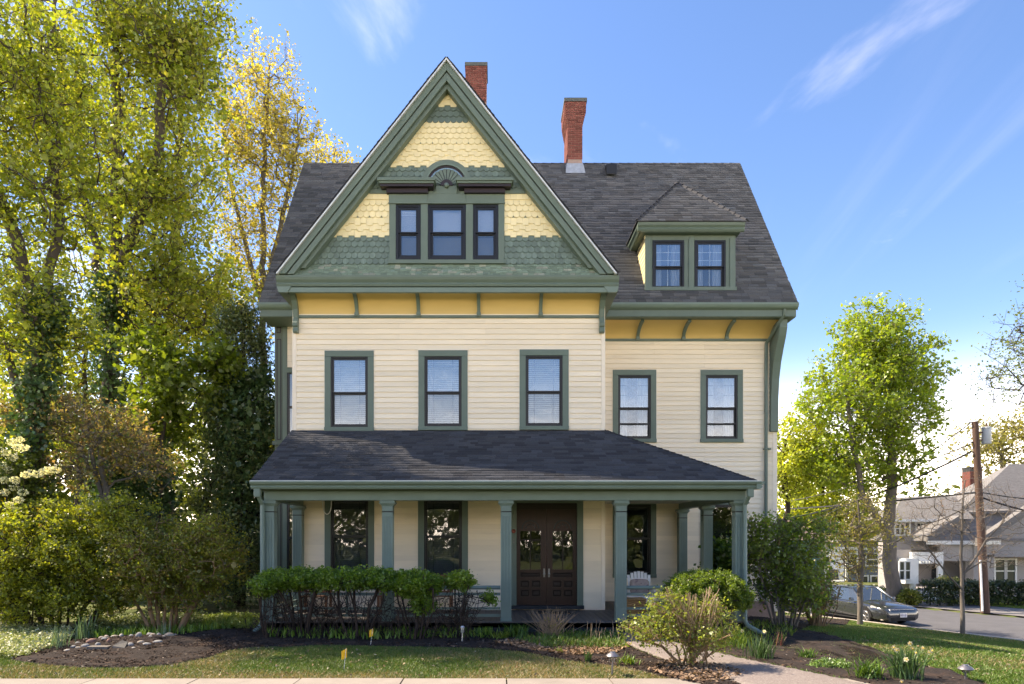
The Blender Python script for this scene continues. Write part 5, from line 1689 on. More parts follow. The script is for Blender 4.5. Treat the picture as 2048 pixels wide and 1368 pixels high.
# --- right hand trees
RG = ([(.25, .36, .028), (.30, .39, .03), (.35, .38, .034), (.20, .31, .028)], [4, 3, 2, 2])
D = 36.5
b = at(1783, D)
tree('maple_tree', 'full bright green maple across the side street with a forked grey trunk', 'tree', 140,
     [([b, P(1783, 1120, D), P(1776, 1060, D), P(1785, 960, D), P(1780, 820, D), P(1745, 680, D)], .40, .08, .04),
      ([P(1776, 1065, D), P(1725, 990, D - .3), P(1700, 860, D - .5), P(1690, 740, D - .5)], .20, .06, .05)],
     [(E(1745, 690, D, 75, 85, 2.2), 80), (E(1800, 745, D, 90, 70, 2.2), 70), (E(1700, 800, D, 100, 90, 2.6), 90), (E(1790, 860, D, 75, 110, 2.4), 80), (E(1680, 920, D, 75, 55, 2.2), 40), (E(1770, 960, D, 60, 40, 2), 16)],
     RG, wood='bark_grey', dens=1.7, twn=6, twl=.8, per=3, spread=.12, along=(1.0, .75, .5), size=.165, zmin=3.2, rt=.011)
D = 38
YG_ = ([(.44, .49, .06), (.50, .52, .07), (.35, .44, .05)], [3, 2, 2])
tree('locust_tree', 'yellow leaved tree with dark crooked forked trunk just behind the house corner', 'tree', 141,
     [([at(1562, D), P(1560, 1080, D), P(1578, 1000, D), P(1560, 930, D), P(1590, 850, D)], .18, .05, .08), ([P(1561, 1080, D), P(1545, 1000, D), P(1562, 940, D)], .12, .04, .06)],
     [(E(1590, 890, D, 55, 65, 1.6), 80), (E(1570, 960, D, 50, 50, 1.4), 40)], YG_, wood='bark_dark', per=6, size=.16, twl=.6, spread=.2, zmin=3.5, rt=.014)
D = 50
tree('maple_tree', 'yellow green tree in the distance right of the house corner', 'tree', 142,
     [([at(1645, D), P(1645, 1090, D), P(1642, 1020, D), P(1650, 930, D)], .30, .06, .08)],
     [(E(1640, 950, D, 70, 60, 2.6), 70), (E(1620, 1030, D, 60, 40, 2.4), 50), (E(1700, 1030, D, 60, 60, 2.4), 50)], YG_, wood='bark_dark', per=7, size=.24, twl=.9, spread=.3, zmin=2.5, rt=.018)
b = G(1720, 1250); D = b.y
tree('street_tree', 'slim young street tree with sparse yellow buds in front of the parked car', 'tree', 143,
     [([tuple(b), P(1720, 1180, D), P(1722, 1120, D), P(1720, 1050, D), P(1715, 1000, D)], .075, .02, .01)],
     [(E(1700, 1070, D, 70, 70, 1.3), 90), (E(1760, 1060, D, 50, 60, 1.1), 50), (E(1700, 1130, D, 60, 35, 1.1), 40), (E(1720, 1010, D, 30, 30, .8), 20)],
     ([(.26, .24, .05), (.22, .22, .04), (.28, .22, .06)], [2, 2, 1]), wood='bark_grey', wob=.02, bend=.15, per=2, size=.07, twl=.4, spread=.12, zmin=.6, rt=.0085, twig_r=.005)
b = G(1925, 1267); D = b.y
tree('street_tree', 'bare young street tree with reddish buds at the kerb on the right', 'tree', 144,
     [([tuple(b), P(1925, 1200, D), P(1922, 1110, D), P(1925, 1030, D), P(1930, 960, D)], .085, .02, .01),
      ([P(1925, 1180, D), P(1880, 1130, D), P(1845, 1080, D)], .02, .008, .02), ([P(1925, 1150, D), P(1975, 1080, D), P(2020, 1020, D)], .02, .008, .02)],
     [(E(1925, 1010, D, 70, 80, 1.2), 40), (E(1860, 1050, D, 60, 60, 1.1), 30), (E(2000, 1040, D, 70, 70, 1.2), 34), (E(1990, 1110, D, 70, 40, 1.1), 18), (E(1870, 1120, D, 50, 25, .9), 10)],
     ([(.30, .15, .12), (.30, .22, .14)], [1, 1]), wood='bark_grey', dens=2.4, wob=.015, bend=.12, up=.8, per=1, size=.03, twl=.45, twn=3, spread=.03, zmin=0, rt=.006, twig_r=.004, pw=.40)
D = 22
b = at(2190, D)
tree('pear_tree', 'leafy branches of a tree reaching in from the right edge', 'tree', 145,
     [([b, P(2190, 1000, D), P(2170, 850, D), P(2130, 700, D), P(2090, 520, D)], .16, .03, .03)],
     [(E(2060, 700, D, 75, 90, 1.4), 90), (E(2020, 760, D, 55, 60, 1.0), 40), (E(2100, 620, D, 70, 110, 1.4), 60), (E(1990, 740, D, 18, 40, .5), 8)],
     ([(.17, .22, .06), (.21, .26, .07), (.13, .17, .05)], [1, 1, 1]), wood='bark_dark', dens=.65, per=2, size=.075, twl=.5, spread=.12, zmin=3, rt=.008, bend=.2)
D = 60
tree('oak_tree', 'sparse yellowish oak behind the grey house', 'tree', 146,
     [([at(2000, D), P(2000, 1000, D), P(2005, 900, D)], .4, .1, .05)],
     [(E(1990, 895, D, 95, 55, 3), 90), (E(2050, 860, D, 60, 50, 3), 40)], ([(.30, .27, .08), (.26, .25, .06)], [1, 1]), wood='bark_grey', per=4, size=.22, twl=1.0, spread=.35, zmin=5, rt=.022)
g = np.random.default_rng(19); n = 1500
cx = g.uniform(14, 62, n); cy = g.uniform(72, 84, n); cz = -1.4 + g.random(n) * (7.0 + 2 * np.sin(cx * .4))
tag(leaf_cloud('woodland', g, np.stack([cx, cy, cz], 1), 9, .7, .55, [(.12, .16, .025), (.16, .18, .03), (.08, .11, .02)], [3, 2, 2], MT['leaf'], None, clump=.3),
    'band of green trees on the horizon behind the neighbouring houses', 'woodland', kind='stuff')

g = np.random.default_rng(29); n = 5200
cx = g.uniform(-60, 60, n); cz = g.random(n) ** .9 * (8.2 + 1.5 * np.sin(cx * .23) + 1.0 * np.sin(cx * .71 + 1)); cy = -34 + g.normal(0, 2.5, n)
tag(leaf_cloud('woodland', g, np.stack([cx, cy, cz], 1), 10, .6, .5, [(.12, .16, .025), (.16, .18, .03), (.08, .11, .02)], [3, 2, 2], MT['leaf_flat'], None, clump=.3),
    'row of trees on the opposite side of the front road, mirrored in the porch windows', 'woodland', kind='stuff')
# ================================================================ side street, car, neighbours
def RP(t, s, z=0.0): return Vector((C0[0] + SD[0] * t + SN[0] * s, C0[1] + SD[1] * t + SN[1] * s, z))
MT['asphalt'] = mat('worn_asphalt', (0.105, 0.105, 0.112), 0.9, 0.16, 1.2, 0.25, 90, spec=0.2)
MT['pale_asphalt'] = mat('pale_driveway', (0.18, 0.17, 0.165), 0.9, 0.14, 1.2, 0.25, 90, spec=0.2)
MT['granite'] = mat('granite_kerb', (0.42, 0.37, 0.32), 0.85, 0.2, 8, 0.3, 40, rnd=.12)
m = MB().quad(RP(40, -.0, -1.43), RP(40, -ROAD_W, -1.43), RP(-160, -ROAD_W, -1.43), RP(-160, 0, -1.43))
tag(m.build('road', MT['asphalt']), 'grey asphalt side street running back past the house', kind='structure')
m = MB().quad(RP(40, -ROAD_W, -1.352), RP(40, -ROAD_W - 3.6, -1.35), RP(-7.5, -ROAD_W - 3.6, -1.35), RP(-6.5, -ROAD_W, -1.352))
tag(m.build('driveway', MT['pale_asphalt']), 'pale driveway apron across the side street', kind='structure')
kerb = MB()
kerb.hexa([RP(40, .0, -1.6), RP(40, .04, -1.6), RP(-120, .04, -1.6), RP(-120, .0, -1.6), RP(40, .0, -1.33), RP(40, .04, -1.33), RP(-120, .04, -1.33), RP(-120, .0, -1.33)])
kerb = tag(kerb.build('kerb', MT['granite']), 'granite kerb between side lawn and street', kind='structure')
_ks = MB().box(0, 1.92, 0, .17, 0, .30).mesh('kerb_stone', MT['granite'])
ang = math.atan2(SD[1], SD[0])
for i in range(-14, 8):
    p = RP(i * 1.94, .05 + .17, -1.595 + rng.uniform(-.01, .01))
    o = piece('kerb_stone', _ks, kerb, p, (0, 0, ang)); 
kf = MB()
kf.hexa([RP(-7, -ROAD_W, -1.5), RP(-7, -ROAD_W - .18, -1.5), RP(-120, -ROAD_W - .18, -1.5), RP(-120, -ROAD_W, -1.5), RP(-7, -ROAD_W, -1.31), RP(-7, -ROAD_W - .18, -1.31), RP(-120, -ROAD_W - .18, -1.31), RP(-120, -ROAD_W, -1.31)])
tag(kf.build('kerb', MT['granite']), 'granite kerb on the far side of the street', kind='structure')
# grass strip beyond
x = NR.uniform(15, 34, 60000); y = NR.uniform(33, 41, 60000)
s = sdist(x, y); t_ = SD[0] * (x - C0[0]) + SD[1] * (y - C0[1])
k = (s < -ROAD_W - .3) & ((t_ < -7.2) | (s < -ROAD_W - 3.7))
grass('verge_grass', x[k], y[k], tz(x[k], y[k]), .06, (.13, .23, .03), (.25, .24, .08), NR.random(k.sum()) * .25, 'bright grass in front of the grey house across the street', .016)

# ---- sedan
MT['car_grey'] = mat('dark_grey_car_paint', (0.055, 0.062, 0.072), 0.2, 0.02, 2, metal=0.55, coat=0.8)
MT['car_silver'] = mat('silver_blue_car_paint', (0.30, 0.34, 0.38), 0.25, 0.02, 2, metal=0.5, coat=0.8)
MT['car_glass'] = mat('tinted_car_glass', (0.035, 0.045, 0.05), 0.03, 0.0, 1, spec=0.9, coat=1.0)
MT['tyre'] = mat('tyre_rubber', (0.014, 0.014, 0.015), 0.8, 0.1)
MT['rim'] = mat('alloy_rim', (0.55, 0.55, 0.56), 0.3, 0.05, metal=0.8)
MT['chrome'] = mat('chrome_trim', (0.75, 0.76, 0.78), 0.12, 0.0, metal=1.0)
MT['lamp_glass'] = mat('headlight_glass', (0.55, 0.54, 0.50), 0.08, 0.05, 5, coat=1.0)
MT['plate'] = mat('white_plate', (0.72, 0.70, 0.72), 0.5)
MT['plate_red'] = mat('plate_print', (0.16, 0.05, 0.09), 0.5)
def make_car(paint, label):
    th = thing('parked_car', label, 'car')
    # stations: x, half width, bottom z, belt z, centre top z
    st = [(2.44, .62, .30, .52, .56), (2.40, .76, .22, .62, .66), (2.25, .86, .19, .70, .75), (1.95, .905, .18, .76, .83), (1.5, .92, .19, .81, .90), (1.05, .925, .2, .86, .955),
          (.5, .925, .2, .88, .97), (-.4, .925, .2, .90, .98), (-1.3, .92, .2, .92, 1.0), (-1.9, .91, .21, .94, 1.03), (-2.3, .86, .24, .92, 1.02), (-2.42, .78, .30, .86, .94)]
    m = MB(); rings = []
    for x, w, zb, zs, zt in st:
        half = [(w * .80, zb), (w * .97, zb + .10), (w, (zb + zs) / 2 + .02), (w * .985, zs - .06), (w * .93, zs), (w * .70, zs + (zt - zs) * .65), (w * .35, zt - .006), (0, zt)]
        pts = [(x, y, z) for y, z in half] + [(x, -y, z) for y, z in half[-2::-1]]
        rings.append(len(m.v)); m.v += pts
    k = 15
    for a, b in zip(rings, rings[1:]):
        for j in range(k): m.f.append((a + j, a + (j + 1) % k, b + (j + 1) % k, b + j))
    m.f.append(tuple(rings[0] + j for j in range(k))); m.f.append(tuple(rings[-1] + j for j in range(k)))
    body = m.build('body', paint, th, smooth='auto', local=True)
    # greenhouse of glass with painted roof and pillars
    g = MB()
    bl = [(1.12, .80, .93), (.5, .84, .95), (-1.2, .84, .98), (-1.95, .74, 1.02)]; tl = [(.35, .62, 1.40), (.1, .64, 1.43), (-.95, .63, 1.44), (-1.35, .58, 1.38)]
    n0 = len(g.v)
    for (x, y, z), (x2, y2, z2) in zip(bl, tl):
        g.v += [(x, y, z - .05), (x2, y2, z2), (x2, -y2, z2), (x, -y, z - .05)]
    for i in range(3):
        a, b = 4 * i, 4 * i + 4
        g.f += [(a, a + 1, b + 1, b), (a + 1, a + 2, b + 2, b + 1), (a + 2, a + 3, b + 3, b + 2)]
    g.f += [(0, 3, 2, 1), (12, 13, 14, 15)]
    g.build('glass', MT['car_glass'], th, local=True)
    r = MB()
    for s in (-1, 1):
        r.tube([(1.14, .81 * s, .90), (.36, .625 * s, 1.405), (.1, .645 * s, 1.435), (-.95, .635 * s, 1.445), (-1.36, .585 * s, 1.385), (-1.98, .75 * s, 1.0)], .035, 6)
        r.tube([(-.32, .855 * s, .93), (-.40, .645 * s, 1.43)], .04, 6)
    r.hexa([(.36, -.62, 1.385), (.36, .62, 1.385), (-1.34, .58, 1.375), (-1.34, -.58, 1.375), (.2, -.55, 1.445), (.2, .55, 1.445), (-1.1, .54, 1.455), (-1.1, -.54, 1.455)])
    r.build('roof', paint, th, smooth='auto', local=True)
    for s in (-1, 1):
        for x in (1.42, -1.38):
            w = MB().lathe([(.20, -.11), (.31, -.11), (.335, -.07), (.335, .07), (.31, .11), (.20, .11)], (x, .82 * s, .335), 20, 'y').build('tyre', MT['tyre'], th, smooth='auto', local=True)
            h = MB().lathe([(.02, .0), (.05, .012), (.07, .0)], (x, .82 * s + .085 * s, .335), 10, 'y')
            for q in range(7):
                t = 2 * math.pi * q / 7
                h.tube([(x, .82 * s + .095 * s, .335), (x + .21 * math.cos(t), .82 * s + .1 * s, .335 + .21 * math.sin(t))], .022, 4)
            h.tube([(x + .21 * math.cos(t), .82 * s + .1 * s, .335 + .21 * math.sin(t)) for t in [2 * math.pi * q / 20 for q in range(21)]], .02, 4)
            h.build('rim', MT['rim'], w, local=True)
            a = MB()
            for q in range(12):
                t0, t1 = math.pi * q / 12, math.pi * (q + 1) / 12
                a.quad(*[(x + rr * math.cos(t), s * .932, .335 + rr * math.sin(t)) for rr, t in ((.30, t0), (.385, t0), (.385, t1), (.30, t1))])
            a.build('wheel_arch', MT['tyre'], th, local=True)
        hl = MB().hexa([(2.30, s * .52, .60), (1.95, s * .88, .66), (1.72, s * .905, .72), (2.1, s * .52, .70), (2.27, s * .52, .70), (1.98, s * .875, .755), (1.70, s * .885, .79), (2.1, s * .52, .785)])
        hl.build('headlight', MT['lamp_glass'], th, smooth='auto', local=True)
        mi = MB().hexa([(.82, s * .93, .93), (.82, s * 1.10, .95), (.68, s * 1.10, .95), (.68, s * .93, .93), (.80, s * .95, 1.04), (.80, s * 1.11, 1.06), (.70, s * 1.11, 1.06), (.70, s * .95, 1.04)])
        mi.build('mirror', paint, th, bevel=.02, local=True)
        MB().hexa([(2.36, s * .50, .22), (2.22, s * .84, .24), (2.2, s * .84, .24), (2.3, s * .5, .22), (2.42, s * .50, .27), (2.25, s * .865, .29), (2.2, s * .86, .29), (2.3, s * .5, .27)]).build('bumper_trim', MT['chrome'], th, local=True)
        for x0 in (.55, -.55):
            MB().box(x0 - .11, x0 + .11, s * .93, s * .945, .80, .825).build('door_handle', MT['chrome'], th, local=True)
        MB().box(.98, -1.5, s * .918, s * .93, .19, .25).build('sill', MT['tyre'], th, local=True)
    gr = MB().hexa([(2.36, -.50, .50), (2.36, .50, .50), (2.2, .44, .50), (2.2, -.44, .50), (2.34, -.55, .66), (2.34, .55, .66), (2.2, .5, .66), (2.2, -.5, .66)])
    grille = gr.build('grille', MT['tyre'], th, local=True)
    c = MB().box(2.33, 2.385, -.56, .56, .655, .69)
    for z in (.54, .585, .625): c.box(2.35, 2.372, -.50, .50, z - .010, z + .010)
    c.build('grille_bar', MT['chrome'], grille, local=True)
    # maker's emblem: an H in a rounded frame
    e = MB()
    e.hexa([(2.385, -.055, .535), (2.385, -.03, .535), (2.375, -.03, .535), (2.375, -.055, .535), (2.38, -.085, .655), (2.38, -.055, .655), (2.37, -.055, .655), (2.37, -.085, .655)])
    e.hexa([(2.385, .03, .535), (2.385, .055, .535), (2.375, .055, .535), (2.375, .03, .535), (2.38, .055, .655), (2.38, .085, .655), (2.37, .085, .655), (2.37, .055, .655)])
    e.box(2.374, 2.384, -.05, .05, .582, .606)
    e.build('emblem', MT['chrome'], grille, local=True)
    MB().box(2.40, 2.447, -.55, .55, .23, .36).build('air_intake', MT['tyre'], th, local=True)
    pl_ = MB().box(2.45, 2.465, -.16, .16, .37, .53).build('licence_plate', MT['plate'], th, local=True)
    q = MB()
    for i in range(6):
        if i == 3: continue
        yy = -.125 + i * .043
        q.box(2.4655, 2.467, yy, yy + .012, .405, .485).box(2.4655, 2.467, yy + .012, yy + .026, .475, .485).box(2.4655, 2.467, yy + .012, yy + .026, .44, .45)
    q.build('plate_print', MT['plate_red'], pl_, local=True)
    return th
car = make_car(MT['car_grey'], 'dark grey sedan parked at the kerb behind the slim budding tree')
hd = math.atan2(SD[1], SD[0])
car.location = RP(-3.2, -1.22, -1.428); car.rotation_euler = (0, 0, hd - R(13))
car2 = copy_tree(car)
car2['label'] = 'silver blue car parked behind the dark grey sedan, only its roof showing'
car2.location = RP(-9.6, -1.22, -1.428)
for o in (car, car2): o['group'] = 'cars parked along the side street'
for ch in car2.children:
    if ch.name.split('.')[0] in ('body', 'roof', 'mirror'):
        ch.data = ch.data.copy(); ch.data.materials[0] = MT['car_silver']

# ---- grey bungalow across the street
MT['stucco'] = mat('grey_stucco', (0.31, 0.295, 0.30), 0.9, 0.08, 2, 0.4, 60)
MT['stucco_warm'] = mat('warm_grey_stucco', (0.38, 0.35, 0.335), 0.9, 0.08, 2, 0.4, 60)
MT['roof_grey'] = mat('weathered_grey_roof', (0.20, 0.192, 0.188), 0.9, 0.16, 14, 0.4, 50, stretch=(.5, 1, 4), col2=(.15, .143, .138), c2=(.45, .6), c2scale=9)
MT['dark_pane'] = mat('dark_far_pane', (0.05, 0.055, 0.055), 0.06, 0.1, 1.5, spec=0.8)
nb = thing('grey_bungalow', 'grey stucco house with white trim, dormers and a deep front porch across the side street', 'house', (25, 40, -1.36))
D = 39.5
def nx_(u, d=D): return PX(u, d)
def nz_(v, d=D): return PZ(v, d)
gz0 = -1.36
def farwin(parent, u0, u1, v0, v1, d, nv=1, nh=1, fr=.10):
    x0, x1, z1, z0 = nx_(u0, d), nx_(u1, d), nz_(v0, d), nz_(v1, d)
    m = MB(); y = d
    m.box(x0 - fr, x1 + fr, y - .07, y, z1, z1 + fr).box(x0 - fr, x1 + fr, y - .09, y, z0 - fr, z0).box(x0 - fr, x0, y - .07, y, z0, z1).box(x1, x1 + fr, y - .07, y, z0, z1)
    for i in range(1, nv): 
        xx = x0 + (x1 - x0) * i / nv; m.box(xx - .05, xx + .05, y - .06, y, z0, z1)
    for i in range(1, nh):
        zz = z0 + (z1 - z0) * i / nh; m.box(x0, x1, y - .05, y, zz - .03, zz + .03)
    w = m.build('window', MT['white'], parent)
    MB().box(x0, x1, y - .02, y - .01, z0, z1).build('pane', MT['dark_pane'], w)
    return w
# body
m = MB().box(nx_(1781), nx_(1822), D, D + .7, gz0, nz_(1100)).box(nx_(1822), nx_(1985), D + 2.6, D + 3.4, gz0, nz_(1085)).box(nx_(1985), nx_(2230), D + 1.2, D + 4, gz0, nz_(1085))
m.build('wall', MT['stucco_warm'], nb)
m = MB().box(nx_(1791), nx_(1868), D + .6, D + 1.3, nz_(1100), nz_(1036))
m.build('upper_wall', MT['stucco'], nb)
# left upper hip roof
e0, e1, ev = nx_(1782), nx_(1878), nz_(1038)
m = MB(); a = Vector((e0, D - .1, ev)); b_ = Vector((e1 + 2, D - .1, ev)); c = Vector((e0, D + 3, ev)); d_ = Vector((e1 + 2, D + 3, ev)); k1 = Vector((nx_(1835), D + 1.6, nz_(993))); k2 = Vector((e1 + 2, D + 1.6, nz_(990)))
m.quad(a, b_, k2, k1).quad(c, a, k1).quad(c, k1, k2, d_).quad(a, c, d_, b_)
r = m.build('hip_roof', MT['roof_grey'], nb)
MB().box(e0 - .05, e1, D - .14, D - .0, ev - .16, ev).build('eave_board', MT['white'], nb)
farwin(nb, 1791, 1817, 1046, 1068, D + .6, 3, 2); farwin(nb, 1833, 1850, 1047, 1062, D + .6, 2, 1)
# big main roof sloping up to a ridge at the right
ez = nz_(1082); rz = nz_(928, D + 3)
m = MB(); a = Vector((nx_(1850), D - .2, ez)); b_ = Vector((nx_(2260), D - .2, ez)); k1 = Vector((nx_(2020, D + 3), D + 3, rz)); k2 = Vector((nx_(2260, D + 3), D + 3, rz)); c = Vector((nx_(1850), D + 6.2, ez)); d_ = Vector((nx_(2260), D + 6.2, ez))
m.quad(a, b_, k2, k1).quad(c, a, k1).quad(c, k1, k2, d_).quad(a, c, d_, b_)
m.build('main_roof', MT['roof_grey'], nb)
MB().box(nx_(1850), nx_(1995), D - .26, D - .1, ez - .2, ez + .02).build('eave_board', MT['white'], nb)
# shed dormer with a strip of three panes
yd = D + 1.0
m = MB().box(nx_(1878, yd), nx_(2000, yd), yd, yd + 4, nz_(1074, yd), nz_(1030, yd))
dm = m.build('dormer', MT['stucco'], nb)
m = MB().hexa([Vector((nx_(1868, yd), yd - .4, nz_(1032, yd))), Vector((nx_(2012, yd), yd - .4, nz_(1026, yd))), Vector((nx_(2012, yd), yd + 5, nz_(985, yd))), Vector((nx_(1868, yd), yd + 5, nz_(990, yd))),
               Vector((nx_(1868, yd), yd - .4, nz_(1027, yd))), Vector((nx_(2012, yd), yd - .4, nz_(1021, yd))), Vector((nx_(2012, yd), yd + 5, nz_(980, yd))), Vector((nx_(1868, yd), yd + 5, nz_(985, yd)))])
m.build('dormer_roof', MT['roof_grey'], dm)
farwin(dm, 1895, 1937, 1045, 1062, yd - .01, 3, 1, .09)
# rakes of the porch gable and the right gable
def rake(u0, v0, u1, v1, y, wd, material, name, dz=.32):
    a = (nx_(u0, y), nz_(v0, y)); b = (nx_(u1, y), nz_(v1, y))
    MB().prism([a, b, (b[0], b[1] + dz), (a[0], a[1] + dz)], 'y', y - wd, y).build(name, material, nb)
rake(1822, 1082, 1884, 1044, D - .2, 1.5, MT['roof_grey'], 'rake_board')
rake(1950, 1092, 2110, 985, D - .6, .5, MT['roof_grey'], 'rake_board', .45)
m = MB().prism([(nx_(1966), nz_(1114)), (nx_(2230), nz_(1114)), (nx_(2230), nz_(985)), (nx_(2110), nz_(990)), (nx_(1966), nz_(1084))], 'y', D - .1, D + .2)
m.build('gable_wall', MT['stucco'], nb)
farwin(nb, 1990, 2008, 1120, 1164, D + 1.15, 1, 2); farwin(nb, 2013, 2029, 1120, 1164, D + 1.15, 1, 2)
# porch: piers, columns, beam, recessed wall, steps
m = MB().box(nx_(1945), nx_(1962), D - .1, D + .6, gz0, nz_(1090)).box(nx_(1972), nx_(1986), D - .1, D + .6, gz0, nz_(1110))
m.build('pier', MT['stucco_warm'], nb)
for u in (1819, 1825, 1874, 1879):
    MB().box(nx_(u) - .07, nx_(u) + .07, D - .2, D - .05, gz0 + .3, nz_(1112)).build('column', MT['white'], nb)
m = MB().box(nx_(1818), nx_(1880), D - .3, D, nz_(1122), nz_(1104))
for i in range(9):
    xx = nx_(1826 + i * 6); m.box(xx - .05, xx + .05, D - .5, D + .3, nz_(1127), nz_(1122))
m.build('pergola_beam', MT['white'], nb)
m = MB().box(nx_(1880), nx_(1945), D - .05, D + .3, nz_(1122), nz_(1085)); m.build('porch_beam', MT['stucco_warm'], nb)
m = MB().box(nx_(1920), nx_(1940), D + 2.5, D + 2.58, nz_(1172), nz_(1128)); m.build('door', MT['dark_pane'], nb)
m = MB().box(nx_(1818), nx_(1985), D, D + 2.6, gz0, nz_(1178)); m.build('porch_floor', MT['stucco'], nb)
for i in range(4):
    MB().box(nx_(1836 - i * 2), nx_(1868 - i), D - .32 * (i + 1), D - .32 * i, gz0, nz_(1180) - .2 * i - .05).build('step', MT['white'], nb)
m = MB()
for u in (1834, 1866):
    m.tube([(nx_(u), D - .1, nz_(1160)), (nx_(u), D - 1.4, nz_(1188))], .025, 5)
    for i in range(4):
        y = D - .1 - i * .42; m.tube([(nx_(u), y, nz_(1160 + i * 9)), (nx_(u), y, gz0 + .1)], .018, 5)
m.build('handrail', MT['black'], nb)
# bay window on the left
m = MB().box(nx_(1796), nx_(1822), D - .7, D, nz_(1166), nz_(1116)); bay = m.build('bay', MT['white'], nb)
farwin(bay, 1799, 1819, 1124, 1158, D - .71, 2, 2, .06)
ch = MB().box(nx_(1932, D + 5), nx_(1956, D + 5), D + 4.6, D + 5.4, nz_(1005, D + 5), nz_(944, D + 5)).build('chimney', MT['brick'], nb)
m = MB()
for u in (1933, 1944, 1955): m.box(nx_(u, D + 5) - .03, nx_(u, D + 5) + .03, D + 4.6, D + 5.4, nz_(944, D + 5), nz_(937, D + 5))
m.box(nx_(1931, D + 5), nx_(1957, D + 5), D + 4.55, D + 5.45, nz_(937, D + 5), nz_(935, D + 5))
m.build('chimney_cap', MT['black'], ch)

# ---- blue house and brown roofed house farther back
D2 = 55
bh = thing('blue_house', 'small blue house with white trim and a blue door behind the parked cars', 'house', (PX(1720, D2), D2, -1.36))
MT['blue_wall'] = mat('slate_blue_siding', (0.13, 0.16, 0.20), 0.7, 0.06, 2, stretch=(1, 1, 8))
MT['blue_door'] = mat('blue_door_paint', (0.10, 0.19, 0.33), 0.5)
q = lambda u: PX(u, D2); w_ = lambda v: PZ(v, D2)
MB().box(q(1688), q(1768), D2, D2 + 8, -1.36, w_(1085)).build('wall', MT['blue_wall'], bh)
MB().prism([(q(1680), w_(1085)), (q(1776), w_(1085)), (q(1728), w_(1040))], 'y', D2 - .3, D2 + 8.3).build('roof', MT['roof_grey'], bh)
m = MB()
for u0, u1 in ((1690, 1694), (1712, 1716), (1760, 1766)): m.box(q(u0), q(u1), D2 - .12, D2, -1.3, w_(1095))
m.box(q(1688), q(1768), D2 - .15, D2, w_(1100), w_(1094)); m.build('trim', MT['white'], bh)
MB().box(q(1695), q(1711), D2 - .06, D2, -1.2, w_(1156)).build('door', MT['blue_door'], bh)
for u0, u1, v0, v1 in ((1720, 1734, 1153, 1178), (1742, 1754, 1153, 1178), (1700, 1722, 1108, 1130), (1732, 1754, 1108, 1130)):
    x0, x1 = q(u0), q(u1); z1, z0 = w_(v0), w_(v1)
    f = MB().box(x0 - .1, x1 + .1, D2 - .1, D2 - .02, z0 - .1, z0).box(x0 - .1, x1 + .1, D2 - .1, D2 - .02, z1, z1 + .12).box(x0 - .1, x0, D2 - .1, D2 - .02, z0, z1).box(x1, x1 + .1, D2 - .1, D2 - .02, z0, z1)
    f.box(x0, x1, D2 - .09, D2 - .02, (z0 + z1) / 2 - .04, (z0 + z1) / 2 + .04)
    f = f.build('window', MT['white'], bh); MB().box(x0, x1, D2 - .05, D2 - .03, z0, z1).build('pane', MT['dark_pane'], f)
MB().box(q(1662), q(1688), D2 + 1, D2 + 5, -1.36, w_(1140)).build('side_porch', MT['roof_grey'], bh)
m = MB()
for i in range(9):
    xx = q(1664 + i * 2.8); m.box(xx - .03, xx + .03, D2 - .1, D2, -1.2, w_(1165))
m.box(q(1663), q(1688), D2 - .12, D2 + .02, w_(1165), w_(1163)); m.build('railing', MT['white'], bh)
D3 = 46
rh = thing('brown_roofed_house', 'house with a brown shingle roof half hidden behind the lilac', 'house', (PX(1615, D3), D3, -1.36))
q = lambda u: PX(u, D3); w_ = lambda v: PZ(v, D3)
MT['brown_roof'] = mat('brown_shingle_roof', (0.17, 0.13, 0.115), 0.9, 0.15, 12, 0.3, 50, stretch=(.6, 1, 4))
MT['teal'] = mat('teal_siding', (0.16, 0.33, 0.34), 0.6)
MB().box(q(1560), q(1650), D3, D3 + 7, -1.36, w_(1078)).build('wall', MT['teal'], rh)
MB().hexa([(q(1550), D3 - .4, w_(1080)), (q(1656), D3 - .4, w_(1080)), (q(1656), D3 + 7.4, w_(1080)), (q(1550), D3 + 7.4, w_(1080)), (q(1560), D3 + 3, w_(1038)), (q(1628), D3 + 3, w_(1038)), (q(1628), D3 + 4, w_(1038)), (q(1560), D3 + 4, w_(1038))]).build('roof', MT['brown_roof'], rh)
MB().box(q(1648), q(1652), D3 - .05, D3 + .05, -1.36, w_(1080)).build('corner_board', MT['white'], rh)

# ---- utility pole, transformer, wires
b = G(1971, 1227); Dp = b.y
MT['pole'] = mat('creosoted_pole', (0.105, 0.062, 0.045), 0.9, 0.3, 8, 0.5, 30, stretch=(1, 1, .15))
pole = thing('utility_pole', 'brown wooden utility pole with a grey transformer at the far kerb', 'pole', tuple(b))
top = Vector((PX(1950, Dp), Dp, PZ(843, Dp)))
on = lambda v: b.lerp(top, (PZ(v, Dp) - b.z) / (top.z - b.z))
MB().tube([b, b.lerp(top, .5), top], [.19, .165, .135], 12).build('post', MT['pole'], pole, smooth='auto')
MT['pole_grey'] = mat('transformer_grey', (0.42, 0.45, 0.47), 0.45, 0.1, 4)
c = on(888) + Vector((.46, -.02, 0))
m = MB().lathe([(.18, 0), (.20, .03), (.20, .70), (.215, .72), (.215, .76), (.12, .80)], tuple(c), 16)
tr = m.build('transformer', MT['pole_grey'], pole, smooth='auto')
m = MB().lathe([(.04, 0), (.05, .06), (.03, .10), (.045, .15), (.02, .19)], (c.x, c.y, c.z + .79), 8).box(c.x - .42, c.x - .18, c.y - .04, c.y + .04, c.z + .15, c.z + .22).box(c.x - .42, c.x - .18, c.y - .04, c.y + .04, c.z + .5, c.z + .57)
m.build('insulator', MT['pole'], tr)
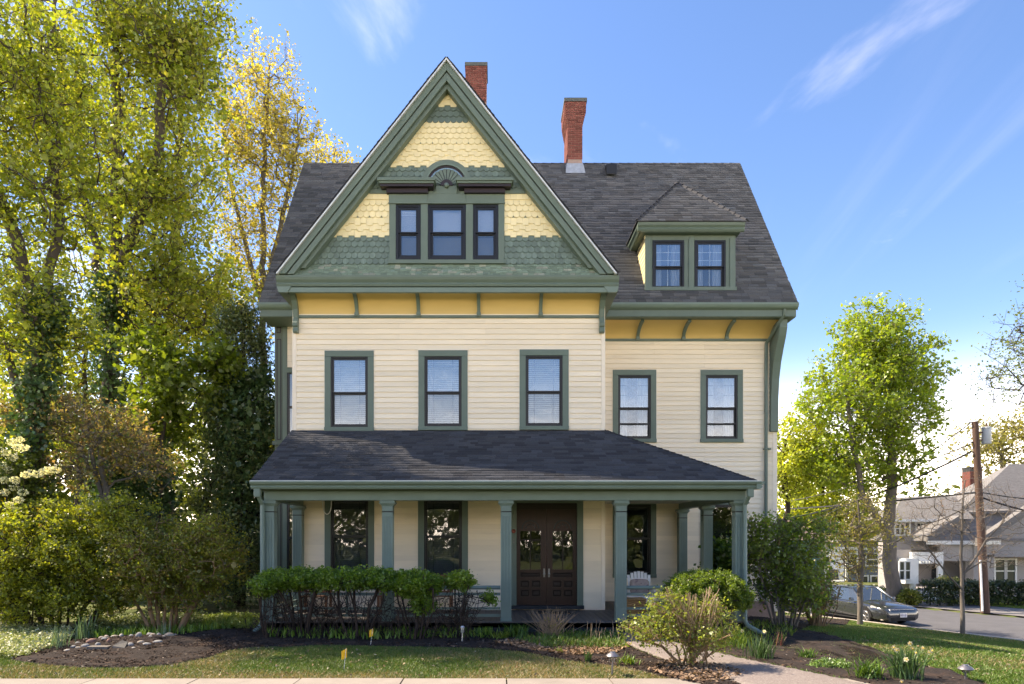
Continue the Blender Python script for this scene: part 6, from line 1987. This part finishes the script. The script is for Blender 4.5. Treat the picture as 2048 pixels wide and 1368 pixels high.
m = MB().tube([on(1222) + Vector((-.20, -.1, 0)), on(1150) + Vector((-.18, -.1, 0)), on(1120) + Vector((-.16, -.08, 0))], .045, 6)
m.build('conduit', MT['white'], pole)
m = MB()
for v in (846, 885, 905):
    p = on(v); m.tube([p + Vector((-.1, 0, 0)), p + Vector((-.28, 0, .02))], .03, 6)
m.build('bracket', MT['black'], pole)
def wire(a, c, sag, r, label):
    a, c = Vector(a), Vector(c)
    pts = [a.lerp(c, i / 14) - Vector((0, 0, sag * 4 * (i / 14) * (1 - i / 14))) for i in range(15)]
    th = MB().tube(pts, r * 1.4, 5).build('overhead_wire', MT['black'])
    tag(th, label, 'wire', 'overhead wires at the utility pole')
wire(on(847) + Vector((-.25, 0, 0)), P(1600, 1050, 48), .5, .018, 'topmost overhead wire running down left from the head of the utility pole')
wire(on(888) + Vector((-.25, 0, 0)), P(1540, 1008, 50), .4, .022, 'thin overhead wire leaving the pole below the transformer to the left')
wire(on(903) + Vector((-.25, 0, 0)), P(1500, 1045, 44), .7, .035, 'thicker overhead cable sagging left behind the big green tree')
wire(on(985) + Vector((-.15, 0, 0)), P(1470, 1022, 52), .15, .035, 'nearly level black cable crossing left in front of the grey roof')
wire(on(995) + Vector((.12, 0, 0)), P(2260, 1040, 30), .35, .03, 'black cable leaving the pole to the right edge')
wire(on(985) + Vector((.12, 0, 0)), P(2300, 985, 34), .4, .02, 'thin wire leaving the pole to the right over the grey roof')
wire(on(1000) + Vector((-.1, 0, 0)), (nx_(1840), D, nz_(1050)), .2, .022, 'service wire from the pole down to the grey house dormer')

# ---- hedges and shrubs across the street
def hedge(u0, u1, v0, v1, D, dep, label, seed, pal, w, name='hedge'):
    g = np.random.default_rng(seed)
    z0 = tzf(PX((u0 + u1) / 2, D), D)
    x0, x1, z1 = PX(u0, D), PX(u1, D), PZ(v0, D)
    th = thing(name, label, 'hedge' if name == 'hedge' else 'shrub', ((x0 + x1) / 2, D, z0))
    n = int((x1 - x0) * (z1 - z0) * 260)
    p = g.random((n, 3)); f = g.integers(0, 4, n)
    p[:, 1] = np.where(f == 0, p[:, 1] * .3, p[:, 1]); p[:, 2] = np.where(f == 1, 1 - p[:, 2] * .15, p[:, 2])
    c = np.stack([x0 + (x1 - x0) * p[:, 0], D + dep * p[:, 1], z0 + .12 + (z1 - z0 - .12) * p[:, 2] + .05 * np.sin(p[:, 0] * 25)], 1)
    m = MB()
    for i in range(max(3, int((x1 - x0) * 2))):
        x = x0 + (x1 - x0) * (i + .5) / max(3, int((x1 - x0) * 2)); m.tube([(x, D + dep / 2, z0 - .05), (x + .05, D + dep / 2, z1 - .3)], .03, 5)
    m.build('stem', MT['bark_dark'], th)
    leaf_cloud('foliage', g, c, 6, .07, .10, pal, w, MT['leaf_flat'], th)
    return th
YEW = [(.04, .066, .02), (.058, .09, .024), (.03, .05, .018)]
hedge(1864, 2140, 1166, 1215, 35.0, 1.1, 'long clipped dark hedge in front of the grey house', 61, YEW, [3, 2, 2])
hedge(1742, 1782, 1177, 1202, 39, 1.0, 'short dark hedge behind the big tree trunk', 62, YEW, [3, 2, 2])
D = 35.8
shrub('euonymus_bush', 'rounded yellow green shrub beside the white steps', 150, fan(1808, 1832, D, 1195, 4, 1, 5), [(E(1819, 1196, D, 20, 15, .5), 80)], ([(.26, .26, .05), (.16, .22, .03)], [1, 1]), per=7, size=.09, twl=.15, spread=.08)
D = 37
shrub('rhododendron_bush', 'pale cream flowering shrub behind the clipped hedge', 151, fan(1880, 1920, D, 1160, 4, 1, 5), [(E(1898, 1166, D, 22, 10, .5), 50)], ([(.45, .40, .20), (.20, .24, .06)], [1, 1]), per=6, size=.10, twl=.15, spread=.08)
# ================================================================ small plants and objects
def blades(name, label, cat, base, n, h, spread, w, cols, arch=.5, seed=1, radius=.06, group=None, stuff=False, parent=None, seg=4, mat_=None, upright=1.0):
    g = np.random.default_rng(seed)
    base = np.array(base, float)
    if base.ndim == 1:
        off = g.normal(0, radius, (n, 2)); c = np.tile(base, (n, 1)); c[:, :2] += off
    else:
        c = base; n = len(c)
    th = g.uniform(0, 2 * np.pi, n); d = np.stack([np.cos(th), np.sin(th), np.zeros(n)], 1)
    hh = h * g.uniform(.55, 1.1, n); out = spread * g.uniform(.1, 1.0, n); ar = arch * g.uniform(.3, 1.2, n)
    side = np.stack([-np.sin(th), np.cos(th), np.zeros(n)], 1)
    tw = g.normal(0, .6, (n, 1)); side = norm_rows(side + d * tw)
    L = []
    for i in range(seg + 1):
        f = i / seg
        p = c + d * (out * f ** 1.5)[:, None]
        p[:, 2] += hh * (f * upright - ar * f ** 3 * .55)
        ww = w * (1 - f ** 2.2) * (.55 + .45 * min(1, f * 3)) + w * .03
        L += [p - side * ww * .5, p + side * ww * .5]
    V = np.stack(L, 1).reshape(-1, 3)
    k = 2 * (seg + 1)
    f = np.array([[2 * i, 2 * i + 1, 2 * i + 3, 2 * i + 2] for i in range(seg)])
    Fq = (np.arange(n)[:, None, None] * k + f[None]).reshape(-1, 4)
    col = np.array(cols)[g.integers(0, len(cols), n)] * g.uniform(.75, 1.25, (n, 1))
    if stuff or parent is not None:
        o = np_mesh(name, V, Fq, mat_ or MT['blade'], parent, np.repeat(col, k, 0))
        return tag(o, label, cat, kind='stuff') if stuff else o
    t = thing(name, label, cat, tuple(base), group=group)
    np_mesh('leaves', V, Fq, mat_ or MT['blade'], t, np.repeat(col, k, 0))
    return t
def gb(u, v):
    p = G(u, v); p.z = float(bed_z(p.x, p.y)) - .02; return p
LG = [(.085, .17, .022), (.11, .20, .025), (.06, .125, .018)]
BG = [(.06, .125, .040), (.08, .15, .05), (.05, .10, .03)]
BL = [(.10, .17, .115), (.13, .20, .13), (.08, .14, .09)]
YG2 = [(.18, .26, .03), (.15, .23, .025), (.22, .28, .04)]
def flowers(parent, pts, r, petal, cup, seed):
    g = np.random.default_rng(seed)
    for p in pts:
        p = Vector(p); fx = Vector((g.normal(0, .5), -1, g.normal(.1, .3))).normalized()
        u = fx.cross(Vector((0, 0, 1))).normalized(); w = u.cross(fx)
        m = MB()
        for i in range(6):
            t = i * math.pi / 3 + .2; a = u * math.cos(t) + w * math.sin(t); s = u * -math.sin(t) + w * math.cos(t)
            m.quad(p, p + a * r * .6 + s * r * .32, p + a * r + fx * r * .1, p + a * r * .6 - s * r * .32)
        f = m.build('flower', petal, parent)
        m = MB().tube([p, p + fx * r * .35, p + fx * r * .55], [r * .18, r * .3, r * .38], 7)
        m.build('flower_cup', cup, f)
        gr = parent.location
MT['petal_cream'] = mat('cream_petal', (0.85, 0.76, 0.50), 0.7, 0.05)
MT['petal_yellow'] = mat('yellow_petal', (0.85, 0.58, 0.12), 0.7, 0.05)
b = gb(1812, 1362); D = b.y
t = blades('daffodil_clump', 'big clump of daffodils with pale yellow flowers right of the path', 'flowers', b, 170, .56, .34, .020, BG, arch=.25, seed=1, radius=.09)
flowers(t, [P(u, v, D + dy) for u, v, dy in ((1793, 1300, -.1), (1825, 1297, .1), (1830, 1306, -.2), (1812, 1319, -.3), (1858, 1305, 0), (1863, 1301, -.1), (1820, 1287, 0), (1787, 1295, .1), (1845, 1296, .15), (1803, 1364, -.3))], .042, MT['petal_cream'], MT['petal_yellow'], 2)
b = gb(1735, 1360); blades('daylily_clump', 'arching strap leaved clump left of the big daffodils', 'plant', b, 150, .40, .42, .022, LG, arch=.75, seed=3, radius=.08)
b = gb(1522, 1320); blades('daffodil_clump', 'upright blue green daffodil clump at the right edge of the path', 'plant', b, 130, .42, .20, .016, BG, arch=.2, seed=4, radius=.09)
b = gb(1614, 1318); blades('daylily_clump', 'small green tuft between path and side lawn', 'plant', b, 90, .22, .22, .016, LG, arch=.5, seed=5, radius=.07)
b = gb(1470, 1298); t = blades('daffodil_clump', 'loose fresh green clump with a few white flowers near the porch corner', 'flowers', b, 170, .48, .25, .014, YG2 + LG, arch=.3, seed=6, radius=.2)
flowers(t, [P(u, v, b.y - .1) for u, v in ((1476, 1252), (1484, 1262), (1461, 1270), (1529, 1263))], .04, MT['petal_cream'], MT['petal_yellow'], 3)
b = gb(1035, 1276); blades('daylily_clump', 'green strap leaved clump at the foot of the middle porch post', 'plant', b, 150, .36, .34, .022, LG, arch=.6, seed=7, radius=.14)
b = gb(1000, 1280); blades('daylily_clump', 'smaller yellowish green clump left of the dry stalks', 'plant', b, 60, .24, .24, .020, YG2, arch=.5, seed=8, radius=.08)
b = gb(1120, 1309); blades('daylily_clump', 'tiny bright green tuft at the lawn edge of the middle bed', 'plant', b, 36, .15, .10, .014, YG2, arch=.3, seed=9, radius=.04)
b = gb(1176, 1326); blades('iris_clump', 'stiff blue green iris fan in the middle bed', 'plant', b, 18, .25, .12, .028, BL[:1] + BG, arch=.1, seed=10, radius=.04)
b = gb(1255, 1332); blades('daylily_clump', 'bright green tuft right of the pewter path light', 'plant', b, 80, .22, .22, .018, YG2 + LG, arch=.5, seed=11, radius=.08)
b = gb(118, 1302); blades('iris_clump', 'silvery blue green leaves at the left end of the stone edging', 'plant', b, 44, .50, .20, .022, BL, arch=.1, seed=12, radius=.12)
b = gb(170, 1284); blades('iris_clump', 'taller blue green leaves behind the left stones', 'plant', b, 44, .60, .18, .020, BL[:2] + BG, arch=.1, seed=13, radius=.10)
b = gb(328, 1284); blades('iris_clump', 'small blue green leaf clump among the right hand stones', 'plant', b, 20, .34, .10, .020, BL, arch=.1, seed=14, radius=.05)
b = gb(1558, 1294)
t = blades('peony_shoots', 'reddish young peony shoots beside the path clump', 'plant', b, 26, .34, .14, .012, [(.20, .06, .04), (.24, .10, .06), (.16, .10, .05)], arch=.2, seed=15, radius=.06)
# sedum mound
b = gb(1655, 1338); g = np.random.default_rng(16)
t = thing('sedum_mound', 'low cushion of pale green sedum beside the daylilies', 'plant', tuple(b))
c = ell(g, (b.x + .05, b.y, b.z + .02), (.36, .22, .13), 420, .3); c = c[c[:, 2] > b.z]
leaf_cloud('leaves', g, c, 7, .02, .030, [(.16, .27, .06), (.20, .32, .08), (.12, .21, .05)], [2, 1, 1], MT['leaf_flat'], t)
MB().tube([(b.x, b.y, b.z - .02), (b.x + .02, b.y, b.z + .08)], .03, 6).build('stem', MT['bark_dark'], t)
# dry clump and dead stalks
def sticks(name, label, base, n, h, sp, col, seed, r=.0035, parent=None, lean=0, rad=.1):
    g = np.random.default_rng(seed); base = np.array(base)
    a = np.tile(base, (n, 1)); a[:, :2] += g.normal(0, rad, (n, 2))
    e = a + np.stack([g.normal(lean, sp, n), g.normal(0, sp * .7, n), h * g.uniform(.5, 1.1, n)], 1)
    mid = (a + e) / 2 + np.stack([g.normal(0, .02, n), g.normal(0, .02, n), np.full(n, .03)], 1)
    V, f = frustums(np.concatenate([a, mid]), np.concatenate([mid, e]), np.full(2 * n, r), np.full(2 * n, r * .8), 4)
    t = thing(name, label, 'plant', tuple(base))
    tag(np_mesh('stalks', V, f, MT['twig_tan'], t), kind='stuff'); return t
b = gb(1105, 1276); t = sticks('dry_grass_clump', 'dry straw coloured stalks of a cut back shrub in front of the porch steps', b, 150, .58, .22, None, 20)
g = np.random.default_rng(21); c = ell(g, (b.x, b.y, b.z + .28), (.26, .2, .2), 26, .5)
leaf_cloud('buds', g, c, 5, .03, .035, [(.24, .26, .03)], [1], MT['leaf'], t)
b = gb(1215, 1282); sticks('dead_stalks', 'thin brown dead flower stalks at the left edge of the path', b, 34, .40, .05, None, 22, rad=.28, r=.005)
# low bulbs and ground cover, nobody could count them
def region_pts(poly_px, n, seed):
    poly = gpoly(poly_px); g = np.random.default_rng(seed)
    xs = [p[0] for p in poly]; ys = [p[1] for p in poly]
    x = g.uniform(min(xs), max(xs), n); y = g.uniform(min(ys), max(ys), n); k = inpoly(x, y, poly)
    return np.stack([x[k], y[k], bed_z(x[k], y[k]) - .01], 1)
p = region_pts(((525, 1264), (540, 1280), (700, 1284), (860, 1282), (985, 1280), (985, 1262), (760, 1259)), 1500, 30)
blades('bulb_leaves', 'row of short green bulb leaves along the foot of the porch', 'plants', p, 0, .22, .10, .030, [(.17, .31, .04), (.21, .35, .05), (.13, .24, .035)], arch=.3, seed=31, stuff=True)
p = region_pts(((175, 1272), (190, 1286), (300, 1284), (400, 1274), (470, 1262), (460, 1248), (330, 1262)), 1500, 32)
blades('bulb_leaves', 'green bulb leaves behind the stone edging on the left', 'plants', p, 0, .22, .10, .028, [(.14, .25, .03), (.18, .29, .035), (.10, .19, .025)], arch=.3, seed=33, stuff=True)
p = region_pts(((1030, 1285), (1090, 1300), (1180, 1302), (1255, 1302), (1245, 1272), (1120, 1270)), 3600, 34)
blades('low_perennials', 'low grassy green perennials in front of the porch steps', 'plants', p, 0, .17, .12, .014, LG + YG2[:1], arch=.5, seed=35, stuff=True)
p = region_pts(((1440, 1262), (1480, 1300), (1560, 1292), (1600, 1268), (1560, 1250), (1480, 1246)), 1600, 36)
blades('low_perennials', 'fresh green shoots under the lilac', 'plants', p, 0, .15, .10, .016, LG + YG2, arch=.5, seed=37, stuff=True)
def cover(poly, n, seed, label, pal, wts, size=.045, h=.12):
    g = np.random.default_rng(seed); c = region_pts(poly, n, seed); c[:, 2] += g.uniform(.02, h, len(c))
    tag(leaf_cloud('ground_cover', g, c, 5, .035, size, pal, wts, MT['leaf_flat'], None, up=.6), label, 'plants', kind='stuff')
cover(((-60, 1318), (40, 1320), (110, 1302), (150, 1275), (120, 1258), (-60, 1262)), 5200, 40, 'pale variegated ground cover at the left edge of the lawn', [(.42, .44, .26), (.22, .28, .06), (.52, .52, .38)], [2, 3, 1])
cover(((395, 1248), (420, 1262), (470, 1262), (540, 1258), (540, 1240), (440, 1236)), 2600, 41, 'sunny ground cover left of the porch corner', [(.40, .46, .12), (.26, .34, .05)], [1, 2])
cover(((150, 1270), (400, 1258), (420, 1236), (200, 1240)), 2600, 42, 'variegated ground cover in the gloom behind the left shrubs', [(.34, .36, .20), (.12, .18, .04)], [1, 2])
# fallen leaves
x, y = scatter(gpoly(((985, 1288), (1060, 1306), (1150, 1316), (1230, 1312), (1262, 1296), (1240, 1280), (1100, 1276))), 5200)
flakes('fallen_leaves', x, y, bed_z(x, y), .060, [(.27, .175, .11), (.34, .235, .155), (.19, .115, .07)], [3, 2, 2], tilt=.6, aspect=.6, material=MT['dead_leaf'], label='tan fallen leaves along the lawn edge of the middle bed', cat='leaves', lift=.02)
x, y = scatter(gpoly(((1290, 1345), (1360, 1366), (1440, 1372), (1500, 1350), (1420, 1330), (1340, 1322))), 1500)
flakes('fallen_leaves', x, y, bed_z(x, y), .06, [(.25, .165, .11), (.31, .22, .15), (.15, .10, .07)], [3, 2, 2], tilt=.6, aspect=.6, material=MT['dead_leaf'], label='fallen leaves under the bush beside the path', cat='leaves', lift=.02)

# ---- stones of the bed edging
st = [(650,600,70,30,0),(760,550,70,30,1),(715,575,60,40,1),(765,585,70,35,2),(835,570,80,50,1),(840,505,60,25,2),(890,540,95,55,3),(955,565,60,40,1),(990,515,52,42,2),(1040,505,60,42,2),(1020,535,60,35,1),(1062,550,50,42,3),
      (1117,493,78,38,2),(1182,510,56,44,0),(1100,518,50,30,1),(1280,522,58,32,1),(1275,567,62,52,1),(1355,515,72,56,1),(1303,592,50,25,0),(1370,560,74,32,2),(1430,568,92,30,1),(1540,557,95,26,1),(1462,475,78,52,0),(1490,497,70,35,2),
      (1550,512,52,42,1),(1592,527,50,26,0),(1650,502,92,52,2),(1692,467,72,38,2),(1470,533,60,30,1)]
MT['stones'] = [mat('pale_stone', (.36, .33, .29), .85, .2, 12, .3, 40), mat('grey_stone', (.20, .20, .20), .85, .2, 12, .3, 40), mat('buff_stone', (.28, .24, .195), .85, .2, 12, .3, 40), mat('reddish_stone', (.23, .13, .10), .85, .2, 12, .3, 40)]
b = gb(285, 1298)
ring = thing('stone_edging', 'loose ring of rounded field stones on the dark mound left of the porch', 'stones', tuple(b))
for i, (x, y, w, h, c) in enumerate(st):
    r = random.Random(i)
    u, v = x / 4.876, 1180 + (y + h / 2) / 4.876
    p = gb(u, v + 1); D = p.y; k = D / F / 4.876
    bm = bmesh.new(); bmesh.ops.create_icosphere(bm, subdivisions=2, radius=1)
    sx, sz = w * k * .50, h * k * .66
    for vv in bm.verts:
        n_ = vv.co.copy(); f = 1 + .16 * math.sin(n_.x * 3 + i) * math.cos(n_.y * 2.3 + i * 2) + r.uniform(-.05, .05)
        vv.co = Vector((n_.x * sx * f, n_.y * sx * .8 * f, max(-.5, n_.z) * sz * f))
    me = bpy.data.meshes.new('stone'); bm.to_mesh(me); bm.free()
    me.polygons.foreach_set('use_smooth', [True] * len(me.polygons)); me.materials.append(MT['stones'][c])
    o = piece('stone', me, ring, (p.x, p.y, p.z + sz * .30), (0, 0, r.uniform(-.4, .4)))
b = gb(199, 1305)
tag(MB().box(PX(178, b.y), PX(219, b.y), b.y - .08, b.y + .08, b.z, b.z + .06).build('timber', mat('grey_weathered_timber', (.16, .14, .12), .85, .2, 10, .3, 40), None, bevel=.006), 'short weathered timber lying in front of the stones', 'timber')
b = gb(243, 1304); D = b.y
tag(MB().hexa([(PX(229, D), D - .1, b.z), (PX(257, D), D - .12, b.z), (PX(252, D), D + .1, b.z + .02), (PX(236, D), D + .1, b.z + .02),
               (PX(230, D), D - .08, b.z + .05), (PX(256, D), D - .12, b.z + .02), (PX(250, D), D + .1, b.z + .10), (PX(238, D), D + .1, b.z + .13)]).build('slate', mat('dark_slate', (.035, .035, .038), .6, .2, 10, .2, 40)), 'dark slate slab leaning among the stones', 'stone')

# ---- marker flags, path lights, stakes
MT['flag'] = mat('orange_yellow_flag', (0.85, 0.48, 0.02), 0.6, 0.1, 6)
def flag(u, v, vt, label, seed):
    b = gb(u, v); D = b.y; r = random.Random(seed)
    t = thing('marker_flag', label, 'flag', tuple(b), group='yellow marker flags')
    top = P(u + 4, vt, D)
    MB().tube([b, b.lerp(top, .5), top], .004, 5).build('wire_stem', MT['white'], t)
    h = .145; m = MB()
    for i in range(4):
        f0, f1 = i / 4, (i + 1) / 4
        q = lambda f, z: top + Vector((-.072 * f + .01 * math.sin(f * 5 + seed), .03 * math.sin(f * 6 + seed), z - .05 * f))
        m.quad(q(f0, 0), q(f1, 0), q(f1, -h * (1 - .1 * f1)), q(f0, -h))
    m.build('flag_cloth', MT['flag'], t)
flag(688, 1341, 1297, 'yellow marker flag standing in the front lawn', 1)
flag(741, 1293, 1257, 'narrow yellow marker flag at the bed edge in front of the azaleas', 2)
MT['pewter'] = mat('pewter_light', (0.22, 0.21, 0.22), 0.4, 0.1, metal=0.7)
MT['steel'] = mat('stainless_light', (0.70, 0.70, 0.70), 0.3, 0.05, metal=0.8)
MT['clear'] = glass_mat('lamp_clear_plastic', 0.12, (.8, .8, .78))
def path_light(u, v, vt, label, steel):
    b = gb(u, v); D = b.y; H = PZ(vt, D) - b.z; x, y, z = b
    t = thing('path_light', label, 'light', tuple(b), group='solar path lights')
    M_ = MT['steel'] if steel else MT['pewter']
    s = H / .45
    m = MB().tube([(x, y, z - .03), (x + .01, y, z + H * .70)], .014, 8); m.build('stake', M_, t, smooth='auto')
    if steel:
        m = MB().lathe([(.02, 0), (.032, .02), (.034, H * .22), (.034, H * .30)], (x + .01, y, z + H * .60), 12); m.build('lamp_tube', M_, t, smooth='auto')
        MB().lathe([(.045, 0), (.048, .02), (.03, .045)], (x + .01, y, z + H * .90), 12).build('lamp_cap', M_, t, smooth='auto')
    else:
        MB().lathe([(.02, 0), (.05, .01), (.055, H * .2), (.05, H * .22)], (x + .01, y, z + H * .62), 14).build('lamp_glass', MT['clear'], t, smooth='auto')
        m = MB().lathe([(.095, 0), (.105, .012), (.075, .045), (.045, .06), (.04, .075), (.0, .08)], (x + .01, y, z + H * .84), 18)
        for k in range(4):
            a = k * math.pi / 2 + .4; m.tube([(x + .01 + .052 * math.cos(a), y + .052 * math.sin(a), z + H * .62), (x + .01 + .058 * math.cos(a), y + .058 * math.sin(a), z + H * .85)], .006, 4)
        m.build('lamp_cap', M_, t, smooth='auto')
path_light(924, 1287, 1253, 'slim stainless path light in the bed below the porch railing', True)
path_light(1224, 1352, 1306, 'pewter path light with a wide cap left of the twiggy bush', False)
path_light(1930, 1364, 1335, 'pewter path light at the bottom right corner of the lawn', False)
for u, v, vt, lb in ((473, 1284, 1262, 'thin black garden stake on the low mulch mound'), (521, 1284, 1258, 'thin black garden stake by the porch downspout')):
    b = gb(u, v); tag(MB().tube([b, (b.x, b.y, PZ(vt, b.y))], .010, 5).build('garden_stake', MT['black']), lb, 'stake')

# ---- porch furniture
def adirondack(x, y, z):
    t = thing('adirondack_chair', 'white slatted adirondack chair on the right of the porch', 'chair', (0, 0, 0))
    for i in range(7):
        a = (i - 3) / 3
        xx = a * .235; top = .98 - .10 * a * a
        MB().hexa([(xx - .033, .20, .36), (xx + .033, .20, .36), (xx + .033, .225, .36), (xx - .033, .225, .36),
                   (xx * 1.12 - .036, .46, top), (xx * 1.12 + .036, .46, top), (xx * 1.12 + .036, .485, top), (xx * 1.12 - .036, .485, top)]).build('back_slat', MT['white'], t, bevel=.004, local=True)
    for i in range(5):
        y0 = -.30 + i * .105
        MB().box(-.27, .27, y0, y0 + .09, .37 - i * .012, .39 - i * .012).build('seat_slat', MT['white'], t, bevel=.004, local=True)
    MB().box(-.30, .30, -.34, -.315, .22, .39).build('apron', MT['white'], t, local=True)
    for s in (-1, 1):
        MB().box(s * .30, s * .33, -.34, -.24, 0, .56).build('leg', MT['white'], t, local=True)
        MB().hexa([(s * .27, -.3, .28), (s * .30, -.3, .28), (s * .30, .42, 0), (s * .27, .42, 0), (s * .27, -.3, .38), (s * .30, -.3, .38), (s * .30, .45, .1), (s * .27, .45, .1)]).build('leg', MT['white'], t, local=True)
        MB().box(s * .27, s * .40, -.40, .36, .56, .585).build('armrest', MT['white'], t, bevel=.006, local=True)
        MB().box(s * .30, s * .33, .27, .33, .30, .56).build('arm_post', MT['white'], t, local=True)
    t.location = (x, y, z)
    return t
cx_, cy_ = 3.70, 17.35
adirondack(cx_, cy_, PZF).rotation_euler = (0, 0, R(-6))
MT['pillow'] = mat('mauve_pillow', (0.40, 0.31, 0.28), 0.9, 0.3, 7, col2=(.16, .10, .13), c2=(.55, .62), c2scale=6)
bm = bmesh.new(); bmesh.ops.create_uvsphere(bm, u_segments=16, v_segments=10, radius=1)
for v in bm.verts:
    x, y, z = v.co; sg = lambda q, e: math.copysign(abs(q) ** e, q)
    v.co = Vector((sg(x, .45) * .25, y * .085, sg(z, .45) * .20))
me = bpy.data.meshes.new('pillow'); bm.to_mesh(me); bm.free(); me.polygons.foreach_set('use_smooth', [True] * len(me.polygons)); me.materials.append(MT['pillow'])
o = tag(piece('pillow', me, None, (cx_, cy_ + .13, PZF + .60), (R(-16), 0, R(-6))), 'mauve patterned pillow on the white chair', 'pillow')
MT['wicker'] = mat('tan_wicker', (0.42, 0.24, 0.10), 0.8, 0.25, 30, 0.5, 60)
wx, wy = 3.22, 16.1
w_t = thing('wicker_stool', 'tan woven wicker stool in front of the white chair', 'stool', (wx, wy, PZF))
for i in range(9):
    z = PZF + .03 + i * .040
    MB().box(wx - .30 + .004 * (i % 2), wx + .30 - .004 * (i % 2), wy - .24 + .004 * (i % 2), wy + .24, z, z + .036).build('weave_band', MT['wicker'], w_t, bevel=.012)
MB().box(wx - .28, wx + .28, wy - .22, wy + .22, PZF, PZF + .03).build('base', MT['wicker'], w_t)
MB().box(wx - .31, wx + .31, wy - .25, wy + .25, PZF + .392, PZF + .43).build('top', MT['wicker'], w_t, bevel=.015)
MT['teak'] = mat('oiled_teak', (0.20, 0.085, 0.035), 0.5, 0.25, 5, stretch=(3, 3, .4))
def teak_seat(name, label, x, y, w, seed):
    t = thing(name, label, 'bench' if w > 1 else 'chair', (0, 0, 0))
    h = w / 2
    for s in (-1, 1):
        MB().box(s * h - .03, s * h + .03, -.25, -.19, 0, .62).build('leg', MT['teak'], t, local=True)
        MB().box(s * h - .03, s * h + .03, .22, .28, 0, .92).build('leg', MT['teak'], t, local=True)
        MB().box(s * h - .04, s * h + .04, -.28, .26, .62, .65).build('armrest', MT['teak'], t, local=True)
    for i in range(5):
        y0 = -.25 + i * .10; MB().box(-h, h, y0, y0 + .085, .42, .445).build('seat_slat', MT['teak'], t, local=True)
    MB().box(-h, h, .225, .275, .86, .93).build('top_rail', MT['teak'], t, local=True)
    MB().box(-h, h, .23, .27, .48, .53).build('bottom_rail', MT['teak'], t, local=True)
    n = int(w / .09)
    for i in range(1, n):
        xx = -h + w * i / n; MB().box(xx - .022, xx + .022, .24, .262, .53, .86).build('back_slat', MT['teak'], t, local=True)
    t.location = (x, y, PZF)
    return t
teak_seat('teak_chair', 'brown slatted wooden chair at the left end of the porch', -4.40, 16.75, .62, 1)
teak_seat('teak_bench', 'long brown slatted bench behind the azaleas left of the door', -1.95, 16.75, 1.75, 2)
tag(MB().box(1.05, 1.85, 16.55, 17.15, PZF + .001, PZF + .016).build('doormat', mat('black_rubber_mat', (.015, .015, .016), .9), None), 'black doormat in front of the double door', 'mat')
pts = [(-4.28 + .11 * math.cos(t), 17.40, 3.05 - .32 * math.sin(t) ** .8 if 0 < t < math.pi else 3.08) for t in [math.pi * i / 14 for i in range(15)]]
tag(MB().tube(pts, .012, 6).build('cable_loop', MT['white']), 'white cable loop hanging by the left porch window', 'cable')
